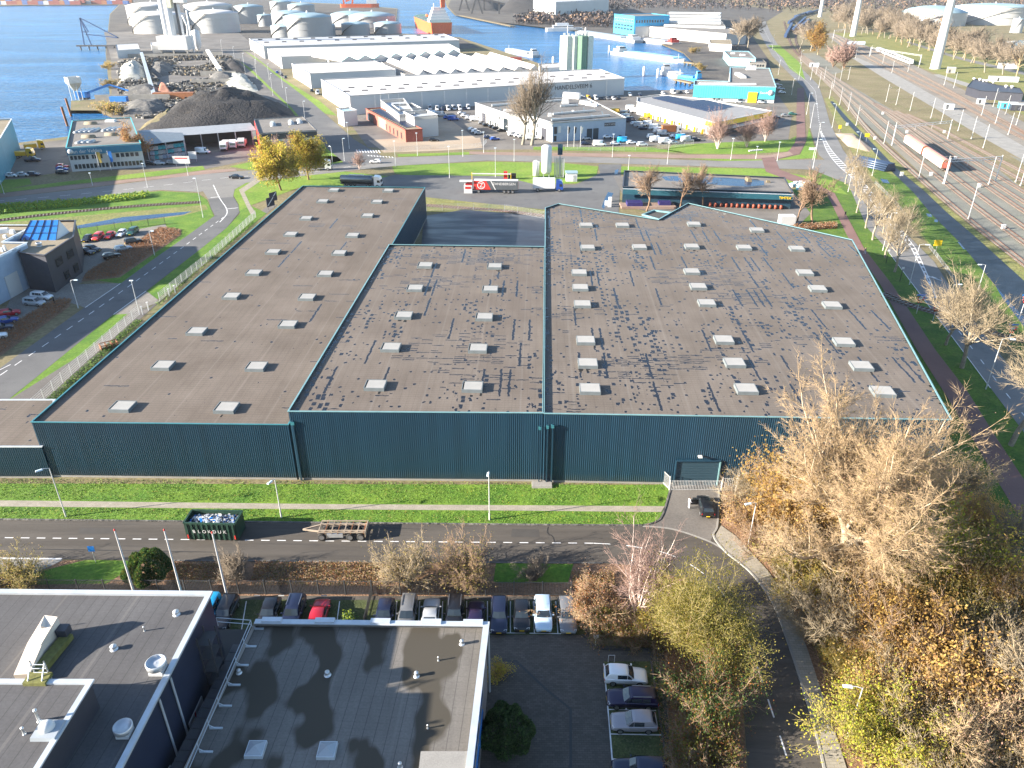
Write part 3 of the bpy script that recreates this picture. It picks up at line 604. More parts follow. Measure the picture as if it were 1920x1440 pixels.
# ---------------- the three warehouse halls ----------------
def corrugated(mb,p,q,z0,z1,mat,pitch=0.27,dep=0.045):
 """profiled sheeting from p to q, outside on the right-hand side of p->q"""
 P,Q=Vector((*p,0)),Vector((*q,0));d=Q-P;L=d.length;d.normalize();nrm=Vector((d.y,-d.x,0))
 n=max(1,int(L/pitch));w=L/n;V=[];F=[]
 for i in range(n):
  for f,o in((0,0),(0.36,0),(0.5,1),(0.86,1)):V.append(P+d*(w*(i+f))+nrm*dep*o)
 V.append(Q)
 k=len(V);VV=[(v.x,v.y,z0)for v in V]+[(v.x,v.y,z1)for v in V]
 mb.add(VV,[(i,i+1,k+i+1,k+i)for i in range(k-1)],mat)
def coping(name,pts,z,w,h,mat,parent,closed=True):
 m=MB();n=len(pts)
 for i in range(n if closed else n-1):
  a,b=pts[i],pts[(i+1)%n];d=Vector((b[0]-a[0],b[1]-a[1],0)).normalized()*(w*0.5)
  m.beam((a[0]-d.x*(i%2),a[1]-d.y*(i%2),z+h/2+0.002*(i%2)),(b[0]+d.x*(i%2),b[1]+d.y*(i%2),z+h/2+0.002*(i%2)),w,h,mat)
 return m.build(name,parent)
def skylight(parent,px,py,z,ridged,rot,sx=2.8,sy=2.5,h=0.5):
 key=('sky',ridged,sx,sy)
 if key not in SKY:
  f=MB();t=0.1
  f.box(0,0,0,sx,t,h,'skylight frame');f.v=[(x,y-(sy-t)/2,z)for x,y,z in f.v]
  for cx,cy,lx,ly in((0,(sy-t)/2,sx,t),(-(sx-t)/2,0,t,sy-2*t),((sx-t)/2,0,t,sy-2*t)):f.box(cx,cy,0,lx,ly,h,'skylight frame')
  g=MB()
  if ridged:
   n=9;w=(sy-2*t)/n
   for i in range(n):
    y0=-(sy-2*t)/2+i*w;a,b=-(sx-2*t)/2,(sx-2*t)/2
    g.face([(a,y0,h-.05),(b,y0,h-.05),(b,y0+w*.72,h+.03),(a,y0+w*.72,h+.03)],'polycarbonate ridged')
    g.face([(a,y0+w*.72,h+.03),(b,y0+w*.72,h+.03),(b,y0+w,h-.05),(a,y0+w,h-.05)],'dark steel')
  else:g.box(0.08,0,h-.16,sx-2*t-.1,sy-2*t,.13,'polycarbonate',ins=0.05)
  SKY[key]=(f.build('skylight'),g.build('pane'));SKY[key][1].parent=SKY[key][0];a=SKY[key][0]
 else:
  a0,b0=SKY[key];a=a0.copy();COL.objects.link(a);b=b0.copy();COL.objects.link(b);b.parent=a
 a.parent=parent;x,y=G(px,py,z+0.3);a.location=(x,y,z+0.004);a.rotation_euler=(0,0,rot+random.uniform(-.01,.01))
SKY={}
def hall(label,roof,h,feltm,trim,skylights,ridged,wall_sides,par=0.3,z0=0.35):
 """roof: photograph pixels of the roof outline at level h, clockwise from the near left"""
 P=Gs(roof,h);n=len(P)
 c=(sum(p[0]for p in P)/n,sum(p[1]for p in P)/n)
 t=thing('warehouse_hall',label,'warehouse',(c[0],c[1],0),0,'joined warehouse halls')
 L=[(p[0]-c[0],p[1]-c[1])for p in P]
 r=MB();r.cap(L,h,feltm);r.build('roof',t)
 for i in range(n):
  a,b=L[i],L[(i+1)%n];m=MB()
  if i in wall_sides:corrugated(m,b,a,z0,h+par-.02,'teal steel')
  else:m.wall(b,a,z0,h+par-.02,'teal steel')
  m.wall(a,b,h-.05,h+par-.02,'dark inner')
  m.build('wall',t)
 coping('parapet',L,h+par-.03,0.2,0.09,trim,t)
 b=MB()
 for i in range(n):
  a,q=L[i],L[(i+1)%n];b.wall(q,a,0,z0,'concrete')
 b.build('plinth',t)
 for s in skylights:
  skylight(t,s[0],s[1],h,ridged,R(-2)if len(s)<3 else s[2])
 for ch in t.children:
  if ch.name.startswith('skylight'):ch.location.x-=c[0];ch.location.y-=c[1]
 return t,L,c
h1,L1,c1=hall('long low dark teal hall with a plain grey-brown felt roof beside the left road',[(60,795),(568,350.5),(797,353.5),(541,800)],8.4,'roof felt dry','teal trim',[(626,356),(605,377),(574,409),(545,439),(512,472),(476,511),(434,555),(369,621),(306,685),(230,762),(728,357),(707,378),(689,404),(661,441),(636,474),(610,513),(576,557),(540,608),(481,687),(425,764)],False,(2,3))
h2,L2,c2=hall('taller middle hall with puddled felt roof between the long hall and the wide hall',[(541,775),(730,461),(1021,465),(1018,778)],10.4,'roof felt wet','teal pale trim',[(797,497),(927,499),(778,540),(919,542),(757,591),(908,594),(733,651),(896,653),(704,722),(886,725)],False,(3,))
RW=R(2)
h3,L3,c3_=hall('wide hall with many puddles and ridged skylights on its roof beside the red cycle path',[(1019.5,779),(1022.5,392),(1047,384),(1235,414),(1290,383),(1597,452),(1783,791)],10.4,'roof felt patched','teal pale trim',[(1099,422,0),(1167,422,0),(1301,420,-.05),(1419,431,-.07),(1102,464,0),(1199,463,0),(1297,462,-.03),(1395,464,-.06),(1494,466,-.08),(1086,511),(1297,509),(1509,511,-.08),(1088,539),(1309,537),(1533,541,-.08),(1092,570),(1325,568,-.05),(1560,572,-.08),(1098,638),(1357,637,-.05),(1582,641,-.08),(1102,681),(1377,680),(1615,686,-.08),(1106,729),(1399,729),(1655,734,-.08)],True,(6,))
def annex():
 P=Gs([(1205,404),(1226,396),(1258,400),(1236,413)],9.0);c=P[0];L=[(p[0]-c[0],p[1]-c[1])for p in P]
 m=MB();m.prism(L,0,9.0,'teal steel','asphalt');w=m.build('annex',h3,(c[0]-c3_[0],c[1]-c3_[1],0));coping('parapet',L,9.0,0.35,0.35,'teal pale trim',w)
annex()
def front_xy(px,z0=0.0,out=0.25):
 x,y=G(px,905 if px>560 else 899,0);return x,y
def pipes(t,c,items):
 for px,py,z1,w,dark in items:
  x,y=G(px,py,0);m=MB()
  m.box(0,0,.05,w,.22,z1,'dark steel' if dark else 'teal steel');o=m.build('downpipe',t,(x-c[0],y-c[1]-.12,0))
  if not dark:k=MB();k.box(0,-.02,z1-.5,w*2.2,.3,.45,'teal trim');k.build('hopper',o)
pipes(h2,c2,[(566,900,9.3,.22,False),(1010,905.5,9.0,.14,False)])
pipes(h3,c3_,[(1024,906,9.2,.14,False),(1033,906,9.3,.16,False)])
sp=MB();sp.box(0,0,0,2.7,1.2,.35,'concrete',ins=.03)
tag(sp.build('drain_slab',None,(*G(1016,911),0)),'pale concrete slab on the grass under the downpipes of the middle hall','slab')
def front_door():
 a_,b_=L3[0],L3[6];x0=G(1263,907)[0]-c3_[0];fy=lambda px:a_[1]+(b_[1]-a_[1])*(x0+2.7-a_[0])/(b_[0]-a_[0])-.14
 x0,x1=G(1263,907)[0]-c3_[0],G(1341,907)[0]-c3_[0];y=fy(1300);n=10;zt=3.9
 fr=MB();fr.box((x0+x1)/2,y-.12,zt,x1-x0+.3,.2,.2,'teal steel');fr.box(x0-.1,y-.12,0,.16,.2,zt,'teal steel');fr.box(x1+.1,y-.12,0,.16,.2,zt,'teal pale trim')
 d=fr.build('loading_door',h3)
 for i in range(n):
  m=MB();m.box(0,0,0,x1-x0,.05,zt/n-.03,'blue grey door' if False else 'teal door',top='teal door');m.build('door_panel',d,((x0+x1)/2,y-.035,.02+i*zt/n))
 a,b=G(1350,907)[0]-c3_[0],G(1366,907)[0]-c3_[0];m=MB();m.box((a+b)/2,y-.03,0,b-a,.08,2.2,'dark inner');d2=m.build('side_door',h3)
 k=MB();k.box(b-.2,y-.1,1.0,.14,.06,.05,'galvanised');k.build('handle',d2)
 l=MB();l.box(G(1303,907)[0]-c3_[0],y-.3,4.7,.5,.5,.18,'white');l.build('door_lamp',h3)
front_door()
P=Gs([(-330,838),(-330,751),(102,750),(78,838)],5.0);cx,cy=P[0]
t=thing('low_hall','low teal flat-roofed hall joined to the left end of the long hall','warehouse',(cx,cy,0));L=[(p[0]-cx,p[1]-cy)for p in P]
m=MB();m.cap(L,5.0,'roof felt dry');m.build('roof',t)
m=MB();corrugated(m,L[0],L[3],.3,5.05,'teal steel');m.build('wall',t);m=MB();m.wall(L[3],L[2],0,5.0,'teal steel');m.wall(L[2],L[1],0,5.0,'teal steel');m.wall(L[0],L[3],0,.3,'concrete');m.build('wall',t)
coping('parapet',L,5.0,.3,.1,'zinc trim',t)
def bars(mb,p,q,z0,z1,n,w,mat):
 P,Q=Vector(p),Vector(q);rot=math.atan2(Q.y-P.y,Q.x-P.x)
 for i in range(n):
  a=P.lerp(Q,(i+.5)/n);mb.box(a.x,a.y,z0,w,w,z1-z0,mat,rot)
def bar_fence(name,label,cat,pts,h,mat,spacing,bw,seg=2.6,post_w=.09,panel='railing',rails=(0.12,0.92),group=None):
 """upright-bar fence: every panel of bars and every post a part"""
 o=pts[0];t=thing(name,label,cat,(o[0],o[1],0),0,group)
 for i in range(len(pts)-1):
  a,b=Vector(pts[i])-Vector(o),Vector(pts[i+1])-Vector(o);L=(b-a).length;n=max(1,round(L/seg));rot=math.atan2(b.y-a.y,b.x-a.x)
  for k in range(n):
   p,q=a.lerp(b,k/n),a.lerp(b,(k+1)/n);m=MB()
   m.box(0,0,0,post_w,post_w,h,mat,rot);m.build('post',t,(p.x,p.y,0))
   m=MB();bars(m,p,q,.08,h-.05,max(2,int((q-p).length/spacing)),bw,mat)
   for r in rails:m.beam((p.x,p.y,h*r),(q.x,q.y,h*r),.035,.05,mat)
   m.build(panel,t)
 m=MB();m.box(0,0,0,post_w,post_w,h,mat);m.build('post',t,((Vector(pts[-1])-Vector(o)).x,(Vector(pts[-1])-Vector(o)).y,0))
 return t
gy=[G(1240,905),G(1254,919)]
bar_fence('gate_fence','short white angled fence panel at the left end of the sliding gate','fence',gy,2.2,'gate white',.22,.035)
g2=bar_fence('sliding_gate','long low white barred gate across the loading forecourt','gate',Gs([(1255,920),(1351,920)]),1.7,'gate white',.2,.035,8)
bar_fence('gate_fence','short white fence bay at the right end of the sliding gate by the bare trees','fence',Gs([(1352,921),(1379,921),(1384,908)]),2.2,'gate white',.22,.035)
# ---------------- offices in the near left corner ----------------
HB,HL=8.5,13.0
def ventcap(parent,x,y,z,s,name='roof_fan'):
 m=MB();m.box(0,0,0,1.1*s,1.1*s,.25*s,'white');m.lathe(0,0,[(.42*s,.25*s),(.42*s,.5*s),(.78*s,.55*s),(.8*s,1.05*s),(.72*s,1.08*s),(.68*s,.8*s),(.0,.95*s)],20,'galvanised');return m.build(name,parent,(x,y,z))
def roofpix(lst,z,c):return[(a[0]-c[0],a[1]-c[1])for a in Gs(lst,z)]
def office_left():
 pts=[(-420,1107),(393,1115),(222,1447),(160,1560),(-420,1560)];c=G(393,1115,HL)
 t=thing('office_block','navy-clad office block with a slate grey white-edged roof in the near left corner','office block',(c[0],c[1],0))
 L=roofpix(pts,HL,c);m=MB();m.cap(L,HL,'roof felt slate');m.build('roof',t)
 m=MB()
 for i in(0,1,2):m.wall(L[(i+1)%5],L[i],0,HL+.05,'navy cladding')
 m.wall(L[0],L[4],0,HL,'navy cladding');m.wall(L[4],L[3],0,HL,'navy cladding');m.build('wall',t)
 coping('roof_edge',L[:3],HL,.45,.22,'zinc trim',t,False)
 U=roofpix([(-420,1278),(170,1280),(70,1442),(20,1540),(-420,1540)],HL+2.6,c);m=MB();m.prism(U,HL,HL+2.6,'anthracite','roof felt slate');u=m.build('roof_storey',t)
 coping('roof_edge',U[:3],HL+2.6,.4,.15,'zinc trim',u,False)
 def P(px,py,z):x,y=G(px,py,z);return(x-c[0],y-c[1],z)
 z=HL+.1
 A,B,C,D=P(30,1276,z),P(60,1226,z),P(96,1186,z),P(108,1184,z)
 m=MB();w=1.15
 prof=[(A,0.6),(B,1.2),(C,1.9),(D,1.5)]
 for i in range(3):
  (p,h0),(q,h1)=prof[i],prof[i+1];d=Vector(q)-Vector(p);n=Vector((d.y,-d.x,0)).normalized()*w
  a,b=Vector(p),Vector(q)
  V=[a,a+n,b+n,b];V+=[Vector((v.x,v.y,v.z+(h0 if k in(0,1)else h1)))for k,v in enumerate(V)]
  m.add(V,[(4,5,6,7),(0,1,5,4),(2,3,7,6),(1,2,6,5),(3,0,4,7)],'pale duct')
 dt=m.build('air_duct',t)
 m=MB();p,q=P(50,1275,z),P(108,1196,z);m.beam((p[0]+.6,p[1],HL+.35),(q[0]+.9,q[1],HL+.35),.9,.5,'mossy');m.beam((q[0]+.3,q[1],HL+.9),(q[0]+1.1,q[1],HL+.9),.8,.7,'anthracite');m.build('duct_stand',dt)
 p=P(72,1276,HL+2.6);m=MB();m.box(0,0,0,1.6,1.0,.3,'mossy')
 for dx in(-.5,.5):m.tube([(dx,.6,-1.5),(dx,.5,1.4)],.05,6,'galvanised');m.tube([(dx,-.3,.3),(dx,.5,1.2)],.05,6,'galvanised')
 for k in range(3):m.tube([(-.5,.45,.3+k*.4),(.5,.45,.3+k*.4)],.04,5,'galvanised')
 m.build('roof_ladder',t,p)
 for px,py,s in((297,1252,.95),(235,1370,.82)):ventcap(t,*P(px,py+6,HL+.004),s)
 p=P(92,1372,HL+2.604);m=MB();m.box(0,0,0,1.7,1.5,.3,'dome',ins=.05);m.lathe(-.1,.1,[(.5,.3),(.48,.5),(.35,.68),(.15,.76),(0,.78)],14,'white');m.build('roof_vent',t,p)
 for px,py,zz,hh,rr in((74,1352,HL+2.6,1.0,.16),(46,1376,HL+2.6,.5,.13),(331,1152,HL,.25,.3),(214,1217,HL,.25,.3),(271,1183,HL,.35,.08),(110,1176,HL,.5,.05)):
  rr*=.7;m=MB();m.lathe(0,0,[(rr*1.5,0),(rr,.06),(rr*.8,hh),(rr*1.2,hh),(rr*1.2,hh+.12),(0,hh+.16)],10,'galvanised');m.build('roof_vent',t,P(px,py,zz+.004))
 a,b=Vector((*L[1],0)),Vector((*L[2],0));d=(b-a).normalized();n=Vector((-d.y,d.x,0))
 for f in(.52,.64):
  p=a.lerp(b,f)+n*.15;PT(t,'downpipe',[(p.x,p.y,HL-.2),(p.x,p.y,5.2)],.09,8,'zinc trim')
 for f0,f1 in((.34,.5),(.72,.86)):
  m=MB()
  for k in range(17):
   p=a.lerp(b,f0+(f1-f0)*k/16)+n*.3;m.beam((p.x,p.y,6.4),(p.x,p.y,7.1),.06,.06,'red' if k in(9,)else 'galvanised')
  for zz in(6.4,7.1):p=a.lerp(b,f0)+n*.3;q=a.lerp(b,f1)+n*.3;m.beam((p.x,p.y,zz),(q.x,q.y,zz),.07,.07,'galvanised')
  m.build('wall_ladder',t)
 m=MB()
 p=a.lerp(b,.22)+n*.9
 for dx in(-.5,.5):
  for dy in(-.7,.7):m.beam((p.x+dx,p.y+dy,5),(p.x+dx,p.y+dy,HL-.6),.1,.1,'dark steel')
 for k in range(5):m.box(p.x,p.y,5.6+k*1.5,1.2,1.6,.08,'dark steel')
 m.build('fire_stair',t)
office_left()
def office_right():
 c=G(912,1170,HB);t=thing('office_block','office with a damp stained roof, two dome skylights and white parapet beside the car park','office block',(c[0],c[1],0))
 L=roofpix([(478,1166),(912,1171),(880,1440),(866,1560),(250,1560),(345,1440)],HB,c)
 m=MB();m.cap(L,HB-.5,'roof felt damp');m.build('roof',t)
 m=MB()
 for i in(0,1,2,3,4,5):m.wall(L[(i+1)%6],L[i],0,HB+.05,'wall grey')
 for i in(0,1):m.wall(L[i],L[i+1],HB-.5,HB,'parapet inner')
 m.build('wall',t)
 coping('parapet',L[:4],HB,.55,.1,'zinc trim',t,False)
 m=MB()
 for f in(.03,.26,.5,.72,.9):
  a,b=Vector(L[0]),Vector(L[1]);p=a.lerp(b,f);q=a.lerp(b,f+.085);PE(t,'parapet_cap',(p.x,p.y+.12,HB+.1),(q.x,q.y+.12,HB+.1),.55,.3,'zinc trim')
 a,b=Vector(L[1]),Vector(L[2]);d=(b-a).normalized();n=Vector((-d.y,d.x))
 for f0,f1 in((.36,.56),(.6,.97)):
  for zz in(HB-2.3,HB-5.6):
   p,q=a+(b-a)*f0+n*.05,a+(b-a)*f1+n*.05;m=MB();m.beam((p.x,p.y,zz),(q.x,q.y,zz),.08,1.5,'blue frame');w=m.build('window',t)
   k=max(2,int((q-p).length/1.5));g=MB()
   for j in range(k):
    u,v=p.lerp(q,(j+.08)/k)+n*.05,p.lerp(q,(j+.92)/k)+n*.05;g.beam((u.x,u.y,zz),(v.x,v.y,zz),.03,1.2,'blue glass')
   g.build('pane',w)
 p=a+n*.2+d*.25;PT(t,'downpipe',[(p.x,p.y,0),(p.x,p.y,HB-.4)],.1,8,'zinc trim')
 for px,py,s in((479,1403,.8),(613,1405,.8)):
  x,y=G(px,py,HB-.2);m=MB();z=HB-.496
  m.box(0,0,0,1.75,1.75,.4,'zinc trim',ins=.03);o=m.build('dome_skylight',t,(x-c[0],y-c[1],z));o.scale=(s,)*3
  m=MB();V=[(-.78,-.78,.4),(.78,-.78,.4),(.78,.78,.4),(-.78,.78,.4),(0,0,.85)];m.add(V,[(0,1,4),(1,2,4),(2,3,4),(3,0,4)],'dome');m.build('dome',o)
 for px,py,hh,rr in((614,1264,.3,.3),(781,1266,.35,.26),(866,1206,.35,.25),(822,1237,.35,.1),(802,1364,.3,.1),(750,1437,.4,.22),(448,1260,.25,.25)):
  x,y=G(px,py,HB-.4);rr*=.7;m=MB();m.lathe(0,0,[(rr*1.5,0),(rr,.08),(rr*.7,hh),(rr,hh),(rr,hh+.1),(0,hh+.14)],10,'galvanised');m.build('roof_vent',t,(x-c[0],y-c[1],HB-.496))
 x,y=G(832,1440,HB-.4);m=MB();m.box(0,0,0,3.6,2.2,.5,'concrete');m.build('roof_hatch',t,(x-c[0],y-c[1],HB-.496))
 m=MB();A,B=Vector(roofpix([(472,1172)],HB,c)[0]),Vector(roofpix([(330,1500)],HB,c)[0])
 K=8
 for zz in(HB+.1,HB+.6):m.beam((A.x,A.y,zz),(B.x,B.y,zz),.05,.05,'zinc trim')
 A2=A+Vector((-3.2,.3))
 for zz in(HB+.1,HB+.6):m.beam((A.x,A.y,zz),(A2.x,A2.y,zz),.05,.05,'zinc trim')
 m.beam((A2.x,A2.y,HB-.4),(A2.x,A2.y,HB+.6),.05,.05,'zinc trim')
 for k in range(K+1):
  p=A.lerp(B,k/K);m.beam((p.x,p.y,HB-.48),(p.x,p.y,HB+.6),.05,.05,'zinc trim');m.box(p.x+.5,p.y,HB-.49,1.0,.16,.1,'zinc trim');m.beam((p.x,p.y,HB-.1),(p.x+.4,p.y,HB-.4),.04,.04,'zinc trim')
 m.build('handrail',t)
 K2=roofpix([(380,1180),(470,1180),(345,1440),(300,1560),(130,1560),(225,1442)],5.0,c)
 z=5.0;m=MB();m.cap(K2,z,'link roof');m.build('link_roof',t)
 x,y=G(323,1398,z);m=MB();m.box(0,0,0,2.0,2.0,.3,'zinc trim');o=m.build('rooflight',t,(x-c[0],y-c[1],z+.004));g=MB();g.box(0,0,.301,1.6,1.6,.04,'sky glass');g.build('pane',o)
 m=MB();p,q=Vector(roofpix([(452,1205)],8.2,c)[0]),Vector(roofpix([(320,1470)],8.2,c)[0])
 for k in range(14):
  u,v=p.lerp(q,k/14),p.lerp(q,(k+.94)/14);m.beam((u.x-.3,u.y,HB-.55),(v.x-.3,v.y,HB-.55),.9,.08,'link panel')
 m.build('gutter_walkway',t)
 x,y=G(380,1220,5.2);m=MB();m.box(0,0,0,1.0,2.2,1.0,'dark steel',R(-15));m.build('air_unit',t,(x-c[0],y-c[1],z+.004))
office_right()
fp=Gs([(-120,1110),(150,1113),(698,1115.5),(1070,1118)])
bf=bar_fence('boundary_fence','long black upright-bar fence behind the parked cars','fence',fp,2.1,'fence grey',.16,.035,3.0,.1)
o0=fp[0]
for px in(155,203,237,278,319,360,403,447,485,530,566,610):
 x,y=G(px,1111,.6);m=MB();m.box(0,0,0,.62,.03,.12,'white');m.build('white_strip',bf,(x-o0[0],y-o0[1]-.55,.62))
m=MB();a=G(697,1118);b=G(684,1172)
bar_fence('side_fence','short dark fence running from the boundary fence between the red car and the black car','fence',[a,b],1.3,'dark steel',.15,.03,2.5,.08)
lines=MB()
for px,px2 in((462,452),(524,514),(592,583),(637,629),(744,740),(787,784),(830,828),(875,875),(914,914),(957,957),(1000,1002),(1042,1046)):strip(lines,Gs([(px,1128),(px2,1188)]),.1,.065,'road white')
strip(lines,Gs([(915,1187),(985,1188)]),.1,.066,'road white');strip(lines,Gs([(993,1188),(1052,1189)]),.1,.066,'road white')
strip(lines,smooth_line(Gs([(1132,1245),(1138,1310),(1145,1390),(1152,1480)])),.12,.066,'road white')
for(a,b)in(((1140,1331),(1230,1333)),((1144,1377),(1240,1379)),((1148,1424),(1250,1427))):strip(lines,Gs([a,b]),.1,.067,'road white')
tag(lines.build('parking_lines'),kind='structure')
m=MB();strip(m,smooth_line(Gs([(1092,1192),(1105,1203),(1128,1218),(1215,1219)])),.14,.03,'dark steel',.2);strip(m,smooth_line(Gs([(1217,1219),(1228,1290),(1245,1400),(1256,1500)])),.16,.031,'dark steel',.18);tag(m.build('kerb'),kind='structure')
dk=MB();strip(dk,Gs([(920,1240),(968,1240),(1025,1294),(1070,1330),(1070,1440)]),.25,.047,'wet line')
tag(dk.build('drain_line'),kind='structure')
m=MB();m.tube([(0,0,0),(0,0,1.5)],.03,6,'lamp post grey');m.box(0,-.03,1.15,.5,.03,.45,'white');tag(m.build('parking_sign',None,(*G(1116,1212),0)),'small white sign plate on a short post before the car park brambles','sign')
m=MB();m.tube([(-.3,0,0),(-.3,0,1.0),(.3,0,1.0),(.3,0,0)],.035,6,'white');tag(m.build('hoop_barrier',None,(*G(1146,1242),0),),'white metal hoop barrier behind the white hatchback','barrier')
m=MB();m.lathe(0,0,[(.3,0),(.42,.5),(.45,.55),(.38,.55),(.36,.45),(0,.45)],14,'terracotta');pot=thing('plant_pot','terracotta pot with a leafy evergreen standing on the grass beside the side fence','plant pot',(*G(655,1168),0));m.build('pot',pot)
m=MB();rg=random.Random(3)
for k in range(220):
 p=Vector((rg.gauss(0,.35),rg.gauss(0,.35),.55+abs(rg.gauss(0,.4))));d=Vector((rg.uniform(-1,1),rg.uniform(-1,1),rg.uniform(-.2,1))).normalized()*.16;e=d.orthogonal().normalized()*.07;m.face([p-d,p+e,p+d,p-e],rg.choice(['leaf green','leaf lime','leaf green']))
m.build('foliage',pot)
# ---------------- vehicles ----------------
def carpaint(c,name=None):
 name='car paint %02x%02x%02x'%tuple(int(max(0,min(1,v))*255)for v in c)
 if name not in MATS:paint(name,c,0.28,0.25,0.03,0.3,coat=0.6)
 return name
CARC=dict(black=(0.012,0.013,0.017),navy=(0.014,0.02,0.05),white=(0.78,0.78,0.78),silver=(0.42,0.44,0.46),grey=(0.16,0.165,0.175),red=(0.42,0.015,0.03),blue=(0.02,0.07,0.32),cyan=(0.02,0.42,0.72),icy=(0.52,0.66,0.78),purple=(0.018,0.012,0.045),yellow=(0.78,0.46,0.02),green=(0.02,0.09,0.07),taupe=(0.3,0.28,0.3),coral=(0.6,0.06,0.06))
CSH=dict(hatch=(4.15,1.78,1.48,-.47,.17,-.36,-.0,.30),estate=(4.75,1.82,1.5,-.485,.17,-.42,.02,.30),suv=(4.5,1.88,1.68,-.48,.2,-.41,.06,.34),sedan=(4.7,1.82,1.45,-.37,.17,-.2,.0,.28),mpv=(4.4,1.82,1.7,-.48,.28,-.43,.1,.32),van=(5.4,2.0,2.35,-.495,.36,-.485,.24,.4),pickup=(5.3,1.9,1.8,-.06,.24,.0,.14,.38),kombi=(4.4,1.83,1.85,-.49,.27,-.47,.12,.36))
def car_parts(kind,colour):
 Lc,Wc,H,gb0,gb1,gr0,gr1,zb0=CSH[kind];w=Wc/2;zb=H*.63 if kind not in('van',)else H*.5
 P=carpaint(CARC[colour]);B=MB()
 hood=zb*.96
 if kind=='van':st=[(-.5,.97,.32,zb),(-.49,1,.25,zb),(-.3,1,.25,zb),(0,1,.25,zb),(.25,1,.25,zb),(.36,.99,.25,zb*.98),(.45,.94,.27,zb*.8),(.49,.86,.3,zb*.68),(.5,.8,.36,zb*.55)]
 elif kind=='sedan':st=[(-.5,.84,.36,zb*.86),(-.485,.93,.24,zb*.98),(-.4,.98,.2,zb*1.0),(-.2,1,.19,zb),(.05,1,.19,zb),(.18,1,.19,hood),(.34,.98,.2,hood*.93),(.44,.93,.21,hood*.83),(.49,.84,.26,hood*.68),(.5,.74,.34,hood*.56)]
 else:st=[(-.5,.86,.36,zb*.9),(-.485,.95,.24,zb*.99),(-.4,1,.2,zb),(-.2,1,.19,zb),(.05,1,.19,zb),(.18,1,.19,hood),(.34,.98,.2,hood*.93),(.44,.93,.21,hood*.84),(.49,.84,.26,hood*.68),(.5,.74,.34,hood*.56)]
 rings=[]
 for f,k,z0,z1 in st:
  x=f*Lc;h=z1-z0;half=[(.84,z0),(.97,z0+h*.25),(1.0,z0+h*.55),(.97,z1-h*.1),(.9,z1-.015),(.45,z1+.03),(0,z1+.04)]
  rings.append([(x,y*k*w,z)for y,z in half]+[(x,-y*k*w,z)for y,z in half[-2::-1]])
 n=len(rings[0]);V=[p for r in rings for p in r];F=[]
 for i in range(len(rings)-1):
  for j in range(n-1):F.append((i*n+j,(i+1)*n+j,(i+1)*n+j+1,i*n+j+1))
 F.append(tuple(range(n))[::-1][::-1]);F.append(tuple((len(rings)-1)*n+j for j in range(n))[::-1])
 B.add(V,[f[::-1]for f in F],P,True)
 zt=H-.03;wr=w*(.78 if kind!='van' else.9);wb=w*.93
 lv=[(gb0,gb1,wb,zb-.04),(gb0*.45+gr0*.55,gb1*.45+gr1*.55,wb*.42+wr*.58,zb+(zt-zb)*.6),(gr0,gr1,wr,zt-.04),(gr0+.03,gr1-.03,wr*.86,zt+.005)]
 def ring(a):x0,x1,ww,z=a;x0*=Lc;x1*=Lc;return[(x0,-ww*.96,z),((x0+x1)/2,-ww,z),(x1,-ww*.9,z),(x1+.05,0,z),(x1,ww*.9,z),((x0+x1)/2,ww,z),(x0,ww*.96,z),(x0-.03,0,z)]
 rr=[ring(a)for a in lv];V=[p for r in rr for p in r];F=[]
 for i in range(3):
  for j in range(8):F.append((i*8+j,i*8+(j+1)%8,(i+1)*8+(j+1)%8,(i+1)*8+j))
 F.append(tuple(24+j for j in range(8)))
 B.add(V,F,P,True)
 if kind=='pickup':B.box(-.29*Lc,0,zb+.01,.38*Lc,Wc*.84,.03,'black')
 parts={'body':B}
 def pane(x0a,x1a,x0b,x1b,ya,yb,za,zb_,side):
  return[(x0a*Lc,side*ya,za),(x1a*Lc,side*ya,za),(x1b*Lc,side*yb,zb_),(x0b*Lc,side*yb,zb_)]
 o=.022;zl,zh=zb+.02,zt-.1;f=(zh-zb)/(zt-zb)
 ix=lambda a,b,k:a+(b-a)*k
 g=MB()
 xa,xb=gb1*Lc+.035,gr1*Lc+.06
 wsb,wst=wb*.84,wr*.82
 g.face([(ix(xa,xb,.06)+o,-wsb,zl),(ix(xa,xb,.06)+.05+o,0,zl),(ix(xa,xb,f)+.05+o,0,zh+.02),(ix(xa,xb,f)+o,-wst,zh+.02)],'glass',True)
 g.face([(ix(xa,xb,.06)+.05+o,0,zl),(ix(xa,xb,.06)+o,wsb,zl),(ix(xa,xb,f)+o,wst,zh+.02),(ix(xa,xb,f)+.05+o,0,zh+.02)],'glass',True)
 parts['windscreen']=g
 xa,xb=gb0*Lc,gr0*Lc;g=MB()
 if kind!='van':
  g.face([(ix(xa,xb,.12)-o-.03,wb*.8,zl+.06),(ix(xa,xb,.12)-o-.03,-wb*.8,zl+.06),(ix(xa,xb,f)-o-.03,-wr*.8,zh),(ix(xa,xb,f)-o-.03,wr*.8,zh)],'glass');parts['rear_window']=g
 m=MB();ya,yb=ix(wb,wr,.08)+o,ix(wb,wr,f)+o
 if kind=='van':spans=[(gb1-.15,gb1-.015)]
 elif kind in('estate','suv','mpv','kombi'):spans=[(.05,.17),(-.17,.035),(-.33,-.185)]
 elif kind=='pickup':spans=[(.1,.23),(-.03,.09)]
 else:spans=[(.03,.15),(-.2,.015)]
 for s in(-1,1):
  for a,b in spans:
   lim0,lim1=max(a,ix(gb0,gr0,f)+.03),min(b,gb1-.02);t0,t1=max(a,ix(gb0,gr0,f)+.03),min(b,ix(gb1,gr1,f)-.01)
   if t1-t0<.02:t1=t0+.02
   q=pane(lim0,lim1,t0,t1,ya*.99,yb*.99,zl,zh,s);m.face(q if s<0 else q[::-1],'glass')
 parts['side_window']=m
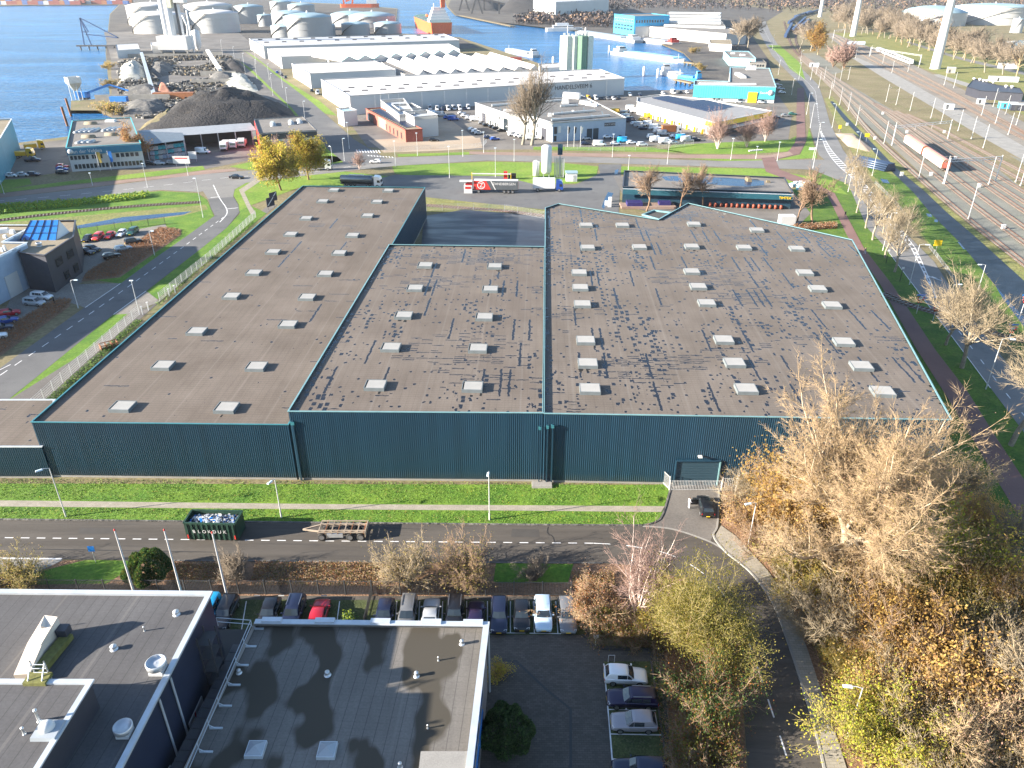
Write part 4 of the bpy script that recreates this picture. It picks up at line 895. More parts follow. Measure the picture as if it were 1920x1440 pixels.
 return parts,(Lc,Wc,H,zb,hood,P)
def wheel_mb(r,wd):
 t=MB();t.lathe(0,0,[(r*.62,-wd/2),(r*.96,-wd/2),(r,-wd/2+.03),(r,wd/2-.03),(r*.96,wd/2),(r*.62,wd/2)],16,'tyre',axis='y')
 k=MB();k.lathe(0,0,[(0,-wd/2-.004),(r*.63,-wd/2-.004),(r*.63,wd/2+.004),(0,wd/2+.004)],12,'rim',False,axis='y');return t,k
CARS={}
def wheel_xy(kind,Lc,Wc):
 fx,rx=(.31,-.3)if kind not in('van','pickup')else(.33,-.29)
 return[(fx*Lc,Wc/2-.1),(fx*Lc,-Wc/2+.1),(rx*Lc,Wc/2-.1),(rx*Lc,-Wc/2+.1)]
def car(kind,colour,loc,heading,label,group=None,near=True,name='parked_car',cat='car',rails=False):
 """near cars have their parts; far ones are one mesh"""
 key=(kind,colour,near,rails)
 if key in CARS:return copy_tree(CARS[key],(loc[0],loc[1],.07),heading,None,label,group)if group else tagless(copy_tree(CARS[key],(loc[0],loc[1],.07),heading,None,label))
 parts,(Lc,Wc,H,zb,hood,P)=car_parts(kind,colour);w=Wc/2;r=.33 if kind!='van' else.35
 if not near:
  B=MB()
  for q in parts.values():
   B.v,off=B.v+q.v,len(B.v);B.f+=[tuple(k+off for k in f)for f in q.f];B.m+=q.m;B.s+=q.s
  for x,y in wheel_xy(kind,Lc,Wc):B.lathe(x,r,[(0,y-.12),(r,y-.12),(r,y+.12),(0,y+.12)],8,'tyre',False,axis='y')
  o=B.build(name,None);o.location=(loc[0],loc[1],.07);o.rotation_euler=(0,0,heading);tag(o,label,cat,group)
 else:
  o=thing(name,label,cat,(loc[0],loc[1],.07),heading,group)
  for nm,mb in parts.items():mb.build(nm,o,angle=38 if nm=='body' else None)
  tw,rw=wheel_mb(r,.22);te=re=None
  for x,y in wheel_xy(kind,Lc,Wc):
   if te is None:te=tw.build('wheel',o);re=rw.build('rim',te);a=te
   else:a=te.copy();COL.objects.link(a);a.parent=o;b=re.copy();COL.objects.link(b);b.parent=a
   a.location=(x,y,r)
  for s in(-1,1):
   m=MB();m.add([(.475*Lc,s*w*.5,hood*.62),(.468*Lc,s*w*.86,hood*.62),(.43*Lc,s*w*.93,hood*.8),(.455*Lc,s*w*.55,hood*.79)],[(0,1,2,3)],'lamp clear');m.v=[(x+.05,y,z+.012)for x,y,z in m.v];m.build('headlight',o)
   PB(o,'tail_light',-.493*Lc,s*w*.78,zb*.68,.06,w*.3,.2,'tail red')
   PB(o,'mirror',(.14 if kind!='van' else.33)*Lc,s*(w+.08),zb-.02,.12,.2,.14,P)
   if rails:PE(o,'roof_rail',(-.36*Lc,s*w*.68,H+.03),(.0*Lc,s*w*.7,H+.03),.05,.05,'rim')
  for s in(-1,1):PB(o,'number_plate',s*.503*Lc-(0 if s<0 else.02),0,.42,.03,.5,.11,'plate')
  PB(o,'grille',.497*Lc,0,.26,.03,w*1.1,.14,'black')
 CARS[key]=o;return o
def tagless(o):
 if 'group' in o:del o['group']
 return o
UPC,DOWN=R(90),R(-90)
gF='cars parked along the black fence'
def cpx(px,py):return G(px,py,0)
def rowcar(px,py,kind,colour,head,label,rails=False):return car(kind,colour,cpx(px,py),head,label,gF,True,rails=rails)
rowcar(392,1160,'kombi','cyan',DOWN,'bright blue small van half hidden behind the corner of the slate roof')
rowcar(424,1158,'estate','black',DOWN,'black estate car between the bright blue van and the empty grass bay',False)
rowcar(506,1158,'hatch','black',DOWN,'black hatchback parked just left of the navy car with roof rails')
rowcar(552,1157,'suv','navy',DOWN,'navy tall car with roof rails parked beside the red car',True)
rowcar(600,1158,'hatch','red',UPC,'only red car in the row along the black fence')
rowcar(722,1160,'hatch','navy',DOWN,'dark navy hatchback, first car right of the side fence')
rowcar(765,1158,'mpv','grey',DOWN,'dark grey people carrier with roof rails left of the pale grey car',True)
rowcar(808,1160,'sedan','silver',UPC,'pale grey saloon between two dark tall cars')
rowcar(853,1158,'suv','black',DOWN,'black tall car with silver roof rails right of the pale grey saloon',True)
rowcar(893,1162,'hatch','purple',UPC,'small purple-blue hatchback parked tail first behind the white roof corner')
rowcar(936,1162,'estate','navy',DOWN,'long dark blue estate, second car left of the pale blue one')
rowcar(978,1162,'hatch','black',DOWN,'small black hatchback immediately left of the pale blue car')
rowcar(1018,1160,'suv','icy',DOWN,'pale icy blue car, lightest in the fence row')
rowcar(1063,1162,'estate','grey',DOWN,'slate grey estate at the right end of the fence row')
gB='cars parked in the bays beside the shrubs'
car('hatch','white',cpx(1172,1275),R(-3),'white hatchback with a blue mark behind the hoop barrier',gB)
car('estate','purple',cpx(1184,1318),R(178),'very dark purple estate with silver roof rails beside the white hatchback',gB,rails=True)
car('hatch','taupe',cpx(1187,1362),R(179),'warm grey hatchback between the dark estate and an empty bay',gB)
car('estate','navy',cpx(1198,1452),R(178),'navy estate cut by the bottom of the picture beyond the empty bay',gB)
bc=car('suv','black',cpx(1321,956),R(88),'small black car with its left door open outside the gate')
bc=bc;bc.scale=(.92,.92,.98)
P_,(Lc,Wc,H_,zb_,hood_,pm_)=car_parts('suv','black')
m=MB();m.box(.0,.45,.35,.07,.95,.75,pm_);m.build('open_door',bc,(.6,Wc/2,0));m=MB();m.box(0,.42,1.1,.04,.7,.35,'glass');m.build('door_window',bc,(.6,Wc/2,0))
def skin_person(name,label,joints,radii,edges,groups_mat,loc,rz,extra):
 me=bpy.data.meshes.new(name);me.from_pydata(joints,edges,[]);o=bpy.data.objects.new(name,me);COL.objects.link(o)
 md=o.modifiers.new('skin','SKIN')
 for i,r in enumerate(radii):me.skin_vertices[0].data[i].radius=(r,r)
 me.skin_vertices[0].data[0].use_root=True;md.use_smooth_shade=True
 sb=o.modifiers.new('sub','SUBSURF');sb.levels=sb.render_levels=1
 dg=bpy.context.evaluated_depsgraph_get();nm=bpy.data.meshes.new_from_object(o.evaluated_get(dg));o.modifiers.clear();o.data=nm
 for k in('pale cloth','dark cloth','skin','hair'):nm.materials.append(MATS[k])
 groups_mat(nm)
 o.location=(*loc,.055);o.rotation_euler=(0,0,rz);tag(o,label,'person')
 return o
def person(label,loc,rz,top='pale cloth',legs='pale cloth',stride=.0):
 J=[(0,0,.95),(0,0,1.2),(0,0,1.42),(0,.01,1.52),(0,.02,1.63),(0,.03,1.76),(-.19,0,1.4),(-.25,.03-stride*.3,1.12),(-.24,.14-stride*.4,.9),(.19,0,1.4),(.26,.1+stride*.3,1.15),(.25,.3+stride*.3,1.05),(-.1,0,.9),(-.11,.03+stride,.5),(-.11,stride*.7,.08),(-.11,.14+stride*.7,.04),(.1,0,.9),(.12,.03-stride,.5),(.12,-stride*1.3,.08),(.12,.14-stride*1.3,.04)]
 rad=[.15,.15,.15,.06,.085,.07,.07,.048,.035,.07,.048,.035,.09,.065,.045,.04,.09,.065,.045,.04]
 E=[(0,1),(1,2),(2,3),(3,4),(4,5),(2,6),(6,7),(7,8),(2,9),(9,10),(10,11),(0,12),(12,13),(13,14),(14,15),(0,16),(16,17),(17,18),(18,19)]
 ixm={'pale cloth':0,'dark cloth':1,'skin':2,'hair':3}
 def gm(me):
  for p in me.polygons:
   c=p.center
   if c.z>1.68 or(c.z>1.58 and c.y<-.01):k='hair'
   elif c.z>1.5:k='skin'
   elif abs(c.x)>.19 and c.z<1.0 or(c.x>.2 and c.y>.24):k='skin'
   elif c.z>.92:k=top
   elif c.z<.1:k='dark cloth'
   else:k=legs
   p.material_index=ixm[k]
 return skin_person('person',label,J,rad,E,gm,loc,rz,None)
person('person in pale clothes standing at the open door of the black car',cpx(1291,954),R(-75))
person('person in dark clothes walking on the shaded end of the cycle path',cpx(1621,477),R(15),'dark cloth','pale cloth',.12)
person('person in dark clothes on the sunlit cycle path near the twiggy trees',cpx(1584,407),R(15),'dark cloth','dark cloth',.1)
gL='cars on the court of the dark brick office'
for px,py,k,c_,hd,lb in((165,452,'hatch','black',-88,'black car left of the two red cars before the mesh fence'),(185,449,'mpv','coral',-88,'larger of two red cars parked before the mesh fence'),(207,446,'hatch','red',-88,'second red car beside the white hatchback before the mesh fence'),(229,442,'hatch','white',-88,'white hatchback between the red car and the dark green car'),(250,439,'suv','green',-88,'dark green off-road car at the right end of the mesh fence row'),(251,457,'suv','black',40,'dark car nearest the far tip of the brown planting bed'),(232,470,'hatch','silver',40,'silver hatchback between two dark cars along the brown bed'),(211,484,'hatch','black',40,'black hatchback at the near end of the row along the brown bed'),(163,476,'sedan','black',-20,'black saloon parked closest to the dark office wall'),(174,471,'estate','black',-20,'second dark car in the shade of the dark office, behind the saloon'),(66,572,'mpv','silver',-12,'nearer of two silver people carriers in the shaded court'),(80,561,'mpv','white',-12,'farther of two pale people carriers, beside the small gate post'),(18,592,'hatch','red',30,'dark red car behind the blue cars in the shaded court'),(14,606,'hatch','blue',30,'middle blue car of the cluster in the shaded court'),(4,620,'hatch','navy',30,'dark blue car nearest the camera in the shaded court'),(-8,636,'hatch','white',30,'white car cut by the picture edge in the shaded court')):
 car(k,c_,cpx(px,py),R(hd),lb,gL)
car('sedan','black',cpx(444,335),R(-5),'black saloon driving on the cross road towards the access road junction')
car('hatch','white',cpx(704,306),R(178),'white hatchback driving on the cross road near the zebra crossing')
fars=[('cars below the long white warehouse wall','in the row along the white warehouse wall',[(1090,187,'van','white'),(1103,187,'van','yellow'),(1117,187,'van','white'),(1128,187,'hatch','black'),(1139,187,'hatch','grey'),(1150,187,'hatch','white'),(1160,186,'hatch','black'),(1181,180,'mpv','white'),(1200,180,'hatch','navy'),(1243,177,'hatch','white'),(1262,176,'van','white'),(1276,175,'hatch','black'),(1288,175,'hatch','white')],-85),('vans beside the brick building','in the van row behind the brick building',[(806,206,'van','white'),(820,207,'van','white'),(831,207,'van','navy'),(840,207,'van','white'),(851,206,'van','silver'),(862,206,'van','white'),(872,206,'hatch','navy'),(878,205,'van','white')],-80),('cars on the lot left of the pale dealership','on the lot left of the pale dealership',[(812,216,'van','white'),(827,218,'van','silver'),(839,223,'hatch','blue'),(850,226,'van','blue'),(866,214,'hatch','white'),(872,219,'hatch','white'),(880,224,'hatch','white'),(892,227,'van','white'),(905,233,'hatch','grey'),(913,237,'hatch','black'),(924,240,'hatch','black'),(931,243,'hatch','black'),(941,247,'sedan','black'),(886,245,'hatch','white'),(892,249,'hatch','white'),(898,252,'hatch','silver'),(916,260,'hatch','navy'),(928,263,'hatch','blue')],10),('cars in front of the pale dealership','in front of the pale dealership',[(962,255,'mpv','white'),(972,257,'hatch','white'),(980,259,'hatch','silver'),(996,262,'van','white'),(1082,262,'hatch','black'),(1098,262,'hatch','silver'),(1138,259,'hatch','white'),(1156,257,'hatch','black'),(1098,272,'hatch','navy'),(1124,274,'van','white'),(1154,272,'hatch','white'),(1169,267,'van','cyan'),(1184,270,'hatch','white'),(1204,274,'mpv','white')],8),('vans between the dealership and the parcel depot','between the dealership and the parcel depot',[(1137,208,'hatch','navy'),(1155,212,'van','yellow'),(1172,217,'van','grey'),(1175,223,'van','silver'),(1182,229,'van','navy'),(1190,234,'hatch','white'),(1199,238,'van','silver'),(1205,243,'hatch','navy'),(1216,236,'van','white'),(1228,243,'van','white'),(1236,249,'van','white'),(1243,254,'van','silver'),(1222,259,'mpv','white'),(1230,266,'van','white'),(1247,269,'van','white'),(1265,258,'hatch','white'),(1278,262,'van','cyan'),(1288,266,'van','silver'),(1262,270,'hatch','silver'),(1304,264,'hatch','navy'),(1183,206,'van','white'),(1190,211,'van','white'),(1208,213,'van','white'),(1222,221,'van','yellow'),(1205,226,'hatch','yellow'),(1326,249,'hatch','yellow')],15),('cars beside the teal-fronted hall','beside the teal-fronted hall',[(1457,152,'hatch','navy'),(1460,161,'hatch','silver'),(1464,168,'hatch','silver'),(1466,175,'hatch','white'),(1455,222,'hatch','navy'),(1472,219,'hatch','grey'),(1486,216,'hatch','green'),(1385,193,'hatch','white'),(1427,194,'hatch','white')],-5),('vehicles on the far left forecourt','on the shaded forecourt at the far left',[(62,303,'pickup','navy'),(7,333,'hatch','silver'),(23,332,'hatch','white'),(44,331,'hatch','silver'),(64,330,'hatch','navy'),(118,315,'hatch','red'),(118,320,'hatch','blue'),(118,326,'hatch','black'),(14,289,'kombi','white')],5),('vehicles under the open shed','at the open shed',[(381,288,'van','white'),(300,309,'hatch','silver'),(283,309,'hatch','black'),(322,308,'hatch','grey')],-5),('cars along the harbour road','along the harbour road verge',[(520,137,'hatch','blue'),(528,142,'hatch','navy'),(536,147,'hatch','black'),(585,172,'hatch','black'),(596,177,'van','white')],-75),]
CN=dict(van='van',hatch='car',sedan='saloon car',mpv='people carrier',pickup='pickup truck',kombi='small van',suv='tall car',estate='estate car')
CW=dict(icy='pale blue',coral='bright red',cyan='sky blue',green='dark green',navy='navy blue',silver='silver',grey='dark grey',black='black',white='white',blue='blue',red='red',yellow='yellow',taupe='warm grey',purple='purple')
for grp,where,lst,hd in fars:
 tot={};seen={}
 for q in lst:tot[q[2:]]=tot.get(q[2:],0)+1
 for i,(px,py,k,c_)in enumerate(sorted(lst)):
  seen[(k,c_)]=seen.get((k,c_),0)+1;nm=CW[c_]+' '+CN[k]
  lb=f'the only {nm} {where}' if tot[(k,c_)]==1 else f'{ORD[seen[(k, c_)] - 1]} {nm} from the left {where}'
  car(k,c_,cpx(px,py),R(hd+random.uniform(-8,8)),lb,grp,False,'parked_van' if 'van' in CN[k]else 'parked_car','van' if 'van' in CN[k]else 'car')
car('hatch','black',cpx(814,265),R(8),'lone black car in front of the red brick building')
def roofless():pass
# ---------------- lorries ----------------
def wheels(t,xs,w,r=.5,wd=.32):
 tw,rw=wheel_mb(r,wd)
 for x in xs:
  for s in(-1,1):
   a=tw.build('wheel',t);a.location=(x,s*(w/2-wd/2),r);b=rw.build('rim',a)
def cab(t,x,colour,w=2.48,L=2.2,h=3.5):
 P=carpaint(CARC[colour])if colour in CARC else colour;m=MB()
 side=[(0,.6),(L,.6),(L,1.6),(L-.12,2.5),(L-.35,h-.25),(L-1.0,h),(0,h+.1)]
 V=[(x+a,-w/2,z)for a,z in side]+[(x+a,w/2,z)for a,z in side];n=len(side)
 m.add(V,[tuple(range(n)),tuple(range(2*n-1,n-1,-1))]+[(i,n+i,n+(i+1)%n,(i+1)%n)for i in range(n)],P);c=m.build('cab',t)
 g=MB();g.add([(x+L+.01,-w*.44,1.65),(x+L+.01,w*.44,1.65),(x+L-.1,w*.43,2.5),(x+L-.1,-w*.43,2.5)],[(0,1,2,3)],'glass');g.build('windscreen',c)
 g=MB()
 for s in(-1,1):
  q=[(x+L-1.2,s*(w/2+.01),1.6),(x+L-.2,s*(w/2+.01),1.6),(x+L-.3,s*(w/2+.01),2.4),(x+L-1.2,s*(w/2+.01),2.4)];g.face(q if s<0 else q[::-1],'glass')
 g.build('side_window',c);PB(c,'bumper',x+L+.02,0,.45,.1,w*.9,.5,'black')
def lorry(label,loc,hd,L,colour,body,artic=False,name='lorry'):
 t=thing(name,label,'lorry',(*loc,.06),hd);w=2.5
 PB(t,'chassis',0,0,.75,L,.9,.25,'dark steel')
 cab(t,L/2-2.2,colour);body(t,L,w)
 wheels(t,[L/2-1.2,-L/2+1.6]+([-L/2+2.9,-L/2+4.2,L/2-4.3]if artic else[]),w);return t
def boxbody(mat,z1=3.9,dark=None):
 def f(t,L,w):m=MB();m.box(-1.25,0,1.02,L-2.6,w,z1-1.02,mat);return m.build('cargo_box',t)
 return f
lorry('white box lorry with a bright blue cab by the tall white tank',cpx(1027,358),R(-2),9.6,'blue',boxbody('white'))
def tanker(t,L,w):
 m=MB();m.lathe(0,2.35,[(0,-L/2),(1.1,-L/2+.05),(1.25,-L/2+.4),(1.25,L/2-3.2),(1.1,L/2-2.85),(0,L/2-2.8)],20,'tank steel',axis='x');b=m.build('tank',t)
 PB(b,'catwalk',-1.2,0,3.6,4.5,.9,.12,'white');PB(b,'side_rail',-1.4,0,1.02,L-3,2.3,.12,'dark steel')
 for x in(-3.6,-1.9,.2):PL(b,'hatch',x,0,[(.35,3.58),(.35,3.8),(0,3.82)],12,'galvanised')
lorry('grey tanker lorry with a white cab on the grass behind the long hall',cpx(678,350),R(-6),13.5,'white',tanker,True,'tanker_lorry')
def redtrailer(t,L,w):
 m=MB();m.box(-1.4,0,1.15,L-2.7,w,2.75,'trailer grey',top='white');b=m.build('trailer',t)
 x1=L/2-2.75
 for s in(-1,1):
  y=s*(w/2+.015);m=MB()
  q=[(x1-5.3,y,1.16),(x1+.0,y,1.16),(x1+.0,y,3.88),(x1-3.9,y,3.88)];q=[(x-0,yy,z)for x,yy,z in q];m.face(q if s<0 else q[::-1],'red');m.build('red_panel',b)
 y=w/2+.03;m=MB();V=[]
 for k in range(28):
  a=2*math.pi*k/28;V+=[(x1-2.3+1.22*math.cos(a),y,2.5+1.22*math.sin(a)),(x1-2.3+1.0*math.cos(a),y,2.5+1.0*math.sin(a))]
 m.add(V,[(2*k,2*k+1,(2*k+3)%56,(2*k+2)%56)for k in range(28)],'white');m.build('emblem',b)
 text_on('emblem','Z',b,(x1-1.75,y,1.85),(-1,0,0),(0,0,1),1.9,'white');m=MB();m.face([(x1-5.5,y,3.88),(x1-5.2,y,3.88),(x1-6.6,y,1.16),(x1-6.9,y,1.16)],'white');m.build('stripe',b)
 text_on('lettering','ZANDBERGEN',b,(x1-5.9,y,2.6),(-1,0,0),(0,0,1),1.05,'white',sx=1.05)
 PB(b,'rear_door',-L/2-.07,0,1.2,.05,w*.98,2.65,'container red')
lorry('red and dark grey articulated lorry with a large white letter emblem in the service yard',cpx(922,361),R(177),16.5,'red',redtrailer,True,'articulated_lorry')
lorry('white lorry half hidden behind the right yellow tree',cpx(602,319),R(5),7.5,'white',boxbody('dark steel',2.4))
lorry('white lorry parked first under the open shed roof',cpx(423,281),R(-82),7.5,'white',boxbody('white',3.2))
lorry('white lorry parked second under the open shed roof',cpx(440,278),R(-82),6.5,'white',boxbody('white',2.6))
lorry('white lorry parked third under the open shed roof',cpx(456,275),R(-82),6.5,'white',boxbody('white',2.6))
lorry('white and red box lorry among the vans by the parcel depot',cpx(1258,251),R(5),8.5,'white',boxbody('container orange',3.6))
def ytruck(t,L,w):PB(t,'tipper_body',-1.3,0,1.0,L-2.6,w,1.4,'van yellow')
lorry('yellow tipper lorry standing alone on the shaded far left forecourt',cpx(47,296),R(10),7,'yellow',ytruck);lorry('yellow tipper lorry by the quay wall beyond the other tipper',cpx(66,281),R(35),7,'yellow',ytruck)
def skip():
 x,y=G(407,1001);t=thing('waste_container','dark green open skip full of pale scrap on the near road','skip',(x,y,.045),R(-2));L,w,h=6.2,2.5,2.5
 for nm,cx,cy,lx,ly in(('side',0,-w/2,L,.1),('side',0,w/2,L,.1),('end_panel',-L/2,0,.1,w-.1),('end_panel',L/2,0,.1,w-.1)):
  m=MB();m.box(cx,cy,.15,lx,ly,h-.15,'skip green');m.box(cx,cy,h-.02,lx+.12,ly+.1,.14,'skip green');pnl=m.build(nm,t)
  if nm=='side':
   for k in range(10):PB(pnl,'rib',-L/2+.3+k*(L-.6)/9,cy+(-.09 if cy<0 else.09),.2,.16,.1,h-.3,'skip green')
 PB(t,'floor',0,0,.1,L,w,.12,'skip inner')
 for sx in(-1,1):PB(t,'marker_plate',sx*L*.46,-w/2-.16,.35,.16,.04,.55,'red')
 for k,chx in enumerate('BLOKDUK'):text_on('lettering',chx,t,(-2.0+k*.62,-w/2-.15,1.2),(1,0,0),(0,0,1),.62,'white',.015,'CENTER')
 s=MB();rg=random.Random(5)
 for k in range(420):
  p=(rg.uniform(-L/2+.3,L/2-.3),rg.uniform(-w/2+.25,w/2-.25));z=1.75+.5*math.exp(-(p[0]**2)/5-p[1]**2)+rg.uniform(-.1,.25)
  s.box(p[0],p[1],z,rg.uniform(.08,.45),rg.uniform(.08,.3),rg.uniform(.04,.2),rg.choice(['white','galvanised','galvanised','silver scrap','dark steel','white panel','blue']),rg.uniform(0,3))
 tag(s.build('scrap',None,(x,y,.05)),'pale metal and plastic scrap heaped in the green skip','scrap',kind='stuff')
skip()
def trailer():
 x,y=G(642,1003);t=thing('container_trailer','bare rusty three-axle skip trailer with a drawbar on the near road','trailer',(x,y,.045),0)
 for s in(-1,1):
  PE(t,'frame_rail',(-2.7,s*.62,1.05),(3.0,s*.62,1.05),.16,.25,'trailer frame');PE(t,'side_rail',(-2.6,s*1.1,1.25),(2.9,s*1.1,1.25),.1,.12,'trailer frame')
 for k in range(8):PE(t,'cross_member',(-2.6+k*.78,-1.12,1.1),(-2.6+k*.78,1.12,1.1),.1,.14,'rust' if k%2 else 'trailer frame')
 m=MB();m.beam((-2.7,.6,1.0),(-4.7,0,.8),.14,.16,'trailer frame');m.beam((-2.7,-.6,1.0),(-4.7,0,.8),.14,.16,'trailer frame');m.build('drawbar',t)
 PB(t,'side_guard',-.6,-1.05,.45,1.9,.12,.55,'galvanised');PB(t,'rear_bar',3.05,0,.6,.1,2.4,.7,'trailer frame')
 for xx in(-2.2,1.2,2.5):
  PE(t,'axle',(xx,-.95,.5),(xx,.95,.5),.14,.14,'dark steel')
 wheels(t,[-2.2,1.2,2.5],2.4,.5,.3)
trailer()
# ---------------- trees and shrubs ----------------
UP=Vector((0,0,1))
class Tree:
 def __init__(s,seed):s.r=random.Random(seed);s.limb=MB();s.twig=MB();s.tips=[]
 def rot(s,d,ang):
  r=s.r;a=d.orthogonal().normalized();a=Matrix.Rotation(r.uniform(0,6.283),3,d)@a
  return(Matrix.Rotation(ang,3,a)@d).normalized()
 def branch(s,p,d,L,rad,lv,o):
  r=s.r;n=o['seg'][lv];wob,trop=o['wob'],o['trop'][lv];pts=[p];rr=[rad];ds=[]
  tap=o.get('tap',.5)
  for i in range(n):
   d=(d+Vector((r.gauss(0,wob),r.gauss(0,wob),r.gauss(0,wob)))+UP*trop).normalized()
   p=p+d*(L/n);pts.append(p);rr.append(rad*(1-(i+1)/n*tap));ds.append(d)
  last=lv==o['lv']
  if last:
   a=pts[0];b=pts[-1];s.spike(a,b,max(rad,o['tr']),o['twig'])
  else:s.limb.tube(pts,rr,o['sides'][lv],o['bark']if lv<o.get('barklv',9)else o['twig'],True)
  if last:
   s.tips.append((pts[-1],d))
   for k in range(o['spk']):
    t=r.uniform(.2,1);q=pts[0].lerp(pts[-1],t);dd=s.rot(d,R(r.uniform(20,50)));dd=(dd+UP*o['ttrop']).normalized();e=q+dd*L*r.uniform(.4,.9);s.spike(q,e,o['tr'],o['twig']);s.tips.append((e,dd))
   return
  nc=o['kids'][lv];lo=o['from'][lv]
  for k in range(nc):
   t=lo+(1-lo)*(k+r.random())/nc;j=min(int(t*n),n-1);q=pts[j].lerp(pts[j+1],t*n-j)
   dd=s.rot(ds[j],R(r.uniform(*o['ang'][lv])));l=L*o['rat'][lv]*(1.15-.5*t)*r.uniform(.75,1.2)
   s.branch(q,dd,l,rad*(1-tap*t)*o['rr'],lv+1,o)
  if o.get('cont',True)and not(lv==0 and o.get('blunt')):s.branch(pts[-1],d,L*.55,rr[-1]*.9,lv+1,o)
 def spike(s,a,b,r,mat):
  d=b-a;u=d.orthogonal().normalized()*r;v=d.normalized().cross(u);w=s.twig;i=len(w.v)
  w.v+=[tuple(a+u),tuple(a-u*.5+v*.87),tuple(a-u*.5-v*.87),tuple(b)]
  for f in((0,1,3),(1,2,3),(2,0,3)):w.f.append(tuple(i+k for k in f));w.m.append(mat);w.s.append(True)
 def leaves(s,mb,n,size,mats,spread=.4,zmin=.1):
  r=s.r
  for k in range(n):
   p,d=s.tips[int(r.random()*len(s.tips))];c=p+Vector((r.gauss(0,spread),r.gauss(0,spread),r.gauss(0,spread)))
   if c.z<zmin:continue
   a=Vector((r.uniform(-1,1),r.uniform(-1,1),r.uniform(-1,1))).normalized()*size*r.uniform(.6,1.3);b=a.orthogonal().normalized()*size*r.uniform(.4,.8)
   mb.face([c-a,c+b,c+a,c-b],r.choice(mats))
def opts(**k):
 o=dict(seg=[4,4,3,2,1],wob=.12,trop=[.02,.05,.06,.05,.05],lv=3,tr=.02,twig='twig tan',bark='bark tan',sides=[8,6,4,3,3],spk=4,ttrop=.1,kids=[7,6,5,4,4],rat=[.75,.55,.5,.5],ang=[(35,65),(30,60),(25,55),(20,50)],rr=.55,tap=.5)
 o['from']=[.35,.25,.2,.2];o.update({('from' if a=='frm' else a):b for a,b in k.items()});return o
PROTO={}
def make_tree(key,build,name):
 T=Tree(hash(key)%9973 if not isinstance(key,int)else key);leaf=MB();build(T,leaf)
 root=thing(name,'x','tree')
 if T.limb.v:T.limb.build('trunk',root)
 if T.twig.v or leaf.v:
  c=T.twig;off=len(c.v);c.v+=leaf.v;c.f+=[tuple(k+off for k in f)for f in leaf.f];c.m+=leaf.m;c.s+=leaf.s
  c.build('crown',root)
 return root
def plant(key,seed,build,name,label,cat,px,py,scale=1.0,group=None,rz=None,z=0.03):
 x,y=G(px,py);k=(key,seed)
 if k not in PROTO:
  o=make_tree(seed*31+len(key)*7,build,name);PROTO[k]=o;o.location=(x,y,z)
  if not isinstance(scale,tuple):scale=(scale,)*3
  o.scale=scale;o['label']=label;o['category']=cat
  if group:o['group']=group
 else:
  o=copy_tree(PROTO[k],(x,y,z),0,scale,label,group);o['category']=cat
  if not group and 'group' in o:del o['group']
  o.name=name
 o.rotation_euler=(0,0,rz if rz is not None else(seed*1.7+px*.37)%6.28)
 return o
surf('bark tan pale',(0.29,0.23,0.16),(0.42,0.35,0.26),1.5,0.9,grain=0.2)
def giant(T,leaf):
 o=opts(lv=4,kids=[15,9,8,6,0],seg=[5,6,4,3,1],rat=[1.25,.52,.5,.52],ang=[(20,72),(28,58),(25,55),(22,50)],trop=[.0,.07,.06,.06,.05],wob=.12,tr=.0125,spk=7,twig='twig tan',bark='bark tan pale',frm=[.35,.22,.2,.15],rr=.5,barklv=3,blunt=True)
 T.branch(Vector((0,0,0)),Vector((.03,-.02,1)).normalized(),7.0,.48,0,o);T.leaves(leaf,9000,.05,['leaf tan','leaf khaki','leaf tan','leaf pink tan'],.25)
def street(bark,twig,H=8.0,R_=1.0,kids=(7,6,5,4),tr=.02,up=.06,lv=3,spk=4,a0=(30,60),n=0,lm=(),ls=.1):
 def f(T,leaf):
  o=opts(lv=lv,kids=list(kids)+[0],tr=tr,twig=twig,bark=bark,spk=spk,ang=[a0,(25,55),(25,50),(20,45)],trop=[0,up,up,up,up],frm=[.4,.2,.2,.2],rat=[.78*R_,.6,.55,.5],barklv=2)
  T.branch(Vector((0,0,0)),Vector((T.r.uniform(-.06,.06),T.r.uniform(-.06,.06),1)).normalized(),H*.55,H*.022,0,o)
  if n:T.leaves(leaf,n,ls,list(lm),.4)
 return f
def bush(bark,twig,H,W,stems=12,kids=(6,5,3),n=0,lm=(),ls=.1,tr=.018,lv=2,spk=4,sp=.25,a=(15,62),trop=.06,blv=1):
 def f(T,leaf):
  o=opts(lv=lv,kids=list(kids)+[0],tr=tr,twig=twig,bark=bark,spk=spk,seg=[4,3,2,1,1],ang=[(20,50),(25,55),(20,50),(20,50)],trop=[trop,trop,.05,.05],frm=[.25,.2,.15,.1],rat=[.55,.55,.5,.5],sides=[5,3,3,3],barklv=blv)
  for k in range(stems):
   th=R(T.r.uniform(*a));az=6.283*(k+T.r.random())/stems;d=Vector((math.sin(th)*math.cos(az)*W,math.sin(th)*math.sin(az)*W,math.cos(th))).normalized()
   l=H*.62/max(.55,math.cos(th)+.15)*T.r.uniform(.75,1.1)
   T.branch(Vector((math.cos(az)*.3*W*T.r.random(),math.sin(az)*.3*W*T.r.random(),0)),d,l,.025*H**.5+.02,0,o)
  if n:T.leaves(leaf,n,ls,list(lm),sp,.05)
 return f
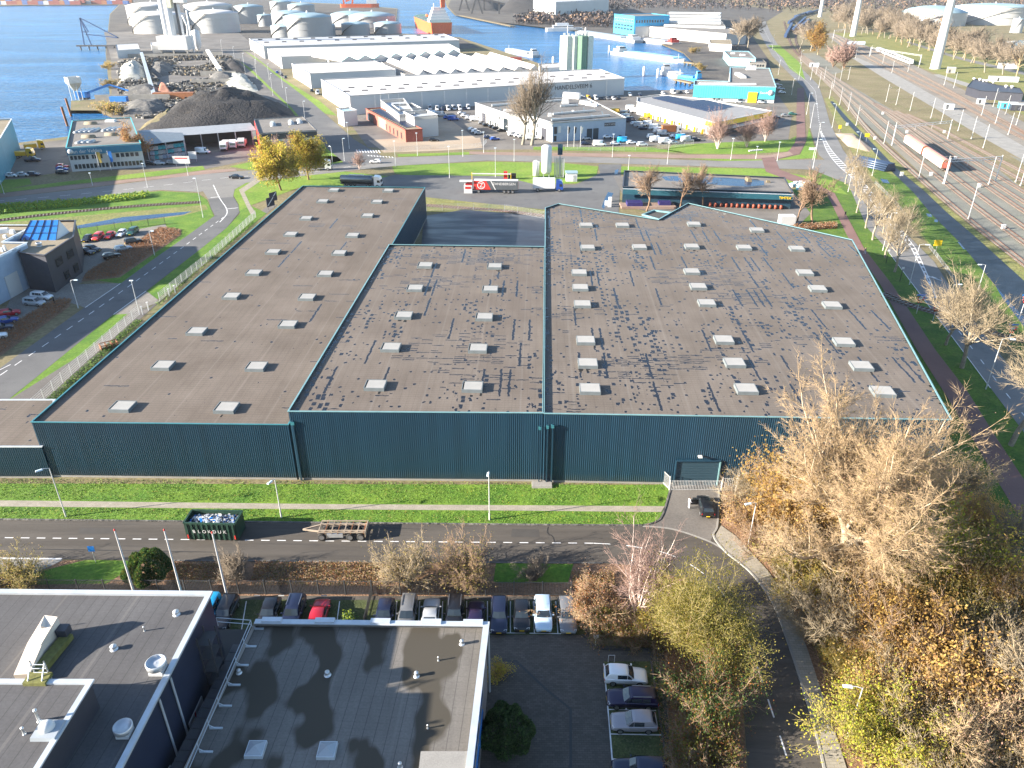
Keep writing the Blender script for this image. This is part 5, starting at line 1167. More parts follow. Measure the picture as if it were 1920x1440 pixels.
def dome(H,W,n,lm,ls):
 def f(T,leaf):
  r=T.r;T.limb.tube([(0,0,0),(0,0,H*.6)],[.15,.05],6,'bark brown')
  for k in range(n):
   u,v=r.uniform(0,1),r.uniform(0,6.283);th=math.acos(1-u*1.1);q=.8+.2*r.random()**.5
   lump=1+.13*math.sin(v*3+1)*math.sin(th*4)+.1*math.sin(v*7)
   c=Vector((math.sin(th)*math.cos(v)*W*q*lump,math.sin(th)*math.sin(v)*W*q*lump,max(.1,H*(.4+.6*math.cos(th)*q*lump))))
   a=Vector((r.uniform(-1,1),r.uniform(-1,1),r.uniform(-.6,.6))).normalized()*ls*r.uniform(.6,1.3);b=a.orthogonal().normalized()*ls*.6
   leaf.face([c-a,c+b,c+a,c-b],r.choice(lm))
 return f
def leafy(bark,H,n,lm,ls,W=1.0):
 def f(T,leaf):
  o=opts(lv=3,kids=[8,6,4,0],tr=.02,twig=bark.replace('bark','twig'),bark=bark,spk=2,trop=[0,.04,.04,.04,.04],frm=[.3,.2,.2,.2],rat=[.72*W,.55,.5,.5])
  T.branch(Vector((0,0,0)),Vector((.02,.02,1)),H*.55,H*.022,0,o);T.leaves(leaf,n,ls,list(lm),H*.045)
 return f
plant('giant',7,giant,'bare_tree','huge bare tan tree with spreading limbs in front of the wide hall corner','tree',1572,1068,(1.48,1.48,1.38),None,0.6)
plant('birch',4,bush('bark birch','twig birch',8.5,.75,9,(7,5,4),0,tr=.013,lv=3,spk=2,a=(5,38),trop=.1,blv=2),'birch_tree','pale pinkish many-stemmed bare birch beside the bend of the near road','tree',1196,1150,1.3)
plant('willow',5,bush('bark brown','twig olive',8.6,.62,17,(8,6,4),26000,['leaf olive','leaf khaki','leaf khaki','leaf khaki','leaf olive','leaf olive dark'],.075,lv=2,sp=.42,a=(4,48)),'willow_tree','big olive-yellow leafy willow at the edge of the near curved road','tree',1290,1228,(1.15,1.15,1.25))
plant('willow',6,bush('bark brown','twig olive',7.2,.7,15,(8,6,4),20000,['leaf olive','leaf khaki','leaf olive','leaf khaki','leaf olive dark'],.075,lv=2,sp=.42,a=(4,48)),'willow_tree','smaller olive leafy willow just left of the curved road, nearer the camera','tree',1345,1255,1.0)
plant('mixshrub',8,bush('bark brown','twig brown',4.2,.95,12,(6,5,3),11000,['leaf green','leaf green','leaf dark','leaf green','leaf rust','leaf olive'],.08),'leafy_shrub','green shrub with reddish leaves below the olive willow','shrub',1315,1345,1.15)
plant('ivy',9,dome(4.2,2.3,9000,['leaf dark','leaf dark','leaf green'],.14),'evergreen_shrub','large dark evergreen shrub against the wall of the damp-roofed office','shrub',950,1400,1.0)
plant('rhodo',10,dome(3.6,2.45,12000,['leaf green','leaf dark','leaf olive dark','leaf green'],.13),'evergreen_shrub','round dense green shrub between two flagpoles','shrub',284,1088,1.0)
beige=bush('bark grey','twig pale',4.6,.9,20,(8,6,4),1500,['leaf tan','leaf khaki'],.07,tr=.016,lv=2,spk=6,a=(6,55))
plant('beige',11,beige,'bare_shrub','large pale beige twiggy shrub on the verge above the fence','shrub',765,1098,1.15)
plant('brownsh',12,bush('bark brown','twig brown',4.8,1.05,20,(8,6,4),2500,['leaf olive','leaf khaki','leaf tan'],.07,tr=.017,lv=2,spk=5,a=(5,58)),'bare_shrub','wide brown twiggy shrub right of the pale beige shrub','shrub',880,1098,1.15)
plant('greysh',13,bush('bark grey','twig grey',3.4,1.0,18,(8,6,4),0,tr=.015,lv=2,spk=6,a=(5,60)),'bare_shrub','grey rounded twiggy shrub on the verge below the skip','shrub',446,1085,1.0)
plant('greysh',13,None,'bare_shrub','small pale bare shrub on the verge lawn left of the birch','shrub',1003,1088,.82)
plant('olivesh',14,bush('bark brown','twig olive',3.2,1.3,20,(8,6,4),2500,['leaf olive','leaf khaki','leaf tan'],.07,lv=2,a=(10,66)),'bare_shrub','broad olive-tan shrub at the left edge above the slate roof','shrub',40,1102,1.1)
plant('olivesh',14,None,'bare_shrub','olive-tan shrub cut by the left picture edge','shrub',-30,1100,1.0)
plant('tansh',15,bush('bark brown','twig tan',3.4,1.2,18,(8,6,4),3500,['leaf pink tan','leaf tan','leaf rust'],.08,lv=2,a=(8,62)),'leafy_shrub','tan shrub at the right end of the black fence','shrub',1105,1152,1.1)
for px,py,sc,lb in((1135,1185,.9,'dark tangled bramble behind the small white sign'),(1175,1205,.95,'dark tangled bramble below the birch trunk'),(1225,1205,.9,'dark tangled bramble between birch and willow'),(1265,1300,.8,'low bramble between the car bays and the green-red shrub'),(1290,1412,1.1,'brown bramble below the green-red shrub'),(1350,1420,.9,'brown bramble at the left edge of the curved road'),(1310,1490,1.0,'brown bramble cut by the bottom picture edge')):
 plant('bramble',16,bush('bark brown','twig brown',2.4,1.5,16,(8,6,4),3500,['leaf olive dark','leaf olive','leaf rust','leaf olive dark'],.08,lv=2,a=(10,70)),'bramble',lb,'shrub',px,py,sc)
plant('bright',17,bush('bark brown','twig olive',1.8,1.0,12,(7,5,3),2600,['leaf lime','leaf green','leaf lime'],.08,a=(5,55)),'leafy_shrub','small bright green shrub between the tan shrub and the birch','shrub',1122,1160,1.0)
plant('goldsm',18,bush('bark brown','twig olive',1.8,1.0,10,(6,4,3),1500,['leaf yellow','leaf gold'],.09,a=(5,60)),'leafy_shrub','small yellow-leaved shrub at the foot of the birch','shrub',1212,1180,1.0)
plant('goldsm',18,None,'leafy_shrub','sparse yellow shrub beside the office wall in the car park','shrub',935,1268,.8)
kinds={'gold':('golden-leaved tree',bush('bark brown','twig brown',4.6,.85,13,(7,6,4),11000,['leaf gold','leaf gold','leaf tan','leaf orange','leaf gold'],.1,a=(4,48),sp=.35)),'orange':('orange-brown leafy shrub',bush('bark brown','twig brown',3.6,1.1,15,(7,6,4),9500,['leaf orange','leaf tan','leaf gold','leaf tan'],.08,a=(6,58))),'tan':('bare tan shrub',bush('bark tan','twig pale',4.4,1.1,22,(8,6,4),4000,['leaf tan','leaf khaki','leaf tan'],.06,lv=2,spk=7,a=(5,60),tr=.017)),'pink':('pinkish bare shrub',bush('bark brown','twig tan',4.4,1.15,22,(8,6,4),4500,['leaf pink tan','leaf tan'],.06,lv=2,spk=7,a=(5,60),tr=.017)),'brown':('dark brown bare shrub',bush('bark brown','twig brown',4.0,1.1,20,(8,6,4),4000,['leaf rust','leaf khaki','leaf tan'],.06,lv=2,spk=5,a=(5,60))),'oliv':('olive-leaved shrub',bush('bark brown','twig olive',4.2,1.0,15,(8,6,4),11000,['leaf olive','leaf khaki','leaf khaki','leaf gold'],.09,a=(5,55))),'lime':('lime-yellow leafy tree',bush('bark brown','twig olive',5.2,.85,13,(7,6,4),12000,['leaf yellow','leaf lime','leaf khaki','leaf olive'],.08,a=(4,50))),'grey':('grey bare young tree',street('bark grey','twig grey',8.5,.9,(8,7,6,5),.02)),'tall':('tall pale bare tree',street('bark pale','twig pale',10.5,.9,(9,8,6,5),.02)),}
wood=[('tan',1420,950,1.0,'beside the sliding gate'),('orange',1450,1005,1.1,'around the street lamp at the driveway'),('gold',1475,985,1.25,'left of the huge bare tree'),('brown',1395,990,.7,'low beside the forecourt kerb'),('brown',1425,1040,.7,'above the curved pavement start'),('gold',1560,1000,1.0,'behind the trunk of the huge bare tree'),('gold',1640,985,1.0,'behind the right limbs of the huge bare tree'),('tan',1700,960,1.1,'near the wide hall corner'),('lime',1745,1090,1.25,'right of the huge bare trunk'),('gold',1820,1000,.8,'by the lawn corner of the cycle path'),('orange',1850,1020,1.0,'near the cycle path lawn'),('oliv',1510,1120,.8,'left below the huge bare trunk'),('orange',1640,1140,1.05,'right below the huge bare trunk'),('tan',1570,1200,1.15,'midway along the curved pavement'),('tan',1520,1190,.7,'leaning over the curved pavement'),('oliv',1760,1170,1.25,'in the middle of the wood'),('gold',1850,1150,1.2,'right of the middle of the wood'),('grey',1900,1090,.9,'at the right edge of the wood'),('gold',1682,1235,1.3,'upright in the middle of the wood'),('orange',1740,1260,1.15,'around the blue tarpaulin'),('orange',1640,1280,.95,'in front of the upright golden tree'),('tan',1880,1250,1.2,'at the right picture edge behind the tall pale tree'),('oliv',1590,1275,.75,'beside the curved pavement'),('lime',1625,1410,.95,'around the foot of the leaning street lamp'),('tan',1700,1380,1.1,'right of the leaning street lamp'),('gold',1760,1340,1.15,'below the blue tarpaulin'),('tall',1905,1400,.95,'in the near right corner'),('pink',1830,1410,1.2,'in the near right corner'),('oliv',1720,1450,.9,'at the bottom edge of the wood'),('tan',1790,1480,1.1,'cut by the bottom edge of the wood'),('tan',1900,1480,1.1,'cut by the near right corner'),('gold',1650,1340,.85,'between the lime shrub and the orange shrubs'),('orange',1920,1180,1.1,'cut by the right picture edge'),('tan',1800,1290,1.0,'right of the blue tarpaulin'),('tan',1500,1060,.8,'left of the huge bare trunk'),('oliv',1700,1060,.95,'in the shade of the right limbs'),('pink',1600,960,1.0,'against the wide hall wall'),('tan',1780,930,.9,'at the right end of the wide hall'),('gold',1905,1330,.6,'among the pinkish shrubs at the right edge'),('grey',1840,1330,.8,'rising above the pinkish shrubs')]
for i,(k,px,py,sc,wh)in enumerate(wood):
 nm,b=kinds[k];plant(k,20+list(kinds).index(k),b,nm.replace('-','_').replace(' ','_'),f'{nm} {wh}','tree' if 'tree' in nm else 'shrub',px,py,sc*1.38,'woodland plants beside the curved road')
ug=MB();rg=random.Random(11);poly_w=Gs([(1365,930),(1560,912),(1790,912),(1895,1040),(2080,1300),(2150,1500),(1640,1500),(1585,1400),(1555,1310),(1525,1220),(1490,1130),(1450,1070),(1390,1005)])
def inside(p,poly):
 c=False;j=len(poly)-1
 for i in range(len(poly)):
  if(poly[i][1]>p[1])!=(poly[j][1]>p[1])and p[0]<(poly[j][0]-poly[i][0])*(p[1]-poly[i][1])/(poly[j][1]-poly[i][1])+poly[i][0]:c=not c
  j=i
 return c
def scatter(poly,n,rg):
 xs,ys=[p[0]for p in poly],[p[1]for p in poly]
 while n>0:
  p=(rg.uniform(min(xs),max(xs)),rg.uniform(min(ys),max(ys)))
  if inside(p,poly):n-=1;yield p
for x,y in scatter(poly_w,9000,rg):
 h=rg.uniform(.3,1.3);a=Vector((x,y,.05));b=a+Vector((rg.gauss(0,.5),rg.gauss(0,.5),h));d=b-a;u=d.orthogonal().normalized()*.03;v=d.normalized().cross(u)
 i=len(ug.v);ug.v+=[tuple(a+u),tuple(a-u*.5+v),tuple(a-u*.5-v),tuple(b)]
 mt=rg.choice(['twig brown','twig tan','twig pale','twig olive'])
 for f in((0,1,3),(1,2,3),(2,0,3)):ug.f.append(tuple(i+k for k in f));ug.m.append(mt);ug.s.append(True)
for x,y in scatter(poly_w,16000,rg):
 c=Vector((x,y,rg.uniform(.06,.5)));a=Vector((rg.uniform(-1,1),rg.uniform(-1,1),rg.uniform(-.4,.4))).normalized()*.12;b=a.orthogonal().normalized()*.08;ug.face([c-a,c+b,c+a,c-b],rg.choice(['leaf rust','leaf tan','leaf orange','leaf gold','leaf pink tan','leaf olive dark']))
tag(ug.build('undergrowth'),kind='stuff')
tp=MB();rg=random.Random(2)
for k in range(26):x,y=rg.gauss(0,.7),rg.gauss(0,.5);tp.face([(x-.4,y-.3,.2+rg.random()*.5),(x+.4,y-.2,.3+rg.random()*.5),(x+.3,y+.3,.9+rg.random()*.4),(x-.3,y+.3,.8+rg.random()*.4)],'tarpaulin')
tag(tp.build('tarpaulin',None,(*G(1732,1275),1.6)),'crumpled bright blue tarpaulin among the orange shrubs of the wood','tarpaulin')
def ground_cover(name,polys,n,mats,hmin,hmax,ls,seed):
 m=MB();rg=random.Random(seed)
 for poly,k in zip(polys,n):
  for x,y in scatter(poly,k,rg):
   z=rg.uniform(hmin,hmax);c=Vector((x,y,z));a=Vector((rg.uniform(-1,1),rg.uniform(-1,1),rg.uniform(-.3,1))).normalized()*ls*rg.uniform(.6,1.3);b=a.orthogonal().normalized()*ls*.5;m.face([c-a,c+b,c+a,c-b],rg.choice(mats))
 return tag(m.build(name),kind='stuff')
ground_cover('ground_cover',[Gs([(320,1057),(430,1058),(430,1095),(310,1095)]),Gs([(480,1057),(720,1057),(720,1100),(470,1100)]),Gs([(1070,1075),(1150,1075),(1160,1130),(1080,1125)]),Gs([(1100,1190),(1230,1200),(1240,1500),(1390,1500),(1380,1240),(1330,1150),(1180,1150)])],[3500,8000,3000,9000],['leaf rust','twig brown','leaf tan','leaf olive dark','twig brown'],.08,.5,.09,4)
ground_cover('ground_cover',[Gs([(158,526),(222,519),(338,440),(338,431),(300,428),(217,480),(165,512)]),Gs([(-140,750),(0,664),(128,574),(132,562),(100,564),(0,624),(-140,690)])],[9000,9000],['twig brown','leaf rust','bark brown'],.1,.75,.14,6)
ground_cover('reed_bed',[Gs([(-200,410),(0,386),(140,377),(280,363),(282,370),(140,388),(0,400),(-200,430)])],[9000],['reed green','reed green','leaf lime'],.1,1.3,.3,8)if False else None
ground_cover('tall_grass',[Gs([(-200,412),(0,387),(140,378),(280,363),(282,371),(140,388),(0,402),(-200,432)])],[9000],['reed green','reed green','leaf lime'],.1,1.2,.3,8)
tuf=MB();rg=random.Random(9)
for poly,n in((Gs([(-30,897),(1250,908),(1254,925),(1244,947),(600,943),(-30,936)]),16000),(Gs([(-30,952),(500,956),(1235,962),(1205,984),(600,978),(-30,972)]),9000)):
 for x,y in scatter(poly,n,rg):
  if noise.noise(Vector((x*.25,y*.4,3)))<-.15 and rg.random()<.6:continue
  h=rg.uniform(.05,.15);mt=rg.choice(['blade','blade','blade light'])
  a=Vector((x,y,.02));e=Vector((rg.gauss(0,.1),rg.gauss(0,.1),h));s=Vector((rg.uniform(-1,1),rg.uniform(-1,1),0)).normalized()*.05;tuf.face([a-s,a+s,a+e],mt)
 for x,y in scatter(poly,260,rg):c=Vector((x,y,.2));tuf.face([c+Vector((-.08,0,0)),c+Vector((0,-.07,0)),c+Vector((.08,0,.02)),c+Vector((0,.07,0))],rg.choice(['leaf yellow','leaf tan','leaf khaki']))
tag(tuf.build('grass_tufts'),kind='stuff')
st1=street('bark pale','twig pale',9.5,.95,(9,8,6,5),.014,.07,spk=3);st2=street('bark pale','twig pale',9.0,1.0,(10,7,6,5),.014,.05,spk=3)
gS='bare trees along the main road'
big=street('bark pale','twig pale',12.5,1.1,(11,9,7,6),.015,.06,spk=5)
plant('bigst',40,big,'bare_tree','large pale bare tree overhanging the road near the level crossing','tree',1803,690,1.4,gS)
plant('bigst',40,None,'bare_tree','large bare tree standing on the strip between cycle path and road by the crossing','tree',1773,647,1.0,gS)
plant('bigst',41,street('bark pale','twig pale',12.0,1.05,(10,8,7,6),.015,.06,spk=5),'bare_tree','pale bare tree cut by the right picture edge','tree',1895,835,1.5,gS)
for i,(px,py,sc)in enumerate([(1677,510,.95),(1659,484,1.0),(1636,450,1.0),(1623,428,.95),(1606,399,.92),(1603,367,.92),(1585,345,.85),(1655,440,.9),(1690,465,.85)]):
 plant('st',42+i%2,st1 if i%2==0 else st2,'bare_tree',f'pale bare tree in the group beside the hatched road, {ORD[i]} from the near end' if i<7 else('pale bare tree on the far side of the hatched road beside its lane edge' if i==7 else 'pale bare tree on the far side of the hatched road near the yellow sign'),'tree',px,py,sc*1.45,gS)
gM='trees around the pitch-roofed sheds'
brown=street('bark brown','twig brown',7.5,1.0,(9,8,6,5),.022,.08,a0=(20,50))
for px,py,sc,lb in((1212,396,1.0,'bare brown tree in front of the left part of the flooded roof'),(1275,392,.95,'bare brown tree in the middle before the flooded roof'),(1318,388,.95,'bare brown tree right of the middle before the flooded roof'),(1523,417,1.15,'bare tree standing in the rusty hedge by the small white cabin'),(1495,415,.85,'olive bare tree left of the hedge tree')):
 plant('brownt',46,brown,'bare_tree',lb,'tree',px,py,sc*1.7,gM)
hd=MB()
rg=random.Random(21)
for x,y in scatter(Gs([(1487,425),(1568,420),(1569,429),(1490,434)]),3200,rg):c=Vector((x,y,rg.uniform(0,1.0)));a=Vector((rg.uniform(-1,1),rg.uniform(-1,1),rg.uniform(-1,1))).normalized()*.16;b=a.orthogonal().normalized()*.1;hd.face([c-a,c+b,c+a,c-b],rg.choice(['leaf rust','bark brown','twig brown']))
tag(hd.build('hedge'),'low rust-coloured hedge under the bare tree by the cabin','hedge')
ylf=leafy('bark brown',10.5,17000,['leaf yellow','leaf khaki','leaf olive','leaf khaki','leaf gold'],.2,1.05)
plant('yl',50,ylf,'yellow_tree','big yellow-green leafy tree nearest the end of the long hall','tree',527,357,1.5);plant('yl',50,None,'yellow_tree','yellow leafy tree beside the road, right of the bigger yellow tree','tree',579,337,1.45)
plant('or',51,leafy('bark birch',9.0,5000,['leaf tan','leaf orange','leaf tan','leaf rust'],.18,.7),'orange_tree','orange-brown autumn tree in front of the blue-fascia office','tree',262,306,1.5)
wh=bush('bark birch','twig birch',9,.8,9,(8,6,4),0,tr=.025,lv=3,spk=2,a=(6,42),trop=.08)
for px,py,sc,lb in((1345,279,1.15,'white-stemmed bare birch, largest in front of the yellow-banded depot'),(1400,276,.85,'white-stemmed bare birch, smallest, middle one in front of the yellow-banded depot'),(1435,265,1.0,'white-stemmed bare birch at the right end of the yellow-banded depot')):plant('wb',52,wh,'birch_tree',lb,'tree',px,py,sc*1.4,'white birches before the parcel depot')
pop=street('bark grey','twig grey',17,.8,(16,9,6,5),.02,.1,a0=(22,52),spk=3)
plant('pop',53,pop,'poplar_tree','tall bare poplar in front of the pale dealership, left of two','tree',980,272,1.75);plant('pop',53,None,'poplar_tree','tall bare poplar in front of the pale dealership, right of two','tree',997,273,1.9)
plant('pb',54,bush('bark birch','twig birch',6,.6,7,(8,6,3),0,tr=.03,lv=2,spk=5,a=(4,35)),'birch_tree','bare pinkish birch behind the left yellow tree','tree',535,312,1.7);plant('pb',54,None,'birch_tree','small bare pinkish tree beside the zebra crossing','tree',674,318,1.0)
fr_=[street('bark grey','twig grey',14,1.15,(15,9,5),.07,.08,lv=2,spk=9,a0=(30,65)),street('bark tan','twig grey',13,1.2,(15,9,5),.07,.06,lv=2,spk=9,a0=(30,68))]
rows=[]
for k in range(22):f=k/21;rows.append((1572+f*150+6*math.sin(k*2.1),52+f*34+3*math.sin(k*1.3),1.0+.15*math.sin(k)))
for k in range(15):f=k/14;rows.append((1690+f*130+5*math.sin(k*2.7),84+f*32+3*math.sin(k*1.9),.95+.15*math.sin(k*1.7)))
for k in range(12):f=k/11;rows.append((1570+f*130+5*math.sin(k*2),36+f*24,1.05+.1*math.sin(k)))
rows+=[(1846,136,.95),(1880,140,.9),(1905,146,1.0),(1826,118,.9),(1868,122,.9)]
for i,(px,py,sc)in enumerate(sorted(rows)):
 plant('far',60+i%2,fr_[i%2],'bare_tree',f'tan bare tree in the tree belt behind the railway, number {i} from the left' if False else 'tan bare tree in the long tree belt beyond the railway','tree',px,py,sc*1.75,'trees in the belt beyond the railway')
for px,py,sc,lb in((1382,92,1.15,'big bare tree left of two beside the white industrial hall'),(1402,90,1.2,'big bare tree right of two beside the white industrial hall'),(1500,92,1.1,'bare brown tree left of the golden tree by the sidings'),(1520,96,1.0,'bare brown tree directly behind the golden tree')):plant('far',60,None,'bare_tree',lb,'tree',px,py,sc*1.8)
gf=leafy('bark tan',12,3500,['leaf gold','leaf orange','leaf tan'],.4,.9)
plant('gf',63,gf,'golden_tree','golden-orange tree by the railway sidings','tree',1533,103,2.0)
plant('pf',64,bush('bark brown','twig birch',11,.7,12,(8,6,3),0,tr=.07,lv=2,spk=5,a=(4,38)),'birch_tree','pinkish bare birch clump left of the tram yard','tree',1582,128,1.8);plant('pf',64,None,'birch_tree','brownish bare clump between the golden tree and the pinkish birch','tree',1562,126,1.4)
for px,py,sc,lb in((205,165,.8,'tan reeds and bushes on the river bank beside the quay'),(203,130,.8,'tan bank bushes below the unloading jetty'),(212,216,1.0,'tan bush on the corner of the small dock'),(1300,100,.8,'tan reed clump on the far harbour bank'),(1312,132,.8,'yellowish reed clump on the near harbour bank')):
 plant('rb',65,bush('bark tan','twig pale',5.5,1.3,14,(7,5,3),2500,['leaf tan','leaf khaki'],.35,tr=.06,lv=2,spk=4,a=(5,65)),'bank_bush',lb,'shrub',px,py,sc,'bushes on the harbour banks')
 # ---------------- buildings of the harbour ----------------
def bld(name,label,cat,px,h,wall,roof,trim=None,group=None,par=0.4,skip=(),z0=0.0):
 P=Gs(px,h)
 if area(P)<0:P=P[::-1]
 c=P[0];L=[(p[0]-c[0],p[1]-c[1])for p in P];n=len(L)
 t=thing(name,label,cat,(c[0],c[1],0),0,group)
 m=MB();m.cap(L,h,roof);m.build('roof',t)
 m=MB()
 for i in range(n):
  if i in skip:continue
  a,b=L[i],L[(i+1)%n];m.wall(a,b,z0,h+par-.05,wall)
  if par:m.wall(b,a,h-.05,h+par-.05,wall)
 m.build('wall',t)
 if trim:coping('parapet',L,h+par-.06,.4 if h<12 else.7,.12 if h<12 else.3,trim,t)
 t['L']=[v for p in L for v in p];t['h']=h
 return t,L,c
def near_edge(L,c,pxa,pxb,h):
 """edge of L whose ends are closest to the two roof pixels"""
 a,b=G(*pxa,h),G(*pxb,h);best=min(range(len(L)),key=lambda i:min(math.dist((L[i][0]+c[0],L[i][1]+c[1]),a)+math.dist((L[(i+1)%len(L)][0]+c[0],L[(i+1)%len(L)][1]+c[1]),b),math.dist((L[i][0]+c[0],L[i][1]+c[1]),b)+math.dist((L[(i+1)%len(L)][0]+c[0],L[(i+1)%len(L)][1]+c[1]),a)))
 p,q=Vector(L[best]),Vector(L[(best+1)%len(L)])
 if(p+Vector(c)-Vector(a)).length>(q+Vector(c)-Vector(a)).length:p,q=q,p
 d=(q-p).normalized();n=Vector((d.y,-d.x));cen=sum((Vector(v)for v in L),Vector((0,0)))/len(L)
 if(p-cen).dot(n)<0:n=-n
 return p,q,n
def openings(t,E,f0,f1,n,z0,z1,fill=.75,mat='glass',name='window',out=.06,frame=None):
 p,q,nn=E
 for k in range(n):
  u=p.lerp(q,f0+(f1-f0)*(k+.5-fill/2)/n)+nn*out;v=p.lerp(q,f0+(f1-f0)*(k+.5+fill/2)/n)+nn*out
  m=MB();m.beam((u.x,u.y,(z0+z1)/2),(v.x,v.y,(z0+z1)/2),.12,z1-z0,frame or mat);w=m.build(name,t)
  if frame:m=MB();d=(v-u).normalized()*.15;m.beam((u.x+d.x+nn.x*.08,u.y+d.y+nn.y*.08,(z0+z1)/2),(v.x-d.x+nn.x*.08,v.y-d.y+nn.y*.08,(z0+z1)/2),.04,z1-z0-.3,mat);m.build('pane',w)
def band(t,E,f0,f1,z0,z1,mat,name='fascia',out=.1,th=.12):
 p,q,nn=E;u,v=p.lerp(q,f0)+nn*out,p.lerp(q,f1)+nn*out;m=MB();m.beam((u.x,u.y,(z0+z1)/2),(v.x,v.y,(z0+z1)/2),th,z1-z0,mat);return m.build(name,t)
def sign(t,E,f,z,size,body,mat,sx=1.0,align='CENTER',out=.22):
 p,q,nn=E;u=p.lerp(q,f)+nn*out;ux=Vector((-nn.y,nn.x,0));return text_on('lettering',body,t,(u.x,u.y,z),ux,(0,0,1),size,mat,.04,align,sx)
def roofbits(t,c,lst,h,mat='polycarbonate',name='skylight'):
 for px,py,lx,ly,hz,r in lst:
  x,y=G(px,py,h);m=MB();m.box(0,0,0,lx,ly,hz,mat,ins=min(.25,lx*.1));m.build(name,t,(x-c[0],y-c[1],h+.004)).rotation_euler=(0,0,R(r))
  # --- white harbour warehouses
gW='white harbour warehouses'
t,L,c=bld('harbour_warehouse','long white warehouse with the wall lettering, nearest of the white harbour warehouses','warehouse',[(602,150),(655,181),(1171,148),(1125,131),(880,137)],8.6,'white panel','white roof','white',gW)
E=near_edge(L,c,(655,181),(1171,148),8.6);p,q,nn=E
band(t,E,.0,1.0,.05,8.5,'grey panel','wall_panel',.03,.1)
for k in range(13):openings(t,E,k/13,k/13+.004,1,.2,8.4,1,'galvanised','downpipe',.14)
sign(t,E,.79,5.2,3.2,'HANDELSVEEM 6','dark steel',1.0)
for k in range(15):
 f=k/14
 for off,vv in((0,0.0),(9,-9)):roofbits(t,c,[(650+f*480+off,165-f*27+(0 if off else 7),3.4,1.1,.5,5)],8.6,'dark steel','roof_vent')
t,L,c=bld('harbour_warehouse','white warehouse block with the plain roof behind the lettered warehouse','warehouse',[(547,120),(581,139),(742,131),(701,115)],8.2,'white panel','white roof','white',gW)
E=near_edge(L,c,(581,139),(742,131),8.2);band(t,E,0,1,.05,8.1,'grey panel','wall_panel',.03,.1);openings(t,E,.48,.58,1,.3,4.2,1,'navy cladding','door',.12)
t,L,c=bld('harbour_warehouse','low white warehouse with seven raised roof ridges','warehouse',[(705,112),(760,141),(1010,129),(905,103)],6.5,'white panel','roof grey far',None,gW)
for k in range(8):
 a,b=G(727+k*27.5,113-k*1.2,6.6),G(793+k*30,140.5-k*1.5,6.6);d=Vector((b[0]-a[0],b[1]-a[1]));n2=Vector((-d.y,d.x)).normalized()*3.0;m=MB()
 A,B=Vector(a)-Vector(c),Vector(b)-Vector(c)
 V=[(A.x+n2.x,A.y+n2.y,6.51),(A.x-n2.x,A.y-n2.y,6.51),(A.x,A.y,9.2),(B.x+n2.x,B.y+n2.y,6.51),(B.x-n2.x,B.y-n2.y,6.51),(B.x,B.y,9.2)]
 m.add(V,[(0,2,5,3),(2,1,4,5),(0,1,2),(3,5,4)],'white roof');m.build('roof_ridge',t)
t,L,c=bld('harbour_warehouse','white warehouse with saw-tooth gables facing the camera','warehouse',[(501,91),(527,107),(612,104),(640,116),(863,101),(862,93),(840,82)],8.0,'white panel','white roof',None,gW)
E=near_edge(L,c,(640,116),(863,101),8.0);p,q,nn=E;band(t,E,0,1,.05,7.9,'grey panel','wall_panel',.03,.1)
for k in range(8):
 u,v=p.lerp(q,k/8),p.lerp(q,(k+1)/8);w=(u+v)/2;back=-nn*48;m=MB()
 V=[(u.x,u.y,8.02),(v.x,v.y,8.02),(w.x,w.y,11.2),(u.x+back.x,u.y+back.y,8.02),(v.x+back.x,v.y+back.y,8.02),(w.x+back.x,w.y+back.y,11.2)]
 m.add(V,[(0,1,2),(3,5,4),(0,2,5,3)],'white roof');m.add(V,[(1,4,5,2)],'white roof' if k else 'sky glass');m.build('gable',t)
 m=MB();m.beam((u.x+nn.x*.1,u.y+nn.y*.1,8.05),(w.x+nn.x*.1,w.y+nn.y*.1,11.2),.25,.3,'teal wall');m.beam((w.x+nn.x*.1,w.y+nn.y*.1,11.2),(v.x+nn.x*.1,v.y+nn.y*.1,8.05),.25,.3,'teal wall');m.build('gable_trim',t)
E2=near_edge(L,c,(501,91),(527,107),8.0)
t,L,c=bld('harbour_warehouse','pale grey-roofed warehouse, farthest of the white harbour warehouses before the tanks','warehouse',[(467,73),(494,88),(861,76),(832,64)],9.0,'white panel','pale grey roof','white',gW)
E=near_edge(L,c,(494,88),(861,76),9.0);band(t,E,0,1,.05,8.9,'grey panel','wall_panel',.03,.1)
for k in range(11):roofbits(t,c,[(500+k*33,80-k*1.0,4,2,.8,5)],9.0,'dark steel','roof_vent');roofbits(t,c,[(488+k*33,75-k*.9,4,2,.8,5)],9.0,'dark steel','roof_vent')
# --- silo tower
x,y=G(1078,142);t=thing('silo_tower','green and white silo tower rising beside the lettered white warehouse','silo',(x,y,0));Hs=25
for i,(dx,dy,mt,r)in enumerate(((-6.2,0,'silo white',4.6),(-1.5,0.5,'silo white',4.6),(3.6,0,'silo green',4.6),(8.2,1.5,'silo white',3.6))):
 PL(t,'silo',dx,dy,[(r,0),(r,Hs),(0,Hs+.3)],8 if i!=3 else 4,mt,False)
m=MB()
for k in range(7):m.box(-8+k*2.6,random.uniform(-2,2),Hs+.2,1.6,1.4,random.uniform(.8,2.6),'galvanised')
m.build('headhouse',t);m=MB();m.tube([(-6,0,Hs),(-6,0,Hs+6)],.2,5,'white');m.tube([(6,0,Hs),(6,0,Hs+5)],.5,6,'white');m.build('mast',t)
t,L,c=bld('white_shed','low white shed beside the silo tower on the harbour edge','shed',[(1010,121),(1012,129),(1050,127),(1047,119)],10.5,'white panel','white roof','white')
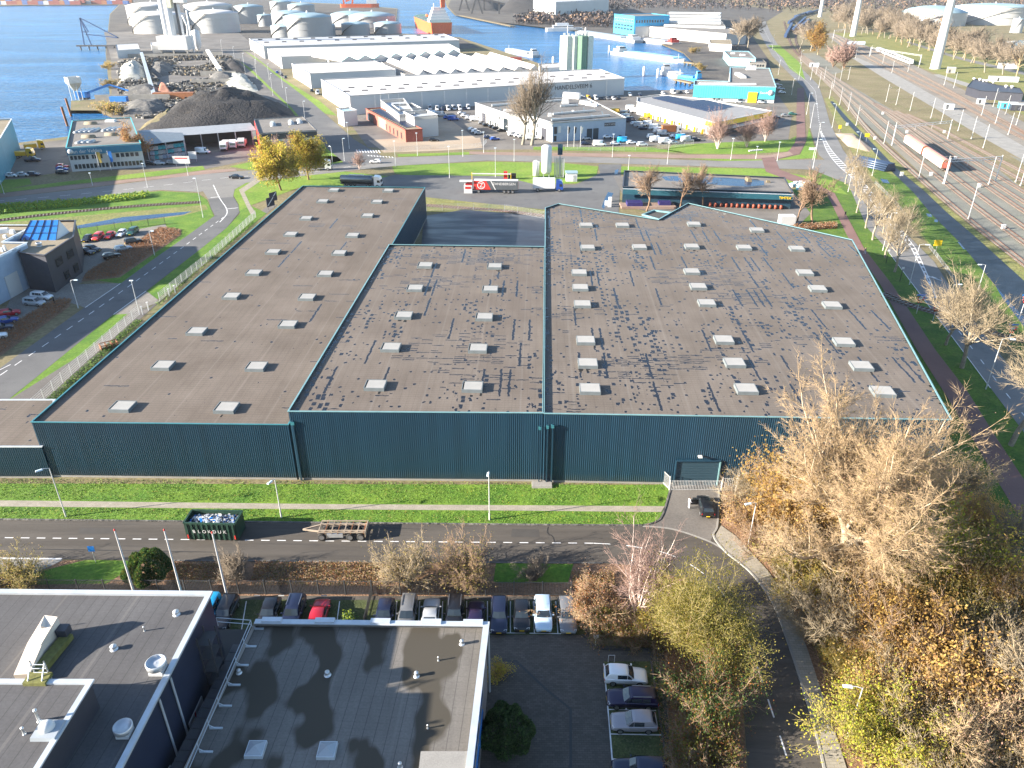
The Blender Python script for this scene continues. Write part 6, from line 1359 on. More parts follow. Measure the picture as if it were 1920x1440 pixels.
# --- brick building, white plant boxes, guard house
t,L,c=bld('brick_building','long red brick building with dark roof panels beside the white boxes','building',[(686,205),(760,245),(792,243.5),(714,203)],4.6,'brick','roof gravel','brick')
E=near_edge(L,c,(686,205),(760,245),4.6);openings(t,E,.03,.2,3,.2,3.4,.85,'dark inner','window');openings(t,E,.5,.95,5,.4,3.0,.25,'glass','window')
band(t,E,.35,.56,.2,4.5,'clinker','wall_panel',.05)
for k in range(16):
 f=k/16
 for j in range(3):
  x,y=G(702+f*66+j*5.2,208+f*32.5-j*.7,4.6);m=MB();m.box(0,0,0,1.6,2.6,.3,'solar');m.build('solar_panel',t,(x-c[0],y-c[1],4.61)).rotation_euler=(R(6),0,R(8))
for i,(px,h,lb)in enumerate((([(714,193),(749,221),(778,219),(757,190)],6.4,'open-topped white plant box farthest along the brick building'),([(757,215),(777,225.5),(821,221.5),(800,212)],7.2,'open-topped white plant box nearest the camera behind the brick building'),([(735,201),(749,211),(790,208),(772,199)],6.0,'open-topped white plant box between the other two white boxes'))):
 t,L,c=bld('plant_box',lb,'plant enclosure',px,h,'white panel','grey panel','white','white plant boxes',1.4)
for px,py,ty in((716,214,172),(752,240,184),(767,236,198),(731,212,186)):
 x,y=G(px,py);H_=max(9,min(14,hgt(px,py,ty)));m=MB();m.tube([(0,0,0),(0,0,H_)],[.09,.05],5,'mast white');tag(m.build('lightning_mast',None,(x,y,0)),'thin white mast standing among the white plant boxes','mast','masts among the plant boxes')
t,L,c=bld('gatehouse','small white boxy gatehouse on the harbour road before the brick building','gatehouse',[(632,205),(644,211),(669,208),(655,202)],6.2,'white panel','sky glass','white')
# --- dealership
t,L,c=bld('dealership','pale grey dealership building with white wall flank and roof ducts','showroom',[(891,194),(955,216),(987,217),(1036,231.5),(1174,222.5),(1095,182)],7.4,'white panel','roof flooded','white')
E=near_edge(L,c,(1036,231.5),(1174,222.5),7.4);band(t,E,0,1,.02,7.3,'blue grey panel' if False else 'blue grey cladding','wall_panel',.04,.1);openings(t,E,.455,.63,2,.1,4.4,.82,'dark inner','garage_door',.14,'anthracite')
band(t,E,.7,.85,4.9,6.3,'anthracite','sign_board',.18);band(t,E,.02,.06,3.2,6,'anthracite','sign_board',.16);band(t,E,.075,.11,3.6,6.2,'white','sign_board',.16);openings(t,E,.02,.055,1,.3,2.5,1,'glass','window',.14)
sign(t,E,.775,5.3,.9,'MULTI VANS','white')
E=near_edge(L,c,(891,194),(955,216),7.4);openings(t,E,.2,.34,1,.1,4.5,.8,'anthracite','garage_door',.1);openings(t,E,.36,.72,5,.4,2.4,.45,'glass','window');openings(t,E,.7,.84,2,4.2,5.6,.4,'glass','window');openings(t,E,.84,.97,1,.5,5.5,.9,'glass','window')
E=near_edge(L,c,(987,217),(1036,231.5),7.4);openings(t,E,.02,.55,3,3.9,5.6,.3,'glass','window');openings(t,E,.58,.8,1,.1,4.6,.8,'anthracite','garage_door',.1);openings(t,E,.02,.5,3,.6,2.4,.35,'glass','window')
for a,b in(((922,199),(1064,188)),((1037,215),(1115,208.5)),((1034,226.5),(1143,217.5)),((1051,200),(1083,198))):
 u,v=G(*a,7.6),G(*b,7.6);PE(t,'roof_duct',(u[0]-c[0],u[1]-c[1],7.9),(v[0]-c[0],v[1]-c[1],7.9),.9,.75,'galvanised')
roofbits(t,c,[(1060,194,3,3,2.2,5),(1072,184,9,2.5,2.6,-30),(1031,218.5,1.6,1.4,1.4,5),(952,209,4,1,1,5),(1075,211,.8,3.5,.8,5),(1098,195,6,2.2,1.3,-35),(1110,198,6,2,1.0,-35)],7.4,'white','roof_plant')
for px,py in((1064,276),(1076,276),(1088,276)):
 x,y=G(px,py);t=thing('flag_pole',f'slim white pole with a hanging flag before the dealership, {ORD[(px - 1064) // 12]} from the left','flagpole',(x,y,0),0,'flagpoles before the dealership');PT(t,'pole',[(0,0,0),(0,0,8)],.08,5,'white');m=MB();m.add([(0.05,0,7.8),(.9,.1,7.5),(.6,.2,5.4),(.05,0,5.0)],[(0,1,2,3),(3,2,1,0)],'white' if px==1088 else 'anthracite');m.build('flag',t)
 # --- parcel depot
t,L,c=bld('parcel_depot','low parcel depot with a yellow front band and blue solar panels on its roof','depot',[(1195,184),(1194.5,192),(1340,231),(1447,209.5),(1302,185),(1236,179)],5.4,'white panel','depot roof','white')
E=near_edge(L,c,(1340,231),(1447,209.5),5.4);band(t,E,0,1,3.6,5.5,'yellow','fascia',.15);band(t,E,0,1,0,3.5,'anthracite','glazed_wall',.06);sign(t,E,.8,4.1,1.35,'DHL','red',1.5);band(t,E,-.03,.75,2.6,2.9,'white','canopy',1.4,2.6)
E=near_edge(L,c,(1194.5,192),(1340,231),5.4);openings(t,E,.08,.94,22,.3,3.3,.72,'white','loading_door',.12,'galvanised');band(t,E,.9,1,3.6,5.4,'yellow','fascia',.15)
p,q,nn=E
for k in range(9):u=p.lerp(q,.16+k*.093)+nn*1.3;PB(t,'bollard',u.x,u.y,0,.9,.9,2.1,'yellow')
for k in range(18):
 f=k/18
 for j in range(4):
  for seg_ in range(1):
   x,y=G(1232+f*100+j*7.5*(1+f*.3),185+f*24-j*(1.0+f*.35),5.45);m=MB();m.box(0,0,0,2.8,4.6,.25,'solar');m.build('solar_panel',t,(x-c[0],y-c[1],5.42)).rotation_euler=(R(5),0,R(30))
for k in range(9):
 f=k/9
 for j in range(3):
  x,y=G(1310+f*48+j*7,191+f*12-j*.9,5.45);m=MB();m.box(0,0,0,2.8,4.4,.25,'solar');m.build('solar_panel',t,(x-c[0],y-c[1],5.42)).rotation_euler=(R(5),0,R(30))
  # --- teal-fronted hall
t,L,c=bld('teal_hall','hall with a turquoise ribbed front, white base and tall yellow door','hall',[(1301,160.5),(1455,164.5),(1442,129),(1369,128),(1368,154),(1302,152)],7.8,'white panel','roof grey far','cyan pale')
E=near_edge(L,c,(1301,160.5),(1455,164.5),7.8);p,q,nn=E
for k in range(34):
 u,v=p.lerp(q,k/34),p.lerp(q,(k+.93)/34);m=MB();m.add([(u.x+nn.x*.6,u.y+nn.y*.6,1.9),(v.x+nn.x*.6,v.y+nn.y*.6,1.9),(v.x+nn.x*.15,v.y+nn.y*.15,7.9),(u.x+nn.x*.15,u.y+nn.y*.15,7.9)],[(0,1,2,3)],'teal wall');m.build('cladding_panel',t)
openings(t,E,.675,.785,1,.1,5.4,1,'yellow','roller_door',.85);sign(t,E,.865,4.6,1.7,'Saedt','white',1.1,out=.75);openings(t,E,.24,.36,2,.9,1.8,.4,'glass','window',.7);openings(t,E,.56,.62,1,.9,1.8,1,'glass','window',.7);openings(t,E,.82,.88,1,.6,1.8,1,'glass','window',.7)
u=p.lerp(q,.945)+nn*.7;m=MB();m.lathe(0,0,[(1.3,0),(1.3,.1),(0,.1)],16,'white');o=m.build('emblem',t,(u.x,u.y,5.2));o.rotation_euler=(R(90),0,math.atan2(q.y-p.y,q.x-p.x))
roofbits(t,c,[(1338,158,16,1.6,.8,-1),(1390,159,16,1.6,.8,-1),(1388,143,3.2,20,1.2,-4),(1408,131,6,2,2.5,0)],7.8,'white','rooflight')
# --- other harbour buildings
t,L,c=bld('light_blue_hall','small light blue hall behind the turquoise hall','hall',[(1357,96),(1369,109),(1417,110.5),(1403,97)],5.5,'cyan pale','roof grey far','cyan pale');roofbits(t,c,[(1374,101,3,3,1,0),(1392,104,4,3,1,0)],5.5,'white','roof_vent')
t,L,c=bld('white_annexe','low whitish flat annexe right of the light blue hall','building',[(1405,113),(1406,118),(1437,118.5),(1430,112)],3.6,'concrete','roof grey far');E=near_edge(L,c,(1406,118),(1437,118.5),3.6);openings(t,E,.1,.9,5,1.2,2.6,.6)
t,L,c=bld('blue_office','bright blue harbour office with rows of white-framed windows','office block',[(1152,27),(1190,31.5),(1256,30),(1222,26)],20,'cyan wall','roof grey far','cyan wall')
E=near_edge(L,c,(1152,27),(1190,31.5),20);openings(t,E,.03,.97,11,14,17,.55,'glass','window',.1,'white');openings(t,E,.05,.95,6,9,11,.75);openings(t,E,.05,.95,6,5.5,7.5,.75)
E=near_edge(L,c,(1190,31.5),(1256,30),20);openings(t,E,.03,.85,11,13.5,16.5,.55,'glass','window',.1,'white');openings(t,E,.05,.85,6,7,9.5,.8)
t,L,c=bld('industrial_hall','long white industrial hall with a grey roof by the far railway','hall',[(1192,51),(1218,50.5),(1362,64),(1400,62),(1338,46),(1254,47)],10,'white panel','roof grey far','white');E=near_edge(L,c,(1192,51),(1218,50.5),10);openings(t,E,.5,.95,1,.3,7,.9,'anthracite','roller_door',.2)
t,L,c=bld('sawtooth_hall','grey saw-tooth roofed hall behind the blue office','hall',[(1245,46),(1360,50),(1340,22),(1250,22)],12,'grey panel','roof grey far')
for k in range(4):
 a,b=G(1256,24+k*6,13),G(1352,25.5+k*6,13);PE(t,'roof_monitor',(a[0]-c[0],a[1]-c[1],13.2),(b[0]-c[0],b[1]-c[1],13.2),12,2.2,'grey panel')
bld('white_house','small white flat building beside the bare pair of trees','building',[(1330,74),(1332,82),(1372,84),(1370,75)],6,'white panel','roof gravel')
bld('grey_hall','huge pale blue-grey hall at the far edge above the harbour','hall',[(1000,-4),(1042,4),(1142,-1),(1120,-9)],26,'grey panel','pale grey roof')
# --- pitch-dark roof with puddles and its canopy (behind the wide hall)
t,L,c=bld('flooded_shed','low long shed with big blue puddles on its flat roof and a blue-green fascia','shed',[(1168,352),(1171,322),(1470,335),(1486,363)],4.6,'teal steel','roof grey far','anthracite')
E=near_edge(L,c,(1168,352),(1486,363),4.6);band(t,E,0,1,3.1,4.6,'teal wall dark','fascia',1.5,.3);band(t,E,.0,1,4.62,4.75,'zinc trim','gutter',1.5,.3);sign(t,E,.955,3.35,1.0,'TIMTEX','yellow',1.0,out=1.75)
for k in range(14):
 p,q,nn=E;u=p.lerp(q,.53+k*.032)+nn*.2;m=MB();m.lathe(0,0,[(.0,0),(.42,.05),(.46,.6),(.4,1.1),(0,1.2)],10,'orange drum');tag(m.build('orange_drum',None,(u.x+c[0],u.y+c[1]-.2,.06)),'round orange drum in the row under the blue-green fascia','drum','orange drums under the fascia')
ppx=[(1240,331),(1262,330),(1300,332),(1360,333),(1398,336),(1432,339),(1433,347),(1400,350),(1350,347),(1330,345),(1290,342),(1248,338)]
P_=Gs(ppx,4.62);m=MB();m.cap([(a-c[0],b-c[1])for a,b in P_],4.615,'ditch water');m.build('roof_puddle',t)
roofbits(t,c,[(1403,339,1.4,3.2,1.0,0),(1440,342,1.2,1.0,.6,0)],4.6,'quay','chimney')
m=MB();m.box(0,0,0,4,2.6,2.4,'white panel');tag(m.build('cabin',None,(*G(1474,420),.05)),'small white cabin left of the rusty hedge','cabin')
for px,py,s_,lb in((1495,350,2.2,'white wrapped bale heap nearest the flooded shed'),(1512,348,1.8,'pale wrapped bale heap in the middle of the yard corner'),(1508,356,2.0,'bluish plastic bale heap behind the bare hedge tree')):
 m=MB();rg=random.Random(px)
 for k in range(9):m.box(rg.uniform(-s_,s_),rg.uniform(-s_,s_),0,1.4,1.1,rg.uniform(.6,1.6),rg.choice(['white panel','white panel','cyan pale']),rg.uniform(0,3))
 tag(m.build('bale_heap',None,(*G(px,py),.05)),lb,'bales')
m=MB();m.box(0,0,0,16,5,.6,'clinker');m.box(-4,0,.6,4.5,3.5,1.0,'purple sheet');m.box(5,.5,.6,3.5,2.5,.9,'purple sheet');tag(m.build('pallet_stack',None,(*G(1214,388),.05)),'low pallets with purple-blue plastic sheets behind the wide hall','pallets')
# --- dark brick office with white hall on the left
c0=G(148,412,8.0)
t,L,c=bld('brick_office','dark brick office with a wedge-shaped gravel roof at the left access road','office block',[(60,435),(143,417),(154,455)]if False else[(36,476),(85,482),(138,447),(142,416),(60,417)],8.0,'anthracite','roof gravel','anthracite')
E=near_edge(L,c,(85,482),(138,447),8.0);openings(t,E,.15,.95,2,4.6,6.4,.55,'glass','window',.08,'black');openings(t,E,.3,1.1 if False else.98,2,1.0,2.9,.5,'glass','window',.08,'black')
x,y=G(84,438,8.6);m=MB();V=[(-4,-3,0),(4,-3,0),(4,3,0),(-4,3,0),(-3.2,1.5,3.2),(3.0,1.8,3.2)];m.add(V,[(0,1,5,4)],'blue glass');m.add(V,[(1,2,5),(2,3,4,5),(3,0,4)],'white');g_=m.build('glass_lantern',t,(x-c[0],y-c[1],8.01))
m=MB()
for k in range(5):a=Vector(V[0]).lerp(Vector(V[1]),k/4);b=Vector(V[4]).lerp(Vector(V[5]),k/4);m.beam(a+Vector((0,-.05,.05)),b+Vector((0,-.05,.05)),.12,.12,'navy cladding')
for k in(.35,.7):a=Vector(V[0]).lerp(Vector(V[4]),k);b=Vector(V[1]).lerp(Vector(V[5]),k);m.beam(a+Vector((0,-.05,.05)),b+Vector((0,-.05,.05)),.12,.12,'navy cladding')
m.build('glazing_bar',g_);ventcap(t,G(74,462,8)[0]-c[0],G(74,462,8)[1]-c[1],8.01,.8)
t,L,c=bld('white_hall','pale blue-white hall with a white-edged roof at the left picture edge','hall',[(-250,425),(65,425),(5,457),(51,458),(-6,486),(-250,600)],8.8,'blue grey cladding','roof gravel','zinc trim')
E=near_edge(L,c,(51,458),(-6,486),8.8);openings(t,E,.55,1.0,1,.1,4.8,.9,'white panel','roller_door',.12);openings(t,E,.2,.32,1,.1,2.3,1,'white panel','side_door',.12)
roofbits(t,c,[(2,436,3.4,2,.9,20),(24,438,1,1,.9,0),(10,446,.7,.7,.7,0),(5,472,.5,.5,.9,0),(10,470,.5,.5,1.2,0)],8.8,'white','roof_vent')
x,y=G(106,600)
# --- far left: blue-fascia office, open shed, red-white office, teal wall building
t,L,c=bld('fascia_office','white office with a deep blue fascia and rows of rooflights by the river','office block',[(136,228),(124.5,279),(264,271),(245,222)],7.8,'white panel','roof grey far','teal wall')
E=near_edge(L,c,(124.5,279),(264,271),7.8);band(t,E,-.005,1,5.7,7.9,'blue fascia','fascia',.4,.6);p,q,nn=E;sign(t,E,.25,6.25,1.7,'Van der Velden','white',.95,out=.78)
u=p.lerp(q,.045)+nn*.75;m=MB();m.lathe(0,0,[(.85,0),(.85,.1),(0,.1)],18,'white');o=m.build('emblem',t,(u.x,u.y,6.9));o.rotation_euler=(R(90),0,math.atan2(q.y-p.y,q.x-p.x))
openings(t,E,.01,.27,5,4.0,5.3,.7,'glass','window',.08);openings(t,E,.3,.45,4,4.0,5.3,.7,'glass','window',.08);openings(t,E,.62,.95,5,4.0,5.3,.7,'glass','window',.08);openings(t,E,.04,.98,18,.9,2.4,.72,'glass','window',.08)
for(x0,y0,n_,dx,ln)in((150,247,4,9,7.5),(201,244,4,9,6.5),(150,268,3,10.5,4.0)):
 for k in range(n_):
  x,y=G(x0+k*dx,y0-k*.4,7.8);m=MB();m.lathe(0,0,[(0,-ln/2),(.9,-ln/2),(.9,ln/2),(0,ln/2)],12,'dome',axis='y');m.build('rooflight',t,(x-c[0],y-c[1],7.75))
for px,py in((170,233),(166,258),(209,254)):x,y=G(px,py,7.8);m=MB();m.lathe(0,0,[(0,-2.4),(1.2,-2.2),(1.3,2.2),(0,2.4)],12,'roof gravel',axis='x');m.build('roof_hump',t,(x-c[0],y-c[1],7.6))
roofbits(t,c,[(208,228,4,2.5,.8,0)],7.8,'white','rooflight')
FL=((188,321,285,'yellow flag','leaf khaki','pole with a cream-yellow flag before the blue-fascia office'),(209,319,284,'blue flag','blue','pole with a blue and white flag before the blue-fascia office'),(224,316,283,'flag','white','pole with a whitish flag beside the orange tree'))
for px,py,ty,nm,mt,lb in FL:
 x,y=G(px,py);t=thing('flag_pole',lb,'flagpole',(x,y,0),0,'flagpoles before the blue-fascia office');H_=6.6;PT(t,'pole',[(0,0,0),(0,0,H_)],.09,6,'white');m=MB();V=[(.05,0,H_-.1),(1.3,.15,H_-.2),(1.5,-.1,H_-3.6),(.4,.1,H_-3.9)];m.add(V,[(0,1,2,3),(3,2,1,0)],mt);m.build('flag',t)
def shed():
 P=Gs([(258,247),(470,232),(480,241),(343,251)],6.2);Q=Gs([(258,247),(343,250),(345,259),(272,268)],6.4);c=P[0];t=thing('open_shed','long open-fronted shed with a grey metal roof under the dark heap','shed',(c[0],c[1],0))
 l=lambda p:(p[0]-c[0],p[1]-c[1])
 m=MB();A,B,C,D=[l(p)for p in P];m.add([(*A,6.6),(*B,6.6),(*C,5.6),(*D,5.6)],[(0,3,2,1)],'shed roof');m.add([(*A,6.5),(*B,6.5),(*C,5.5),(*D,5.5)],[(0,1,2,3)],'dark steel');m.build('roof',t)
 A2,B2,C2,D2=[l(p)for p in Q];m=MB();m.add([(*A2,6.65),(*B2,6.65),(*C2,5.7),(*D2,5.7)],[(0,3,2,1)],'shed roof dark');m.add([(*A2,6.5),(*B2,6.5),(*C2,5.55),(*D2,5.55)],[(0,1,2,3)],'dark steel');m.build('roof_wing',t)
 m=MB();m.wall(A,B,0,6.5,'anthracite');m.wall(B,A,0,6.5,'dark steel');m.build('wall',t)
 for f in(0,.23,.46,.7,.93):
  p=Vector(D).lerp(Vector(C),f);PB(t,'post',p.x,p.y,0,.3,.3,5.5,'galvanised')
 for f in(.02,.5,.98):
  p=Vector(D2).lerp(Vector(C2),f);PB(t,'post',p.x,p.y,0,.3,.3,5.6,'galvanised')
 rg=random.Random(4)
 for row in range(3):
  for k in range(9):
   p=Vector(D2).lerp(Vector(C2),.06+k*.1);z=.1+row*1.6;m=MB();m.box(0,0,0,1.3,1.3,1.25,rg.choice(['white panel','galvanised','teal wall','blue grey cladding']));tag(m.build('crate',None,(p.x+c[0]+.2,p.y+c[1]+1.2+row*.5,z)),'pale pallet crate stacked under the shed wing','crate','crates stacked under the shed wing')
shed()
t,L,c=bld('red_white_office','two-storey white office with a dark fascia, red corner and barrel rooflights behind the yellow trees','office block',[(477,225),(486,252),(594,246),(567,219)],8.0,'white panel','roof grey far','anthracite')
E=near_edge(L,c,(486,252),(594,246),8.0);band(t,E,0,1,5.9,8,'anthracite','fascia',.15);openings(t,E,.08,.95,5,3.6,5.2,.7,'glass','window',.1,'dark steel');openings(t,E,.08,.95,5,.9,2.4,.7,'glass','window',.1,'dark steel');band(t,E,.5,.6,5.95,7.2,'red','sign_board',.3)
E=near_edge(L,c,(477,225),(486,252),8.0);band(t,E,0,1,.1,7.9,'red','wall_panel',.1)
for px,py in((512,234),(546,231),(562,229)):x,y=G(px,py,8);m=MB();m.lathe(0,0,[(0,-4),(1.2,-4),(1.2,4),(0,4)],12,'dome',axis='y');m.build('rooflight',t,(x-c[0],y-c[1],7.8)).rotation_euler=(0,0,R(18))
bld('teal_building','teal-walled flat building cut by the left picture edge by the river','building',[(-90,228),(22,225),(0,262),(-70,330)],11,'teal fascia','roof gravel','white')
for px,py,w_,lb in((342,312,6,'big white signboard with a red line at the shed forecourt'),(363,303,3,'small white signboard beside the big one')):
 x,y=G(px,py);t=thing('signboard',lb,'sign',(x,y,0));PB(t,'board',0,0,1,w_,.12,2.6,'white');m=MB();m.box(-w_*.35,.1,0,.12,.12,1,'galvanised');m.box(w_*.35,.1,0,.12,.12,1,'galvanised');m.build('post',t)
 if w_>4:PB(t,'red_line',0,-.08,2.7,w_*.75,.03,.35,'red')
 # ---------------- heaps and plant of the aggregates yard ----------------
def heap(name,label,cat,poly,zt,mat,seed,mat2=None,res=26,group=None):
 P=Gs(poly);xs,ys=[p[0]for p in P],[p[1]for p in P];cx,cy=sum(xs)/len(P),sum(ys)/len(P)
 m=MB();V=[];n=len(P);rings=9;seg=44
 per=resample(P+[P[0]],seg+1)[:-1]
 for r in range(rings+1):
  f=r/rings
  for k in range(seg):
   x,y=per[k][0]+(cx-per[k][0])*f,per[k][1]+(cy-per[k][1])*f
   nz_=noise.noise(Vector((x*.09,y*.09,seed)));z=zt*min(1,(1-(1-f)**1.6))*(1+.3*nz_)+((noise.noise(Vector((x*.4,y*.4,seed)))*.07+noise.noise(Vector((x*.18,y*.18,seed)))*.14)*zt if 0<r else 0)
   V.append((x-cx,y-cy,max(0.01,z)if r else 0))
 F=[(r*seg+k,r*seg+(k+1)%seg,(r+1)*seg+(k+1)%seg,(r+1)*seg+k)for r in range(rings)for k in range(seg)]
 if area(P)<0:F=[f[::-1]for f in F]
 m.add(V,F,mat,True);o=m.build(name,None,(cx,cy,.02));return tag(o,label,cat,group)
heap('coal_heap','huge dark heap of coal-like material behind the open shed','heap',[(262,245),(310,212),(345,190),(480,176),(545,205),(560,226),(480,236),(350,250)],11,'coal',1)
heap('gravel_heap','dusty brown slope spilling from the left end of the dark heap','heap',[(260,244),(300,222),(330,205),(345,225),(330,245)],4.5,'dry field',2)
gh='heaps of the aggregates yard'
for px,zt,mt,lb in(([(222,158),(226,125),(255,113),(275,130),(268,156)],5.5,'gravel heap','tall pale gravel heap nearest the river bank'),([(278,140),(285,118),(320,120),(330,135),(300,146)],5,'dark gravel','grey gravel heap right of the inclined conveyor'),([(228,180),(230,166),(290,160),(310,172),(300,184)],4,'dark gravel','dark rubble heap in front of the pale gravel heap'),([(230,220),(232,192),(310,190),(318,205),(290,222)],4,'dark gravel','long dark rubble heap beside the barge dock'),([(295,178),(298,166),(312,166),(325,178)],4.5,'orange heap','small reddish heap beside the wooden container'),([(390,160),(395,135),(440,140),(450,160)],4,'dark gravel','grey heap under the white conveyor'),([(415,165),(430,135),(460,140),(480,160),(485,172),(440,172)],4,'gravel heap','pale grey rubble heap beside the ditch lawn'),([(410,125),(430,110),(455,125),(462,138),(430,138)],5,'coal','dark brown heap near the white conveyor top')):
 heap('gravel_heap',lb,'heap',px,zt,mt,len(lb),None,26,gh)
for px,py,w_,lb in((410,142,24,'low concrete bay wall behind the grey heap'),(400,158,26,'low concrete bay wall in the middle of the yard'),(425,118,22,'low concrete bay wall near the tower plant'),(250,188,40,'low concrete bay wall before the dark rubble'),(310,108,60,'long concrete wall at the foot of the tower plant'),(400,104,16,'dark open bay wall right of the tower plant')):
 m=MB();m.box(0,0,0,w_,.7,3,'concrete');tag(m.build('bay_wall',None,(*G(px,py),0)),lb,'wall',None,'thing').rotation_euler=(0,0,R(4))
x,y=G(328,186);m=MB();m.box(0,0,0,22,4,3.6,'container orange');tag(m.build('wooden_container',None,(x,y,0),),'long orange-brown container wall behind the dark heap','container').rotation_euler=(0,0,R(3))
sc=MB();rg=random.Random(31)
for x,y in scatter(Gs([(222,188),(224,112),(300,106),(430,106),(480,165),(470,176),(340,188),(320,222),(235,224)]),5200,rg):
 v=noise.noise(Vector((x*.03,y*.03,7)))
 if v<-.12:continue
 sc.box(x,y,0,rg.uniform(.6,3.5),rg.uniform(.5,2),rg.uniform(.3,1.6)*(1+v),rg.choice(['dark gravel','dark steel','concrete','dark gravel','coal','quay','dark gravel','asphalt']),rg.uniform(0,3),ins=.1)
tag(sc.build('rubble'),kind='stuff')
def conveyor(lab,a,b,za,zb,mat,w=2.2):
 p,q=G(*a),G(*b);t=thing('conveyor',lab,'conveyor',(p[0],p[1],0));d=(q[0]-p[0],q[1]-p[1]);PE(t,'belt_housing',(0,0,za),(d[0],d[1],zb),w,1.6,mat)
 for f in(.3,.55,.8):m=MB();zz=za+(zb-za)*f;m.beam((d[0]*f-1.2,d[1]*f,0),(d[0]*f,d[1]*f,zz),.35,.35,'galvanised');m.beam((d[0]*f+1.2,d[1]*f,0),(d[0]*f,d[1]*f,zz),.35,.35,'galvanised');m.build('trestle',t)
conveyor('long grey inclined conveyor crossing the aggregates yard',(290,184),(268,112),1.5,5,'galvanised');conveyor('white inclined conveyor on the right of the aggregates yard',(414,140),(392,112),3,7,'white',2.6)
def tower():
 x,y=G(325,101);t=thing('batching_plant','tall white batching plant tower with silos beyond the aggregates yard','plant',(x,y,0))
 PB(t,'base_hall',0,10,3,26,18,11,'white panel')
 for k,(dx,r,h)in enumerate(((-8,2.4,46),(-3,3.2,50),(4,1.0,50),(6.5,1.0,50),(13,.7,34))):m=MB();m.lathe(dx,14,[(r,0 if k==4 else 13),(r,h),(0,h+.5)],14,'white' if k!=2 else 'dark steel');m.build('silo' if r>2 else 'pipe',t)
 PB(t,'headhouse',9,14,40,9,9,20,'white panel');PB(t,'headhouse',-1,14,36,5,6,22,'mossy pale');PT(t,'pipe',[(12,10,14),(13.5,8,22),(10,11,30)],.9,8,'white')
 for dx in(-11,0,12):PB(t,'leg',dx,2,0,1.2,1.2,3.1,'concrete')
tower()
for px,py,r,h,lb in((372,94,3.6,16,'slim white silo right of the batching plant'),):m=MB();m.lathe(0,0,[(r*.3,0),(r,4),(r,h),(0,h+1.5)],16,'white');tag(m.build('silo',None,(*G(px,py),0)),lb,'silo')
t,L,c=bld('yard_shed','low pale shed left of the batching plant','shed',[(217,84),(219,95),(262,92),(258,82)],6,'grey panel','pale grey roof');t,L,c=bld('yard_shed','small white block between the low shed and the batching plant','shed',[(282,80),(284,86),(303,85),(300,79)],6,'white panel','white roof')
def jetty():
 x,y=G(190,86,2);t=thing('unloading_jetty','dark blue steel unloading jetty reaching into the river','jetty',(x,y,0));PB(t,'deck',0,0,1.5,46,4,1.2,'dark steel')
 for k in range(6):PT(t,'pile',[(-20+k*8,0,-3),(-20+k*8,0,1.6)],.6,6,'dark steel')
 m=MB()
 for a,b in(((-16,0,2),(-14,0,26)),((-9,0,2),(-14,0,26)),((-14,0,26),(-9,0,14)),((-12,0,12),(18,0,9)),((-15,0,14),(-10,0,14)),((-14,0,26),(18,0,9))):m.beam(a,b,.8,.8,'crane blue dark')
 m.build('gantry',t)
jetty()
x,y=G(160,186);t=thing('material_crane','blue material handler with a long arm on the small quay','crane',(x,y,0));PB(t,'undercarriage',0,0,0,4,4,1,'dark steel');PB(t,'cab',-1,0,1,7,3.2,3,'crane blue');m=MB();m.beam((1,0,3),(15,0,7.5),1.1,1.1,'crane blue');m.beam((15,0,7.5),(25,0,4.5),.8,.8,'crane blue');m.build('arm',t)
x,y=G(146,188);t=thing('hopper','pale steel hopper at the tip of the small quay','hopper',(x,y,0));PL(t,'bin',0,0,[(1.2,5),(4.5,9),(4.5,12)],4,'galvanised',False);m=MB()
for sx in(-2,2):
 for sy in(-2,2):m.tube([(sx,sy,0),(sx,sy,8)],.25,5,'galvanised')
m.build('frame',t)
for i,(px,py,ty)in enumerate(((127,236,216),(134,218,197))):
 x,y=G(px,py,-1.5);m=MB();m.tube([(0,0,-3),(-.6,0,7)],.55,8,'rust');tag(m.build('mooring_pile',None,(x,y,0)),('nearer' if i==0 else 'farther')+' rusty mooring pile standing in the small dock','pile','mooring piles in the dock')
x,y=G(224,190);m=MB();m.box(0,0,0,9,3,2.5,'crane blue');tag(m.build('steel_skip',None,(x,y,0)),'grey-blue steel skip by the corner of the dock','skip')
# ---------------- oil tanks ----------------
gT='storage tanks of the oil terminal'
def tank(cx,base,half,rim,lab,dome_=.16,shell='tank shell',roof='tank roof'):
 x,y=G(cx,base);dep=CAM_H/(ST+(base-720)/FPX*CT);r=half*dep/FPX;h=max(6,hgt(cx,base,rim));t=thing('storage_tank',lab,'tank',(x,y+r,0),0,gT)
 PL(t,'shell',0,0,[(r,0),(r,h)],40,shell);PL(t,'roof',0,0,[(r*1.012,h-.2),(r*1.012,h+.25),(r*.7,h+r*dome_*.6),(r*.35,h+r*dome_*.9),(0,h+r*dome_)],40,roof)
 m=MB()
 for k in range(2):m.lathe(0,0,[(r*1.004,h*(.4+.3*k)),(r*1.015,h*(.4+.3*k)+.2),(r*1.004,h*(.4+.3*k)+.4)],40,shell)
 m.build('wind_girder',t);m=MB()
 for k in range(14):a=R(200+k*5);a2=R(205+k*5);m.beam((r*1.03*math.cos(a),r*1.03*math.sin(a),h*k/14),(r*1.03*math.cos(a2),r*1.03*math.sin(a2),h*(k+1)/14),1.2,.3,'dark steel')
 m.build('stair',t);PT(t,'roof_vent',[(0,0,h+r*dome_),(0,0,h+r*dome_+1.6)],.9,8,'galvanised');return t
